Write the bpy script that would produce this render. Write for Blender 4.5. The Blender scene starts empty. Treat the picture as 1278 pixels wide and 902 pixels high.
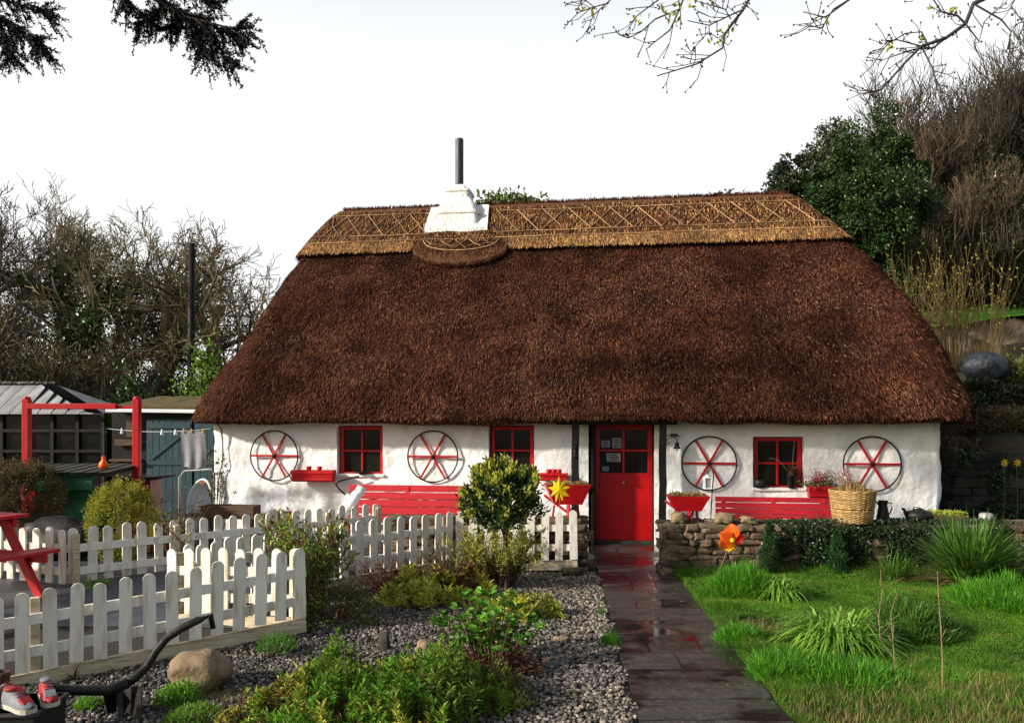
import bpy, math, random
import numpy as np
from mathutils import Vector, Matrix, noise as mnoise
C = bpy.context
SC = C.scene
COL = SC.collection
rad = math.radians

# ------------------------------------------------------------------ camera, sky, sun, exposure
CAM_Z, FPX, HOR = 1.9, 950.0, 530.0
cam_d = bpy.data.cameras.new("camera"); cam = bpy.data.objects.new("camera", cam_d); COL.objects.link(cam)
cam.location = (0, 0, CAM_Z); cam.rotation_euler = (rad(90), 0, 0)
cam_d.sensor_width = 36; cam_d.lens = FPX / 1278 * 36
cam_d.shift_y = (HOR - 451) / 1278.0
cam_d.clip_start = 0.05; cam_d.clip_end = 2000
SC.camera = cam

SUN_AZ = math.atan2(-1.0, -0.42); SUN_EL = rad(24)
world = bpy.data.worlds.new("World"); SC.world = world; world.use_nodes = True
nt = world.node_tree; nt.nodes.clear()
out = nt.nodes.new("ShaderNodeOutputWorld")
sky = nt.nodes.new("ShaderNodeTexSky"); sky.sky_type = 'NISHITA'; sky.sun_disc = False
sky.sun_elevation = SUN_EL; sky.sun_rotation = SUN_AZ; sky.air_density = 1.2; sky.dust_density = 3.0
bg1 = nt.nodes.new("ShaderNodeBackground"); bg1.inputs[1].default_value = 0.10
nt.links.new(sky.outputs[0], bg1.inputs[0])
bg2 = nt.nodes.new("ShaderNodeBackground"); bg2.inputs[0].default_value = (0.985, 0.99, 1.0, 1); bg2.inputs[1].default_value = 0.88
tc = nt.nodes.new("ShaderNodeTexCoord"); sep = nt.nodes.new("ShaderNodeSeparateXYZ")
nt.links.new(tc.outputs['Generated'], sep.inputs[0])
mr = nt.nodes.new("ShaderNodeMapRange"); mr.inputs[1].default_value = 0.42; mr.inputs[2].default_value = 0.75
mr.inputs[3].default_value = 0.97; mr.inputs[4].default_value = 0.12
nt.links.new(sep.outputs['Z'], mr.inputs[0])
nz = nt.nodes.new("ShaderNodeTexNoise"); nz.inputs['Scale'].default_value = 1.5; nz.inputs['Detail'].default_value = 3
nt.links.new(tc.outputs['Generated'], nz.inputs['Vector'])
mm = nt.nodes.new("ShaderNodeMapRange"); mm.inputs[1].default_value = 0.3; mm.inputs[2].default_value = 0.75
mm.inputs[3].default_value = 1.0; mm.inputs[4].default_value = 0.90
nt.links.new(nz.outputs['Fac'], mm.inputs[0])
mu = nt.nodes.new("ShaderNodeMath"); mu.operation = 'MULTIPLY'
nt.links.new(mr.outputs[0], mu.inputs[0]); nt.links.new(mm.outputs[0], mu.inputs[1])
my = nt.nodes.new("ShaderNodeMapRange"); my.inputs[1].default_value = -0.45; my.inputs[2].default_value = 0.25   # the haze is brightest ahead, dimmer behind the camera
my.inputs[3].default_value = 0.22; my.inputs[4].default_value = 1.0; my.interpolation_type = 'SMOOTHSTEP'
nt.links.new(sep.outputs['Y'], my.inputs[0])
mv = nt.nodes.new("ShaderNodeMath"); mv.operation = 'MULTIPLY'
nt.links.new(mu.outputs[0], mv.inputs[0]); nt.links.new(my.outputs[0], mv.inputs[1]); mu = mv
mx = nt.nodes.new("ShaderNodeMixShader")
nt.links.new(mu.outputs[0], mx.inputs[0]); nt.links.new(bg1.outputs[0], mx.inputs[1]); nt.links.new(bg2.outputs[0], mx.inputs[2])
nt.links.new(mx.outputs[0], out.inputs[0])

sl = bpy.data.lights.new("sun", 'SUN'); so = bpy.data.objects.new("sun", sl); COL.objects.link(so)
sl.energy = 5.0; sl.angle = rad(2.5); sl.color = (1.0, 0.93, 0.82)
sdir = Vector((math.sin(SUN_AZ) * math.cos(SUN_EL), math.cos(SUN_AZ) * math.cos(SUN_EL), math.sin(SUN_EL)))
so.rotation_euler = sdir.to_track_quat('Z', 'Y').to_euler(); so.location = sdir * 60
SC.view_settings.view_transform = 'Standard'; SC.view_settings.look = 'None'
SC.view_settings.exposure = 0.42; SC.view_settings.gamma = 1.0; SC.view_settings.use_curve_mapping = False
SC.cycles.max_bounces = 6; SC.cycles.transparent_max_bounces = 4

# ------------------------------------------------------------------ small helpers
def at(px, py, Y):
    return Vector(((px - 639) / FPX * Y, Y, CAM_Z - (py - HOR) / FPX * Y))
def sm(a, b, x):
    t = np.clip((np.asarray(x, float) - a) / (b - a), 0, 1); return t * t * (3 - 2 * t)
def gz(x, y):
    x = np.asarray(x, float); y = np.asarray(y, float)
    w = np.clip((-x - 1) / 2.5, 0, 1)
    g = w * (-0.12 + 0.29 * sm(5.9, 8.0, y)) * (1 - sm(9.6, 11.6, y))
    return g
def gzf(x, y): return float(gz(x, y))

# ------------------------------------------------------------------ materials
def new_mat(name):
    m = bpy.data.materials.new(name); m.use_nodes = True
    n = m.node_tree.nodes; b = n['Principled BSDF']; return m, m.node_tree, b
def mat(name, c1, c2=None, scale=8, rough=0.7, bump=0.0, bscale=None, tint=0.0, stretch=None, metallic=0,
        detail=5, lo=0.35, hi=0.65, extra=None, transl=0.0, spec=0.35, coat=0, bdist=0.02):
    """two-colour procedural noise material; tint = strength of the per-element 'tint' attribute"""
    m, t, b = new_mat(name); N, L = t.nodes, t.links
    b.inputs['Roughness'].default_value = rough; b.inputs['Metallic'].default_value = metallic
    b.inputs['Specular IOR Level'].default_value = spec
    if coat: b.inputs['Coat Weight'].default_value = coat; b.inputs['Coat Roughness'].default_value = 0.15
    tc = N.new("ShaderNodeTexCoord"); vec = tc.outputs['Object']
    if stretch:
        mp = N.new("ShaderNodeMapping"); mp.inputs['Scale'].default_value = stretch
        L.new(vec, mp.inputs['Vector']); vec = mp.outputs[0]
    col = None
    if c2 is None: c2 = tuple(x * 0.75 for x in c1)
    nz = N.new("ShaderNodeTexNoise"); nz.inputs['Scale'].default_value = scale; nz.inputs['Detail'].default_value = detail
    nz.inputs['Roughness'].default_value = 0.62
    L.new(vec, nz.inputs['Vector'])
    r = N.new("ShaderNodeMapRange"); r.inputs[1].default_value = lo; r.inputs[2].default_value = hi
    L.new(nz.outputs['Fac'], r.inputs[0])
    mx = N.new("ShaderNodeMix"); mx.data_type = 'RGBA'
    mx.inputs[6].default_value = (*c1, 1); mx.inputs[7].default_value = (*c2, 1)
    L.new(r.outputs[0], mx.inputs[0]); col = mx.outputs[2]
    if extra:   # (colour, scale, lo, hi)
        for (ec, es, el, eh) in extra:
            n2 = N.new("ShaderNodeTexNoise"); n2.inputs['Scale'].default_value = es; n2.inputs['Detail'].default_value = 6
            L.new(vec, n2.inputs['Vector'])
            r2 = N.new("ShaderNodeMapRange"); r2.inputs[1].default_value = el; r2.inputs[2].default_value = eh
            L.new(n2.outputs['Fac'], r2.inputs[0])
            m2 = N.new("ShaderNodeMix"); m2.data_type = 'RGBA'; m2.inputs[7].default_value = (*ec, 1)
            L.new(r2.outputs[0], m2.inputs[0]); L.new(col, m2.inputs[6]); col = m2.outputs[2]
    if tint:
        at_ = N.new("ShaderNodeAttribute"); at_.attribute_name = 'tint'
        r3 = N.new("ShaderNodeMapRange"); r3.inputs[3].default_value = 1 - tint; r3.inputs[4].default_value = 1 + tint
        L.new(at_.outputs['Fac'], r3.inputs[0])
        vm = N.new("ShaderNodeVectorMath"); vm.operation = 'SCALE'
        L.new(col, vm.inputs[0]); L.new(r3.outputs[0], vm.inputs['Scale']); col = vm.outputs[0]
    L.new(col, b.inputs['Base Color'])
    if bump:
        n4 = N.new("ShaderNodeTexNoise"); n4.inputs['Scale'].default_value = bscale or scale * 3; n4.inputs['Detail'].default_value = 8
        L.new(vec, n4.inputs['Vector'])
        bp = N.new("ShaderNodeBump"); bp.inputs['Strength'].default_value = bump; bp.inputs['Distance'].default_value = bdist
        L.new(n4.outputs['Fac'], bp.inputs['Height']); L.new(bp.outputs[0], b.inputs['Normal'])
    if transl:
        tr = N.new("ShaderNodeBsdfTranslucent"); L.new(col, tr.inputs['Color'])
        ms = N.new("ShaderNodeMixShader"); ms.inputs[0].default_value = transl
        o = N['Material Output']
        L.new(b.outputs[0], ms.inputs[1]); L.new(tr.outputs[0], ms.inputs[2]); L.new(ms.outputs[0], o.inputs['Surface'])
    return m

def leafmat(name, c1, c2, tint=0.45, rough=0.5, transl=0.3, scale=3):
    return mat(name, c1, c2, scale=scale, rough=rough, tint=tint, transl=transl, spec=0.35)

M = {}
M['white'] = mat('white_paint_weathered', (0.84, 0.81, 0.73), (0.74, 0.67, 0.54), scale=3.2, stretch=(9, 9, 1.4), rough=0.6, bump=0.25, bscale=14,
                 lo=0.42, hi=0.8, tint=0.08, extra=[((0.42, 0.28, 0.13), 2.2, 0.50, 0.80), ((0.36, 0.32, 0.20), 5.0, 0.66, 0.95)])
def vary(m, amount):     # every copy of a part a little lighter or darker than its neighbour
    t = m.node_tree; N, L = t.nodes, t.links; b = N['Principled BSDF']; src = b.inputs['Base Color'].links[0].from_socket
    oi = N.new("ShaderNodeObjectInfo"); r = N.new("ShaderNodeMapRange"); r.inputs[3].default_value = 1 - amount; r.inputs[4].default_value = 1.05; L.new(oi.outputs['Random'], r.inputs[0])
    vm = N.new("ShaderNodeVectorMath"); vm.operation = 'SCALE'; L.new(src, vm.inputs[0]); L.new(r.outputs[0], vm.inputs['Scale']); L.new(vm.outputs[0], b.inputs['Base Color'])
    mp = [n for n in N if n.bl_idname == 'ShaderNodeMapping'][0]; cb = N.new("ShaderNodeCombineXYZ"); ml = N.new("ShaderNodeMath"); ml.operation = 'MULTIPLY'; ml.inputs[1].default_value = 40; L.new(oi.outputs['Random'], ml.inputs[0])
    L.new(ml.outputs[0], cb.inputs[0]); L.new(ml.outputs[0], cb.inputs[2]); L.new(cb.outputs[0], mp.inputs['Location'])
vary(M['white'], .16)
M['board'] = mat('stained_board', (0.66, 0.58, 0.43), (0.46, 0.36, 0.21), scale=3, stretch=(1.2, 4, 9), rough=0.75, bump=0.3, extra=[((0.22, 0.2, 0.11), 4.0, 0.5, 0.8)])
M['wash'] = mat('whitewash', (0.84, 0.845, 0.84), (0.76, 0.755, 0.74), scale=2.0, rough=0.85, bump=0.8, bscale=8, bdist=0.04, lo=0.4, hi=0.8,
                extra=[((0.55, 0.48, 0.40), 2.4, 0.57, 0.84), ((0.30, 0.27, 0.22), 14, 0.70, 0.86)])
M['thatch'] = mat('thatch_reed', (0.062, 0.024, 0.013), (0.026, 0.010, 0.007), scale=26, rough=0.95, bump=0.9, bscale=55, tint=0.0, spec=0.04, detail=8,
                  extra=[((0.15, 0.062, 0.033), 70, 0.55, 0.75), ((0.034, 0.013, 0.009), 1.3, 0.50, 0.8)], bdist=0.03)
M['straw'] = mat('thatch_straw', (0.128, 0.049, 0.026), (0.052, 0.019, 0.011), scale=1.9, rough=0.9, tint=0.99, spec=0.04,
                 extra=[((0.032, 0.013, 0.009), 0.9, 0.52, 0.75)])
M['cap'] = mat('ridge_straw', (0.15, 0.070, 0.028), (0.075, 0.032, 0.015), scale=9, stretch=(7, 1, 1), rough=0.85, bump=0.9, bscale=22, spec=0.2,
               extra=[((0.085, 0.033, 0.016), 1.6, 0.52, 0.72)])
M['capstraw'] = mat('ridge_straw_ends', (0.43, 0.235, 0.085), (0.20, 0.10, 0.040), scale=1.6, rough=0.8, tint=0.9, spec=0.2)
M['palestraw'] = mat('pale_straw', (0.24, 0.135, 0.075), (0.13, 0.070, 0.040), scale=2, rough=0.9, tint=0.6, spec=0.05)
M['stack'] = mat('stained_render', (0.80, 0.80, 0.78), (0.66, 0.64, 0.60), scale=2.5, stretch=(2, 2, .8), rough=0.85, bump=0.9, bscale=9, bdist=0.03, extra=[((0.40, 0.36, 0.30), 3.5, 0.56, 0.8), ((0.16, 0.15, 0.13), 9, 0.66, 0.8)])
M['rod'] = mat('hazel_rod', (0.42, 0.25, 0.12), (0.22, 0.12, 0.06), scale=12, rough=0.7, tint=0.55)
M['red'] = mat('red_gloss_paint', (0.46, 0.006, 0.010), (0.36, 0.005, 0.008), scale=5, rough=0.42, bump=0.10, bscale=30, spec=0.28, extra=[((0.36, 0.02, 0.02), 7, 0.55, 0.75)])
M['redflat'] = mat('red_faded_paint', (0.55, 0.022, 0.034), (0.38, 0.012, 0.02), scale=4, stretch=(1, 6, 9), rough=0.55, bump=0.15, bscale=22, tint=0.12)
M['reddoor'] = mat('door_red', (0.50, 0.004, 0.006), (0.36, 0.003, 0.005), scale=2.5, rough=0.36, bump=0.08, bscale=12, spec=0.3)
M['darkred'] = mat('dark_red_paint', (0.26, 0.014, 0.016), (0.17, 0.012, 0.012), scale=5, rough=0.45)
M['black'] = mat('black_iron', (0.009, 0.009, 0.009), (0.018, 0.015, 0.013), scale=9, rough=0.5, bump=0.2, spec=0.25)
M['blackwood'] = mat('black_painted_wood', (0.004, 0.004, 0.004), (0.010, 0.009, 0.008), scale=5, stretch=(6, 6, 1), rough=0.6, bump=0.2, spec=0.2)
M['pipe'] = mat('flue_pipe_metal', (0.07, 0.07, 0.075), (0.035, 0.035, 0.037), scale=4, stretch=(5, 5, 1), rough=0.5, metallic=0.5)
M['glass'] = mat('window_glass', (0.006, 0.007, 0.006), (0.013, 0.013, 0.011), scale=5, rough=0.08, spec=0.22)
M['stone'] = mat('field_stone', (0.175, 0.120, 0.074), (0.065, 0.046, 0.030), scale=9, rough=0.9, bump=1.0, bscale=30, tint=0.65,
                 extra=[((0.30, 0.28, 0.24), 13, 0.60, 0.8), ((0.045, 0.055, 0.022), 5, 0.50, 0.68)])
M['darkstone'] = mat('dark_stone', (0.035, 0.032, 0.026), (0.015, 0.014, 0.012), scale=6, rough=0.85, bump=0.8, bscale=20, tint=0.6,
                     extra=[((0.03, 0.045, 0.018), 4, 0.5, 0.7)])
M['mortar'] = mat('dark_earth_core', (0.03, 0.024, 0.017), (0.015, 0.012, 0.009), scale=8, rough=0.95, bump=0.6)
M['rocktan'] = mat('tan_boulder', (0.27, 0.19, 0.115), (0.16, 0.11, 0.065), scale=9, rough=0.85, bump=0.6, bscale=30, extra=[((0.12, 0.13, 0.04), 4, 0.5, 0.7)])
M['pebble'] = mat('pebble_stone', (0.185, 0.155, 0.118), (0.080, 0.075, 0.070), scale=2, rough=0.6, tint=0.92, extra=[((0.21, 0.165, 0.12), 40, 0.5, 0.7)], spec=0.5)
M['soil'] = mat('soil', (0.055, 0.040, 0.027), (0.028, 0.021, 0.015), scale=14, rough=0.95, bump=0.8, bscale=40)
M['gravelbed'] = mat('gravel_bed', (0.06, 0.055, 0.05), (0.02, 0.018, 0.016), scale=60, rough=0.9, bump=1.0, bscale=80, spec=.2)
M['grasssheet'] = mat('turf', (0.055, 0.120, 0.012), (0.030, 0.070, 0.009), scale=6, rough=0.95, bump=0.7, bscale=60, spec=0.1,
                      extra=[((0.075, 0.080, 0.018), 2.1, 0.56, 0.74)])
M['grass'] = mat('grass_blade', (0.115, 0.260, 0.018), (0.065, 0.165, 0.013), scale=2.2, rough=0.6, tint=0.65, transl=0.35, spec=0.2,
                 extra=[((0.190, 0.200, 0.040), 2.3, 0.54, 0.74), ((0.035, 0.095, 0.012), 5, 0.56, 0.75)])
M['grassyellow'] = mat('dry_grass_blade', (0.19, 0.16, 0.05), (0.10, 0.085, 0.03), scale=3, rough=0.7, tint=0.5, transl=0.25)
M['blade'] = leafmat('strap_leaf', (0.085, 0.19, 0.018), (0.045, 0.115, 0.014))
M['bladelight'] = leafmat('light_strap_leaf', (0.17, 0.34, 0.035), (0.11, 0.25, 0.028), transl=.35)
M['sword'] = leafmat('sword_leaf', (0.095, 0.20, 0.026), (0.045, 0.11, 0.018), tint=0.7, rough=0.4)
M['fennel'] = leafmat('feathery_leaf', (0.10, 0.30, 0.016), (0.065, 0.22, 0.013), transl=.35)
M['bayd'] = leafmat('bay_leaf', (0.040, 0.085, 0.016), (0.020, 0.045, 0.012), rough=0.35, transl=0.15)
M['baytip'] = leafmat('bay_young_leaf', (0.58, 0.56, 0.10), (0.42, 0.45, 0.07), rough=0.4, transl=.35)
M['shrub'] = leafmat('green_shrub_leaf', (0.165, 0.29, 0.028), (0.085, 0.17, 0.020))
M['shrubtip'] = leafmat('yellow_green_leaf', (0.42, 0.42, 0.065), (0.27, 0.31, 0.04))
M['yellowbush'] = leafmat('golden_leaf', (0.48, 0.42, 0.05), (0.30, 0.29, 0.035), transl=.4)
M['lime'] = leafmat('fresh_green_leaf', (0.17, 0.38, 0.028), (0.10, 0.27, 0.020), transl=.4)
M['brownleaf'] = leafmat('dry_brown_leaf', (0.17, 0.09, 0.045), (0.09, 0.045, 0.026), transl=0.2)
M['redtwigleaf'] = leafmat('dark_red_leaf', (0.12, 0.025, 0.02), (0.06, 0.018, 0.015), transl=0.15)
M['olive'] = leafmat('olive_leaf', (0.15, 0.16, 0.045), (0.08, 0.095, 0.028))
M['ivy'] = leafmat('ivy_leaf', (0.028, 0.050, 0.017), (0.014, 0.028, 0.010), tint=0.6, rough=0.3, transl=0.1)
M['ivytree'] = leafmat('ivy_tree_leaf', (0.042, 0.095, 0.015), (0.018, 0.044, 0.009), tint=0.75, rough=0.4, transl=0.15)  # greener, lighter leaf colour than the wall ivy
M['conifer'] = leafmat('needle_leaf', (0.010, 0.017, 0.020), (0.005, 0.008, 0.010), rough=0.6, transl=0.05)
M['smallconifer'] = leafmat('small_conifer_needle', (0.03, 0.085, 0.018), (0.016, 0.05, 0.012), transl=0.15)
M['bark'] = mat('bark', (0.085, 0.068, 0.042), (0.04, 0.033, 0.022), scale=9, stretch=(3, 3, 1), rough=0.9, bump=0.5)
M['mossbark'] = mat('mossy_bark', (0.20, 0.155, 0.075), (0.10, 0.085, 0.04), scale=3, rough=0.9, bump=0.5)
M['barktan'] = mat('tan_bark', (0.15, 0.105, 0.058), (0.08, 0.055, 0.034), scale=4, rough=0.85, bump=0.3)
M['greybark'] = mat('grey_twig_bark', (0.060, 0.052, 0.052), (0.030, 0.027, 0.028), scale=9, rough=0.8, bump=0.3)
M['shoot'] = mat('willow_shoot', (0.21, 0.14, 0.045), (0.12, 0.08, 0.03), scale=3, rough=0.8)
M['scrub'] = leafmat('scrub_leaf', (0.078, 0.070, 0.030), (0.036, 0.032, 0.016), tint=0.75, transl=0.1)
M['stem'] = mat('dry_stem', (0.26, 0.19, 0.09), (0.15, 0.10, 0.05), scale=10, rough=0.8)
M['redstem'] = mat('red_brown_stem', (0.14, 0.05, 0.03), (0.08, 0.035, 0.022), scale=10, rough=0.7)
M['wicker'] = mat('wicker', (0.46, 0.30, 0.12), (0.26, 0.15, 0.055), scale=12, rough=0.7, tint=0.35)
M['tin'] = mat('tin_roof', (0.36, 0.35, 0.34), (0.22, 0.22, 0.22), scale=2, stretch=(4, 1, 1), rough=0.55, metallic=0.2, extra=[((0.2, 0.22, 0.28), 3, .5, .8)])
M['teal'] = mat('teal_paint', (0.022, 0.060, 0.075), (0.014, 0.038, 0.050), scale=4, stretch=(5, 5, 1), rough=0.6, bump=0.2)
M['green'] = mat('green_paint', (0.012, 0.115, 0.040), (0.009, 0.075, 0.028), scale=4, rough=0.5)
M['brownwood'] = mat('brown_wood', (0.12, 0.068, 0.036), (0.06, 0.035, 0.02), scale=4, stretch=(1, 6, 6), rough=0.8, bump=0.3)
M['moss'] = mat('mossy_roof', (0.13, 0.07, 0.022), (0.045, 0.055, 0.015), scale=5, rough=0.95, bump=0.8)
M['cloth'] = mat('grey_cloth', (0.30, 0.29, 0.31), (0.22, 0.22, 0.24), scale=5, rough=0.9)
M['plasticwhite'] = mat('white_plastic', (0.78, 0.81, 0.84), (0.66, 0.70, 0.74), scale=3, rough=0.35)
M['orange'] = mat('orange_plastic', (0.9, 0.13, 0.01), (0.75, 0.09, 0.01), scale=3, rough=0.4)
M['orangefab'] = mat('orange_fabric', (0.95, 0.16, 0.01), (0.85, 0.11, 0.01), scale=3, rough=0.6, transl=0.3)
M['redfab'] = mat('red_fabric', (0.75, 0.02, 0.015), (0.6, 0.015, 0.01), scale=3, rough=0.6, transl=0.25)
M['yellowfab'] = mat('yellow_fabric', (0.92, 0.68, 0.01), (0.85, 0.6, 0.01), scale=3, rough=0.6, transl=0.25)
M['paper'] = mat('paper', (0.34, 0.36, 0.37), (0.20, 0.21, 0.22), scale=9, rough=0.7)
M['ink'] = mat('ink', (0.05, 0.05, 0.06), None, rough=0.8)
M['brass'] = mat('brass', (0.45, 0.33, 0.14), None, rough=0.35, metallic=0.8)
M['pink'] = leafmat('pink_petal', (0.55, 0.10, 0.16), (0.42, 0.06, 0.10))
M['cream'] = leafmat('cream_petal', (0.50, 0.44, 0.34), (0.33, 0.28, 0.2))
M['strawfill'] = leafmat('dried_leaf_bits', (0.36, 0.24, 0.08), (0.20, 0.12, 0.045))
M['terracotta'] = mat('terracotta', (0.30, 0.10, 0.045), (0.2, 0.07, 0.035), scale=6, rough=0.8)
M['shoegrey'] = mat('shoe_grey_fabric', (0.20, 0.21, 0.23), (0.12, 0.125, 0.14), scale=20, rough=0.7)
M['sole'] = mat('shoe_sole', (0.55, 0.50, 0.42), None, rough=0.7)
M['shoered'] = mat('shoe_red_fabric', (0.36, 0.02, 0.02), (0.25, 0.015, 0.015), scale=20, rough=0.6)
M['leather'] = mat('brown_leather', (0.075, 0.030, 0.020), (0.04, 0.018, 0.013), scale=12, rough=0.5, bump=0.3)
M['plasticdark'] = mat('black_plastic', (0.012, 0.012, 0.012), (0.02, 0.02, 0.02), scale=5, rough=0.4)
M['bag'] = mat('blue_grey_sheet', (0.035, 0.043, 0.055), (0.012, 0.014, 0.017), scale=5, rough=0.5, bump=0.8, bscale=6, bdist=0.1)
M['tanwall'] = mat('earth_bank_stone', (0.26, 0.19, 0.12), (0.10, 0.075, 0.05), scale=2.5, rough=0.9, bump=0.8, bscale=5, bdist=0.1)
M['bankmat'] = mat('bank_ground', (0.040, 0.032, 0.016), (0.018, 0.018, 0.009), scale=1.6, rough=0.95, bump=0.8, bscale=6, bdist=0.1,
                   extra=[((0.085, 0.050, 0.018), 0.8, 0.5, 0.7)])
M['fields'] = mat('field_ground', (0.05, 0.07, 0.02), (0.035, 0.035, 0.016), scale=0.3, rough=0.95)
M['daffodil'] = leafmat('daffodil_petal', (0.85, 0.62, 0.03), (0.7, 0.5, 0.03))

def slate_mat():     # the 'tint' attribute holds how wet the stone is (1 = standing water)
    m, t, b = new_mat('wet_slate'); N, L = t.nodes, t.links
    tc = N.new("ShaderNodeTexCoord")
    def noise(scale, lo, hi, st=(1, 1, 1), detail=6):
        mp = N.new("ShaderNodeMapping"); mp.inputs['Scale'].default_value = st; L.new(tc.outputs['Object'], mp.inputs['Vector'])
        n = N.new("ShaderNodeTexNoise"); n.inputs['Scale'].default_value = scale; n.inputs['Detail'].default_value = detail; L.new(mp.outputs[0], n.inputs['Vector'])
        r = N.new("ShaderNodeMapRange"); r.inputs[1].default_value = lo; r.inputs[2].default_value = hi; L.new(n.outputs['Fac'], r.inputs[0]); return n, r
    def mixc(f, c1, c2):
        m_ = N.new("ShaderNodeMix"); m_.data_type = 'RGBA'; L.new(f, m_.inputs[0])
        for k, c in ((6, c1), (7, c2)):
            if isinstance(c, tuple): m_.inputs[k].default_value = (*c, 1)
            else: L.new(c, m_.inputs[k])
        return m_.outputs[2]
    n1, r1 = noise(2.2, .38, .66, (1, 2, 1)); n2, r2 = noise(7, .42, .70, (.8, 2, 1)); n3, r3 = noise(26, .45, .75); n4, r4 = noise(40, .3, .8, (1, 1.6, 1), 9)
    c = mixc(r1.outputs[0], (0.036, 0.035, 0.034), (0.068, 0.050, 0.036)); c = mixc(r2.outputs[0], c, (0.016, 0.015, 0.015)); c = mixc(r3.outputs[0], c, (0.080, 0.072, 0.060))
    a_ = N.new("ShaderNodeAttribute"); a_.attribute_name = 'tint'
    c = mixc(a_.outputs['Fac'], c, (0.016, 0.013, 0.012)); L.new(c, b.inputs['Base Color'])
    r6 = N.new("ShaderNodeMapRange"); r6.inputs[3].default_value = 0.40; r6.inputs[4].default_value = 0.05; L.new(a_.outputs['Fac'], r6.inputs[0])
    L.new(r6.outputs[0], b.inputs['Roughness']); b.inputs['Specular IOR Level'].default_value = 0.6
    inv = N.new("ShaderNodeMath"); inv.operation = 'SUBTRACT'; inv.inputs[0].default_value = 1.0; L.new(a_.outputs['Fac'], inv.inputs[1])
    st = N.new("ShaderNodeMath"); st.operation = 'MULTIPLY_ADD'; st.inputs[1].default_value = 0.5; st.inputs[2].default_value = 0.04; L.new(inv.outputs[0], st.inputs[0])
    bp = N.new("ShaderNodeBump"); bp.inputs['Distance'].default_value = 0.008; L.new(st.outputs[0], bp.inputs['Strength'])
    L.new(n4.outputs['Fac'], bp.inputs['Height']); L.new(bp.outputs[0], b.inputs['Normal'])
    return m
M['slate'] = slate_mat()

# ------------------------------------------------------------------ mesh building
def rotm(rx=0, ry=0, rz=0):
    return np.array(Matrix.Rotation(rz, 3, 'Z') @ Matrix.Rotation(ry, 3, 'Y') @ Matrix.Rotation(rx, 3, 'X'))

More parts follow.
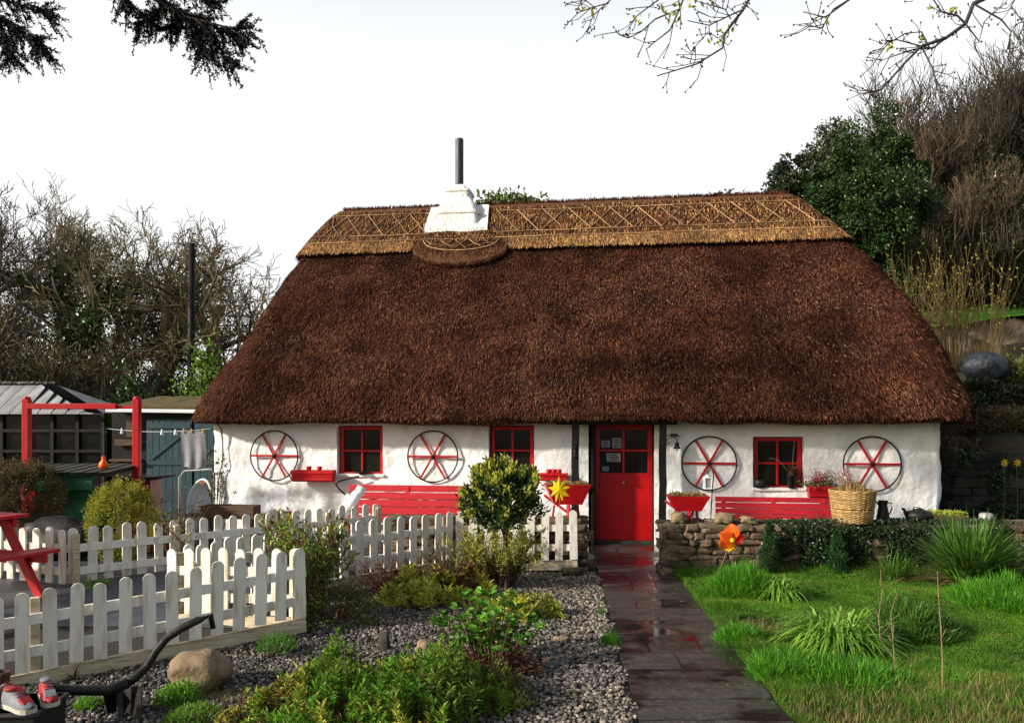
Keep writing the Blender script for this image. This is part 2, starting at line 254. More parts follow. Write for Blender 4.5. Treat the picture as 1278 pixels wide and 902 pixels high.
class MB:
    def __init__(s): s.V = []; s.F = []; s.T = []; s.n = 0
    def add(s, V, Fs, tint=0.5):
        V = np.asarray(V, float).reshape(-1, 3)
        for f in Fs: s.F.append(np.asarray(f, np.int64) + s.n)
        s.V.append(V)
        t = np.full(len(V), tint, float) if np.isscalar(tint) else np.asarray(tint, float)
        s.T.append(t); s.n += len(V); return s
    def box(s, c, size, rot=None, tint=0.5, taper=None):
        x, y, z = [q / 2 for q in size]
        V = np.array([[-x, -y, -z], [x, -y, -z], [x, y, -z], [-x, y, -z], [-x, -y, z], [x, -y, z], [x, y, z], [-x, y, z]], float)
        if taper is not None: V[:4, :2] *= taper
        if rot is not None: V = V @ np.asarray(rot).T
        V = V + np.asarray(c, float)
        return s.add(V, [[[3, 2, 1, 0], [4, 5, 6, 7], [0, 1, 5, 4], [1, 2, 6, 5], [2, 3, 7, 6], [3, 0, 4, 7]]], tint)
    def bar(s, a, b, w, h=None, tint=0.5):
        a = Vector(a); b = Vector(b); d = b - a; h = h or w
        q = np.array(d.to_track_quat('X', 'Z').to_matrix())
        return s.box((a + b) / 2, (d.length, w, h), q, tint)
    def tubes(s, lines, sides=5, tint=None, caps=False, rng=None):
        groups = {}
        for i, (P, R) in enumerate(lines): groups.setdefault(len(P), []).append(i)
        for n, idx in groups.items():
            P = np.array([np.asarray(lines[i][0], float) for i in idx]); R = np.array([np.broadcast_to(np.asarray(lines[i][1], float), (n,)) for i in idx])
            m = len(idx)
            T = np.gradient(P, axis=1); T /= np.linalg.norm(T, axis=2, keepdims=True) + 1e-9
            ref = np.where(np.abs(T[:, :1, 2:3]).repeat(3, 2) > 0.8, np.array([1.0, 0.13, 0]), np.array([0.05, 0.1, 1.0]))
            ref = np.broadcast_to(ref, T.shape)
            A = np.cross(T, ref); A /= np.linalg.norm(A, axis=2, keepdims=True) + 1e-9
            B = np.cross(T, A)
            an = np.arange(sides) / sides * 2 * np.pi
            V = P[:, :, None, :] + R[:, :, None, None] * (np.cos(an)[None, None, :, None] * A[:, :, None, :] + np.sin(an)[None, None, :, None] * B[:, :, None, :])
            base = (np.arange(m) * n * sides)[:, None, None]
            i0 = (np.arange(n - 1) * sides)[None, :, None]; k = np.arange(sides)[None, None, :]; k1 = (k + 1) % sides
            F = np.stack([base + i0 + k, base + i0 + k1, base + i0 + sides + k1, base + i0 + sides + k], -1).reshape(-1, 4)
            Fs = [F]
            if caps:
                c0 = (base[:, 0, :] + np.arange(sides)[None, ::-1]); c1 = base[:, 0, :] + (n - 1) * sides + np.arange(sides)[None, :]
                Fs += [c0, c1]
            tt = 0.5 if tint is None else np.repeat(np.asarray([tint[i] for i in idx]), n * sides)
            s.add(V.reshape(-1, 3), Fs, tt)
        return s
    def tube(s, P, r, sides=8, tint=0.5): return s.tubes([(P, np.broadcast_to(np.asarray(r, float), (len(P),)))], sides, [tint], caps=True)
    def lathe(s, prof, c=(0, 0, 0), sides=20, sx=1, sy=1, tint=0.5, rot=None):
        prof = np.asarray(prof, float); an = np.arange(sides) / sides * 2 * np.pi
        V = np.stack([prof[:, 0:1] * np.cos(an) * sx, prof[:, 0:1] * np.sin(an) * sy, np.repeat(prof[:, 1:2], sides, 1)], -1).reshape(-1, 3)
        if rot is not None: V = V @ np.asarray(rot).T
        V = V + np.asarray(c, float)
        n = len(prof); i0 = (np.arange(n - 1) * sides)[:, None]; k = np.arange(sides)[None]; k1 = (k + 1) % sides
        F = np.stack([i0 + k, i0 + k1, i0 + sides + k1, i0 + sides + k], -1).reshape(-1, 4)
        return s.add(V, [F, [np.arange(sides)[::-1]], [(n - 1) * sides + np.arange(sides)]], tint)
    def grid(s, G, tint=0.5, closed=False, flip=False):
        G = np.asarray(G, float); a, b = G.shape[:2]
        i = np.arange(a - 1)[:, None]; j = np.arange(b if closed else b - 1)[None]; j1 = (j + 1) % b
        F = np.stack([i * b + j, i * b + j1, (i + 1) * b + j1, (i + 1) * b + j], -1).reshape(-1, 4)
        if flip: F = F[:, ::-1]
        return s.add(G.reshape(-1, 3), [F], tint if np.isscalar(tint) else np.asarray(tint).reshape(-1))
    def leaves(s, P, D, N, L, W, tint, fold=0.15):
        """diamond leaves: base P, growing along D, facing N"""
        P = np.asarray(P); n = len(P)
        D = D / (np.linalg.norm(D, axis=1, keepdims=True) + 1e-9)
        S = np.cross(D, N); S /= np.linalg.norm(S, axis=1, keepdims=True) + 1e-9
        U = np.cross(S, D)
        L = np.broadcast_to(L, (n,))[:, None]; W = np.broadcast_to(W, (n,))[:, None]
        V = np.stack([P, P + D * L * .45 + S * W * .5 + U * L * fold, P + D * L, P + D * L * .45 - S * W * .5 + U * L * fold], 1)
        F = np.arange(n * 4).reshape(n, 4)
        return s.add(V.reshape(-1, 3), [F[:, [0, 1, 2]], F[:, [0, 2, 3]]], np.repeat(tint, 4))
    def blades(s, P, az, H, lean, W, tint, seg=3, droop=0.0):
        """tapered upright strips that bend towards az; lean in metres at the tip"""
        P = np.asarray(P); n = len(P); H = np.broadcast_to(H, (n,)); lean = np.broadcast_to(lean, (n,)); W = np.broadcast_to(W, (n,)); droop = np.broadcast_to(droop, (n,))
        d = np.stack([np.cos(az), np.sin(az), np.zeros(n)], 1)
        fa = az + np.pi / 2 + np.random.default_rng(n).normal(0, .5, n)
        sd = np.stack([np.cos(fa), np.sin(fa), np.zeros(n)], 1)
        Vs = []
        for k in range(seg + 1):
            t = k / seg
            c = P + d * (lean * t ** 1.8)[:, None]; c[:, 2] += H * (t - droop * t ** 2.5)
            w = W * (1 - t) ** 0.7 * (0.75 + .5 * min(t * 2, .5)) * .5
            if k == seg: w = w * 0 + W * 0.03
            Vs += [c - sd * w[:, None], c + sd * w[:, None]]
        V = np.stack(Vs, 1); b = (np.arange(n) * (2 * (seg + 1)))[:, None]
        F = np.concatenate([b + np.array([[2 * k, 2 * k + 1, 2 * k + 3, 2 * k + 2]]) for k in range(seg)], 0)
        return s.add(V.reshape(-1, 3), [F], np.repeat(tint, 2 * (seg + 1)))
    def mesh(s, name, m, smooth=False):
        V = np.concatenate(s.V); T = np.concatenate(s.T)
        me = bpy.data.meshes.new(name)
        me.vertices.add(len(V)); me.vertices.foreach_set('co', V.astype(np.float32).ravel())
        loops = np.concatenate([f.ravel() for f in s.F]); cnt = np.concatenate([np.full(len(f), f.shape[1]) for f in s.F])
        st = np.concatenate([[0], np.cumsum(cnt)[:-1]])
        me.loops.add(len(loops)); me.loops.foreach_set('vertex_index', loops.astype(np.int32))
        me.polygons.add(len(cnt)); me.polygons.foreach_set('loop_start', st.astype(np.int32))
        me.polygons.foreach_set('use_smooth', np.full(len(cnt), smooth))
        a = me.attributes.new('tint', 'FLOAT', 'POINT'); a.data.foreach_set('value', T.astype(np.float32))
        me.update(calc_edges=True); me.validate()
        me.materials.append(m)
        return me
    def build(s, name, m, parent=None, smooth=False, bevel=0, loc=None, rot=None):
        return put(name, s.mesh(name, m, smooth), parent, loc, rot, bevel)

def put(name, me, parent=None, loc=None, rot=None, bevel=0):
    o = bpy.data.objects.new(name, me); COL.objects.link(o)
    if parent is not None: o.parent = parent
    if loc is not None: o.location = loc
    if rot is not None: o.rotation_euler = rot
    if bevel:
        b = o.modifiers.new('bevel', 'BEVEL'); b.width = bevel; b.segments = 2; b.limit_method = 'ANGLE'
    return o
def tag(o, label=None, cat=None, group=None, kind=None):
    if label: o['label'] = label
    if cat: o['category'] = cat
    if group: o['group'] = group
    if kind: o['kind'] = kind
    return o
def thing(name, label, cat, loc=(0, 0, 0), rotz=0, group=None):
    o = bpy.data.objects.new(name, None); COL.objects.link(o); o.location = loc; o.rotation_euler = (0, 0, rotz); o.empty_display_size = 0.1
    return tag(o, label, cat, group)
def copy_tree(o, parent=None):
    c = o.copy(); COL.objects.link(c)
    if parent is not None: c.parent = parent
    for ch in list(o.children): copy_tree(ch, c)
    return c

def icos(sub=1):
    import bmesh
    bm = bmesh.new(); bmesh.ops.create_icosphere(bm, subdivisions=sub, radius=1)
    V = np.array([v.co[:] for v in bm.verts]); F = np.array([[v.index for v in f.verts] for f in bm.faces]); bm.free(); return V, F
ICO1, ICO2, ICO3 = icos(1), icos(2), icos(3)
def fnoise(P, f, seed=0.0):
    return np.array([mnoise.noise(Vector((p[0] * f + seed, p[1] * f + seed * .7, p[2] * f - seed))) for p in P])
def rock(mb, c, size, rng, ico=None, boxy=0.55, rz=None, rough=0.16, tint=None):
    V, F = ico or ICO2
    V = np.sign(V) * np.abs(V) ** boxy
    V = V / np.abs(V).max(0)
    sd_ = rng.uniform(0, 90); V = V * (1 + rough * fnoise(V, 1.3, sd_) + rough * .35 * fnoise(V, 3.4, sd_ + 5))[:, None]
    V = V * np.asarray(size) / 2
    V = V @ rotm(rng.normal(0, .06), rng.normal(0, .06), rng.normal(0, .08) if rz is None else rz).T
    mb.add(V + np.asarray(c), [F], rng.uniform(0, 1) if tint is None else tint)
# ------------------------------------------------------------------ ground
R = np.random.default_rng(7)
def axis(lo, hi, flo, fhi, step):
    far1 = -np.geomspace(1, flo - lo + 1, 14)[::-1] + 1 + flo; far2 = np.geomspace(1, hi - fhi + 1, 14) - 1 + fhi
    return np.unique(np.concatenate([far1, np.arange(flo, fhi, step), far2]))
gx = axis(-400, 400, -9, 9, 0.25); gy = axis(-60, 800, -1, 14, 0.25)
X, Y = np.meshgrid(gx, gy)
Z = gz(X, Y) + 0.008 * np.sin(X * 3.1 + Y) * np.sin(Y * 2.3) - 0.02
mb = MB(); mb.grid(np.stack([X, Y, Z], -1)); tag(mb.build('ground', M['soil'], smooth=True), kind='structure')

# lawn sheet (right of the path) and gravel sheet (left of the path)
def pl(y): return 0.80 + (y - 4.85) * 0.062      # left edge of the path
def pr(y): return 1.77 + (y - 4.85) * 0.058      # right edge of the path
def lawn_z(x, y): return 0.02 + 0.03 * np.sin(x * 1.3) * np.sin(y * 1.1) + 0.02 * np.asarray(sm(2, 4, x)) + 0.03
ys = np.arange(2.0, 9.9, 0.2); us = np.linspace(0, 1, 60)
G = np.array([[(pr(y) - 0.01 + u * (14 - pr(y)), y, 0) for u in us] for y in ys]); G[..., 2] = lawn_z(G[..., 0], G[..., 1]) * np.clip((G[..., 0] - pr(G[..., 1])) / 0.3, .35, 1)
mb = MB(); mb.grid(G); tag(mb.build('lawn', M['grasssheet'], smooth=True), kind='structure')
ys = np.arange(2.0, 9.8, 0.2); us = np.linspace(0, 1, 50)
G = np.array([[(pl(y) - 0.0 - u * (6.5 + pl(y)), y, 0) for u in us] for y in ys]); G[..., 2] = gz(G[..., 0], G[..., 1]) + 0.004
mb = MB(); mb.grid(G, flip=True); tag(mb.build('gravel_bed', M['gravelbed'], smooth=True), kind='structure')

# path of wet slate flags
# one sheet with worn, slightly dished flags: wavy joints, and water lying in the low spots
rp = random.Random(3); rows_ = [1.0]
while rows_[-1] < 12.4: rows_.append(rows_[-1] + rp.uniform(.30, .62))
rows_ = np.array(rows_); cuts = [sorted([(k + rp.uniform(-.22, .22)) / n_ for k in range(1, n_)]) for n_ in [rp.choice([1, 2, 2, 3]) for _ in rows_]]; dz = [rp.uniform(-.003, .003) for _ in range(400)]
py_ = np.concatenate([np.arange(1.2, 4.6, .05), np.arange(4.6, 12.3, .014)]); pu_ = np.linspace(0, 1, 80); g = np.zeros((len(py_), 80, 3)); wet = np.zeros((len(py_), 80))
for i_, y in enumerate(py_):
    k_ = float(sm(10.9, 11.5, y)); a_, b_ = pl(y) - .12 * k_, pr(y) + .2 * k_
    for j_, u in enumerate(pu_):
        ed = .02 * mnoise.noise(Vector((y * 3, 0 if u < .5 else 9, 0))); x = a_ + (b_ - a_) * u + (ed if u in (0, 1) else 0)
        yy = y + .035 * mnoise.noise(Vector((x * 2.2, y * .8, 4))); xx = u + .03 * mnoise.noise(Vector((x, y * 5, 8)))
        r_ = int(np.searchsorted(rows_, yy)) - 1; jd = min(abs(yy - rows_[r_]), abs(rows_[min(r_ + 1, len(rows_) - 1)] - yy)); ci = 0
        for cc in cuts[r_]:
            jd = min(jd, abs(xx - cc) * .97); ci += xx > cc
        q = Vector((x, y, 0)); h = .0070 * mnoise.noise(Vector((x * 1.3, y * 1.6, 2))) + .0035 * mnoise.noise(Vector((x * 3.5, y * 6, 5))) + .0014 * mnoise.noise(q * 16) + dz[(r_ * 7 + ci * 13) % 400] * .6 - .006 * math.exp(-(jd / .011) ** 2)
        lev = -.0012; w_ = min(1, max(0, (lev + .0016 - h) / .0038)); h = max(h, lev); wet[i_, j_] = w_
        g[i_, j_] = (x, y, .024 + h)
mb = MB(); mb.grid(g, tint=wet); e0 = g[:, 0].copy(); e0[:, 2] = -.03; e1 = g[:, -1].copy(); e1[:, 2] = -.03; mb.grid(np.stack([e0, g[:, 0]], 1)); mb.grid(np.stack([g[:, -1], e1], 1))
tag(mb.build('path', M['slate'], smooth=True), kind='structure')
# bluish paving yard behind the near fence
G = np.array([[(x, y, gzf(x, y) + 0.012) for x in np.linspace(-9, -2.2, 30)] for y in np.linspace(7.0, 9.6, 14)])
G[:, :, 0] += 0
mb = MB(); mb.grid(G); tag(mb.build('paved_yard', mat('blue_grey_paving', (0.06, 0.065, 0.08), (0.03, 0.032, 0.04), scale=5, rough=0.5, bump=.4)), kind='structure')  # dark blue-grey colour, blotched by noise

# pebbles
def pebbles(n, xr, yr, size, ok):
    P = np.stack([R.uniform(*xr, n), R.uniform(*yr, n)], 1); P = P[ok(P[:, 0], P[:, 1])]; n = len(P)
    V, F = ICO1
    sc = R.uniform(.55, 1.3, (n, 1)) * size * np.stack([np.ones(n), R.uniform(.6, .95, n), R.uniform(.4, .7, n)], 1) * .5
    a = R.uniform(0, 6.28, n); tl = R.normal(0, .35, n)
    v = V[None] * (1 + R.normal(0, .1, (n, len(V), 1))) * sc[:, None]
    x = v[..., 0] * np.cos(tl)[:, None] - v[..., 2] * np.sin(tl)[:, None]; z = v[..., 0] * np.sin(tl)[:, None] + v[..., 2] * np.cos(tl)[:, None]
    X = x * np.cos(a)[:, None] - v[..., 1] * np.sin(a)[:, None]; Yy = x * np.sin(a)[:, None] + v[..., 1] * np.cos(a)[:, None]
    g = gz(P[:, 0], P[:, 1]) + 0.004 + R.uniform(0, .02, n)
    out = np.stack([X + P[:, :1], Yy + P[:, 1:], z + g[:, None]], -1)
    t = R.beta(1.1, 2.2, n); t = np.where(R.random(n) < .09, R.uniform(.8, 1.0, n) * 1.6, t)
    # cool grey towards the left bed, paler by the path
    t = t * (0.7 + 0.5 * sm(-1.8, 0.4, P[:, 0]))
    Fs = (F[None] + (np.arange(n) * len(V))[:, None, None]).reshape(-1, 3)
    m = MB(); m.add(out.reshape(-1, 3), [Fs], np.repeat(t, len(V))); return m
def okg(x, y):
    f1 = 5.9 + (x + 3.75) * (0.97 / 1.84)       # line of the near fence
    f3 = 8.57 + (x + 2.06) * (1.23 / 1.43)
    return (x < pl(y) - .01 + 0.035 * np.sin(y * 9)) & ((y < f1 - .02) | (x > -1.85)) & ((y < f3 - .03) | (x > -.7)) & (y < 9.72)
m = pebbles(62000, (-4.6, 1.1), (4.2, 9.8), 0.036, okg)
tag(m.build('gravel', M['pebble'], smooth=False), 'grey and brown pebbles covering the garden bed left of the path', 'gravel', kind='stuff')

# ------------------------------------------------------------------ the bank on the right, behind and beside the cottage
def bank_z(x, y):
    x = np.asarray(x, float); y = np.asarray(y, float)
    edge = np.where(y < 18, 7.55, 7.55 - (y - 18) * 0.55)
    w = sm(0, 1.2, x - edge)
    h = np.interp(y, [12.4, 12.75, 13.4, 15, 18, 20.2, 20.7, 22, 30, 60, 200], [-.1, 1.35, 1.55, 2.1, 3.1, 3.6, 4.7, 5.05, 6.6, 9, 14])
    return w * h - 0.06 * (1 - w)
xs = np.concatenate([np.arange(-6, 22, 0.35), np.geomspace(22, 200, 14)]); ys = np.concatenate([np.arange(12.4, 32, 0.3), np.geomspace(32, 200, 16)])
X, Y = np.meshgrid(xs, ys); Z = bank_z(X, Y)
nn = np.array([mnoise.noise(Vector((a * .7, b * .7, 0))) + .5 * mnoise.noise(Vector((a * 2, b * 2, 5))) for a, b in zip(X.ravel(), Y.ravel())]).reshape(X.shape)
Z = Z + nn * 0.14 * np.clip(Z, 0, 1)
mb = MB(); mb.grid(np.stack([X, Y, Z], -1)); tag(mb.build('bank', M['bankmat'], smooth=True), kind='structure')
# grass strip along the top of the earth face
G = np.array([[(x, 20.35 + k * .8, 3.3 + 1.05 + .9 * (x - 9.4) / 9.5 + .03 + .22 * k + .05 * math.sin(x * 2 + k)) for x in np.linspace(8.2, 20, 40)] for k in range(5)])
G[-1, :, 2] -= 1.2; mb = MB(); mb.grid(G); tag(mb.build('grass_terrace', mat('terrace_grass', (0.15, 0.38, 0.025), (0.10, 0.27, 0.02), scale=5, rough=.9, bump=.6), smooth=True), kind='structure')

# ------------------------------------------------------------------ cottage
TH = -7.52; cT, sT = math.cos(rad(TH)), -math.sin(rad(TH)); Y0 = 12.22
def hl(px, py, v):
    """pixel on the cottage-local plane v -> local (u, v, z)"""
    p = (px - 639) / FPX; u = (p * (Y0 + cT * v) - sT * v) / (cT + p * sT)
    Yw = Y0 - sT * u + cT * v
    return (u, v, CAM_Z - (py - HOR) / FPX * Yw)
def hw(u, v, z): return Vector((cT * u + sT * v, Y0 - sT * u + cT * v, z))
cot = thing('cottage', 'whitewashed thatched cottage with a red half glazed door', 'cottage', (0, Y0, 0), rad(TH))
UL, UR, VB = -5.12, 6.49, 5.2
def rrect(ul, ur, vf, vb, r, nf, nc, ns):
    r = max(0.004, min(r, (ur - ul) / 2.01, (vb - vf) / 2.01)); P = []
    P += [(u, vf) for u in np.linspace(ul + r, ur - r, nf)]
    P += [(ur - r + r * math.sin(a), vf + r - r * math.cos(a)) for a in np.linspace(0, math.pi / 2, nc + 2)[1:-1]]
    P += [(ur, v) for v in np.linspace(vf + r, vb - r, ns)]
    P += [(ur - r + r * math.cos(a), vb - r + r * math.sin(a)) for a in np.linspace(0, math.pi / 2, nc + 2)[1:-1]]
    P += [(u, vb) for u in np.linspace(ur - r, ul + r, nf)]
    P += [(ul + r - r * math.sin(a), vb - r + r * math.cos(a)) for a in np.linspace(0, math.pi / 2, nc + 2)[1:-1]]
    P += [(ul, v) for v in np.linspace(vb - r, vf + r, ns)]
    P += [(ul + r - r * math.cos(a), vf + r - r * math.sin(a)) for a in np.linspace(0, math.pi / 2, nc + 2)[1:-1]]
    return np.array(P)

# --- walls with window and door openings (one lumpy skin, reveals run inwards)
WD = 0.13
def opening(px0, px1, py0, py1, v, gap=0.015):
    a = hl(px0, py0, v); b = hl(px1, py1, v); return [a[0] - gap, b[0] + gap, b[2] - gap, a[2] + gap]
wins = [opening(427, 478, 533, 592, WD), opening(615, 665, 533, 591, WD), opening(942, 998, 547, 609, WD)]
wins_px = [(427, 478, 533, 592), (615, 665, 533, 591), (942, 998, 547, 609)]
dr = opening(740, 813, 528, 682, 0.22); dr[2] = 0.02
ops = [[w[0] - .035, w[1] + .02, w[2] + .004, w[3] + (.015)] for i, w in enumerate(wins)] + [[dr[0] - .05, dr[1] + .02, -.2, dr[3] + .02]]
rc = 0.10
ue = sorted(set([round(q, 4) for o in ops for q in o[:2]])); ze = sorted(set([round(q, 4) for o in ops for q in o[2:]]))
def gridline(lo, hi, step, must):
    g = [lo + (hi - lo) * i / max(1, round((hi - lo) / step)) for i in range(round((hi - lo) / step) + 1)]
    g = [q for q in g if all(abs(q - m_) > step * .35 for m_ in must)] + [m_ for m_ in must if lo < m_ < hi] + [lo, hi]
    return np.array(sorted(set(g)))
fu = gridline(UL + rc, UR - rc, 0.055, ue); fz = gridline(-.2, 2.45, 0.055, [z for z in ze if -.19 < z < 2.44])
corner = lambda cx, cy, a0: [(cx + rc * math.cos(a), cy + rc * math.sin(a)) for a in np.linspace(a0, a0 + math.pi / 2, 6)[1:-1]]
per = [(u, 0.0) for u in fu] + corner(UR - rc, rc, -math.pi / 2) + [(UR, v) for v in np.linspace(rc, VB - rc, 60)] + corner(UR - rc, VB - rc, 0) \
    + [(u, VB) for u in np.linspace(UR - rc, UL + rc, 50)] + corner(UL + rc, VB - rc, math.pi / 2) + [(UL, v) for v in np.linspace(VB - rc, rc, 60)] + corner(UL + rc, rc, math.pi)
per = np.array(per); S = len(per); nf = len(fu)
nrm = np.array([[0, -1]] * nf + [[0, 0]] * (S - nf), float)
cen = np.array([(UL + UR) / 2, VB / 2])
for i in range(nf, S):
    u, v = per[i]
    if u >= UR - rc - 1e-6 and rc <= v <= VB - rc: nrm[i] = (1, 0)
    elif u <= UL + rc + 1e-6 and rc <= v <= VB - rc and u < 0: nrm[i] = (-1, 0)
    elif v >= VB - 1e-6: nrm[i] = (0, 1)
    else:
        cx = UR - rc if u > 0 else UL + rc; cy = rc if v < 1 else VB - rc; d = np.array([u - cx, v - cy]); nrm[i] = d / (np.linalg.norm(d) + 1e-9)
G = np.zeros((len(fz), S, 3))
for j, z in enumerate(fz):
    for i, (u, v) in enumerate(per):
        q = Vector((u, v, z)); d = 0.040 * mnoise.noise(q * 1.2) + 0.026 * mnoise.noise(q * 3.7 + Vector((4, 1, 9))) + 0.010 * mnoise.noise(q * 11)
        d += 0.05 * max(0, .5 - z) * 1.0
        for o in ops[:3]:   # soften the plaster around openings
            pass
        G[j, i] = (u + nrm[i, 0] * d, v + nrm[i, 1] * d, z)
mb = MB(); base = mb.n; mb.add(G.reshape(-1, 3), [])
F = []; hole = {}
for j in range(len(fz) - 1):
    for i in range(S):
        i1 = (i + 1) % S; inside = None
        if i < nf - 1:
            uc, zc = (fu[i] + fu[i + 1]) / 2, (fz[j] + fz[j + 1]) / 2
            for k, o in enumerate(ops):
                if o[0] < uc < o[1] and o[2] < zc < o[3]: inside = k
        if inside is None: F.append([j * S + i, j * S + i1, (j + 1) * S + i1, (j + 1) * S + i])
        else: hole.setdefault(inside, set()).add((j, i))
mb.F.append(np.array(F))
for k, cells in hole.items():     # reveals
    dep = 0.26 if k < 3 else 0.5
    for (j, i) in cells:
        for (dj, di, e) in ((0, -1, ((j, i), (j + 1, i))), (0, 1, ((j + 1, i + 1), (j, i + 1))), (-1, 0, ((j, i + 1), (j, i))), (1, 0, ((j + 1, i), (j + 1, i + 1)))):
            if (j + dj, i + di) not in cells and j + dj >= 0:
                a = G[e[0]]; b = G[e[1]]; a2 = a.copy(); b2 = b.copy(); a2[1] = dep; b2[1] = dep
                mb.add([a, b, b2, a2], [[[0, 1, 2, 3]]])
mb.build('wall', M['wash'], cot, smooth=True)
# dark interior blocks behind glazing
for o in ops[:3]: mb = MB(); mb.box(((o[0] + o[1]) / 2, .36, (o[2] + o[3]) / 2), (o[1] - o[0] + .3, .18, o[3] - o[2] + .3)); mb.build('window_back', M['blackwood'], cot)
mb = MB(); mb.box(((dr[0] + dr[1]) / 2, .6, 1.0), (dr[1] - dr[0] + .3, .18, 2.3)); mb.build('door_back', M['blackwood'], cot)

# --- roof
SIL_L = [(525, 240), (515, 241), (505, 247), (480, 262), (445, 288), (390, 326), (350, 354), (318, 379), (300, 393), (285, 408), (268, 427)]
SIL_R = [(525, 1212), (505, 1209), (490, 1204), (450, 1186), (400, 1157), (350, 1113), (305, 1064), (275, 1024), (250, 989)]
def sil(tab, y):
    ys_ = [a for a, b in tab][::-1]; xs_ = [b for a, b in tab][::-1]; return float(np.interp(y, ys_, xs_))
ZE, ZR, VE, VR = 2.03, 6.10, -0.47, 2.52
def prof(t): return VE + (VR - VE) * t ** 1.07, ZE + (ZR - ZE) * t
def ext(t, tab, side):
    v, z = prof(t); r = 0.75 * (1 - t) + .1; vv = v + r * .45; u = 6 * side
    for _ in range(25):
        Yw = Y0 - sT * u + cT * vv; y = HOR - (z - CAM_Z) * FPX / Yw; px = sil(tab, y)
        u = 0.5 * u + 0.5 * hl(px, y, vv)[0]
    return u
TT = np.linspace(0, 1, 90); UE = np.array([[ext(t, SIL_L, -1), ext(t, SIL_R, 1)] for t in TT])
UE[:, 0] = np.polyval(np.polyfit(TT, UE[:, 0], 5), TT); UE[:, 1] = np.polyval(np.polyfit(TT, UE[:, 1], 5), TT)
UE[:, 0] -= .09 * (1 - TT) ** 3; UE[:, 1] += .17 * (1 - TT) ** 3
NFr, NC, NS = 420, 14, 110
def loop(t, off=0.0):
    v, z = prof(min(t, 1)); a = np.interp(t, TT, UE[:, 0]); b = np.interp(t, TT, UE[:, 1])
    r = 0.72 * (1 - t) ** 1.2 + .10
    P = rrect(a + .0, b - .0, v, 5.2 - v, r, NFr, NC, NS); return np.concatenate([P, np.full((len(P), 1), z)], 1)
RG = np.array([loop(t) for t in TT]); SR = RG.shape[1]
def grid_normals(Gr):
    du = np.roll(Gr, -1, 1) - np.roll(Gr, 1, 1); dv = np.gradient(Gr, axis=0); n = np.cross(du, dv); return n / (np.linalg.norm(n, axis=2, keepdims=True) + 1e-9)
RN = grid_normals(RG)
def rpt(t, s):    # t array, s index array (float)
    ti = np.clip(np.asarray(t) * (len(TT) - 1), 0, len(TT) - 1.001); i = ti.astype(int); f = (ti - i)[..., None]
    s0 = np.floor(s).astype(int) % SR; s1 = (s0 + 1) % SR; g = (s - np.floor(s))[..., None]
    def bl(A): return (A[i, s0] * (1 - g) + A[i, s1] * g) * (1 - f) + (A[i + 1, s0] * (1 - g) + A[i + 1, s1] * g) * f
    return bl(RG), bl(RN)
def lump(P):
    return np.array([0.050 * mnoise.noise(Vector(p) * .9) + .022 * mnoise.noise(Vector(p) * 3.1) for p in P.reshape(-1, 3)]).reshape(P.shape[:-1])
LG = lump(RG); LG *= (1 - 0.8 * (TT[:, None] > .98))
top = RG + RN * (LG)[..., None]
# eave: underside lip and soffit, slightly wavy, lifted over the door
def wave(P):
    u, v = P[:, 0], P[:, 1]; w = 0.012 * np.sin(u * 2.1 + 1) + .008 * np.sin(u * 5.3)
    w += np.where(v < .4, 0.11 * np.exp(-((u - 1.72) / .85) ** 4) - .03 * np.exp(-((u + .2) / .9) ** 2) - .02 * np.exp(-((u - 3.0) / .6) ** 2), 0); return w
lo = RG[0].copy(); lo[:, 2] = 1.945 + wave(lo); lo2 = loop(0); c = np.array([(UL + UR) / 2, 2.6])
vf_in = rrect(UE[0, 0] + .08, UE[0, 1] - .08, VE + .07, 5.2 - VE - .07, .65, NFr, NC, NS); lip = np.concatenate([vf_in, (1.925 + wave(np.c_[vf_in, vf_in[:, 0]]))[:, None]], 1)
v2 = rrect(UL + .08, UR - .08, .06, 5.14, .1, NFr, NC, NS); inn = np.concatenate([v2, (2.16 + wave(np.c_[v2, v2[:, 0]]))[:, None]], 1)
lo[:, 2] += 0.02
tt0 = top.copy(); tt0[0, :, 2] += wave(RG[0]) * .6
close = top[-1].copy(); close[:, 1] = 2.6; close[:, 2] = ZR + .04
full = np.concatenate([inn[None], lip[None], lo[None], tt0, close[None]])
mb = MB(); mb.grid(full, closed=True); roof = mb.build('thatched_roof', M['thatch'], cot, smooth=True)
def straws(n, trange, srange, L, W, lift, mb, off=0.0, tmin=None, seed=1, down=True, spread=.25, lumpy=1.0):
    r = np.random.default_rng(seed); t = r.uniform(*trange, n); s = r.uniform(*srange, n)
    P, N = rpt(t, s); P = P + N * (np.array([0.050 * mnoise.noise(Vector(p) * .9) + .022 * mnoise.noise(Vector(p) * 3.1) for p in P])[:, None] * lumpy + off - .004)
    if tmin is not None:
        k = tmin(P[:, 0], t); P, N = P[k], N[k]; n = len(P)
    D = np.zeros_like(P); D[:, 2] = -1; D -= N * (D * N).sum(1, keepdims=True); D /= np.linalg.norm(D, axis=1, keepdims=True)
    S_ = np.cross(D, N); D = D + N * r.uniform(lift * .3, lift * 1.3, (n, 1)) + S_ * r.normal(0, spread, (n, 1))
    D[:, 2] += -.0; nn_ = N + r.normal(0, .3, (n, 3))
    D /= np.linalg.norm(D, axis=1, keepdims=True)
    S_ = np.cross(D, nn_); S_ /= np.linalg.norm(S_, axis=1, keepdims=True)
    l = r.uniform(.6, 1.4, (n, 1)) * L; w = r.uniform(.5, 1.5, (n, 1)) * W / 2
    V = np.stack([P - S_ * w, P + S_ * w, P + D * l + S_ * w * .8, P + D * l - S_ * w * .8], 1)
    tn = np.clip(r.gamma(1.6, .28, n), 0, 1.6)
    mb.add(V.reshape(-1, 3), [np.arange(n * 4).reshape(n, 4)], np.repeat(tn, 4))
mb = MB()
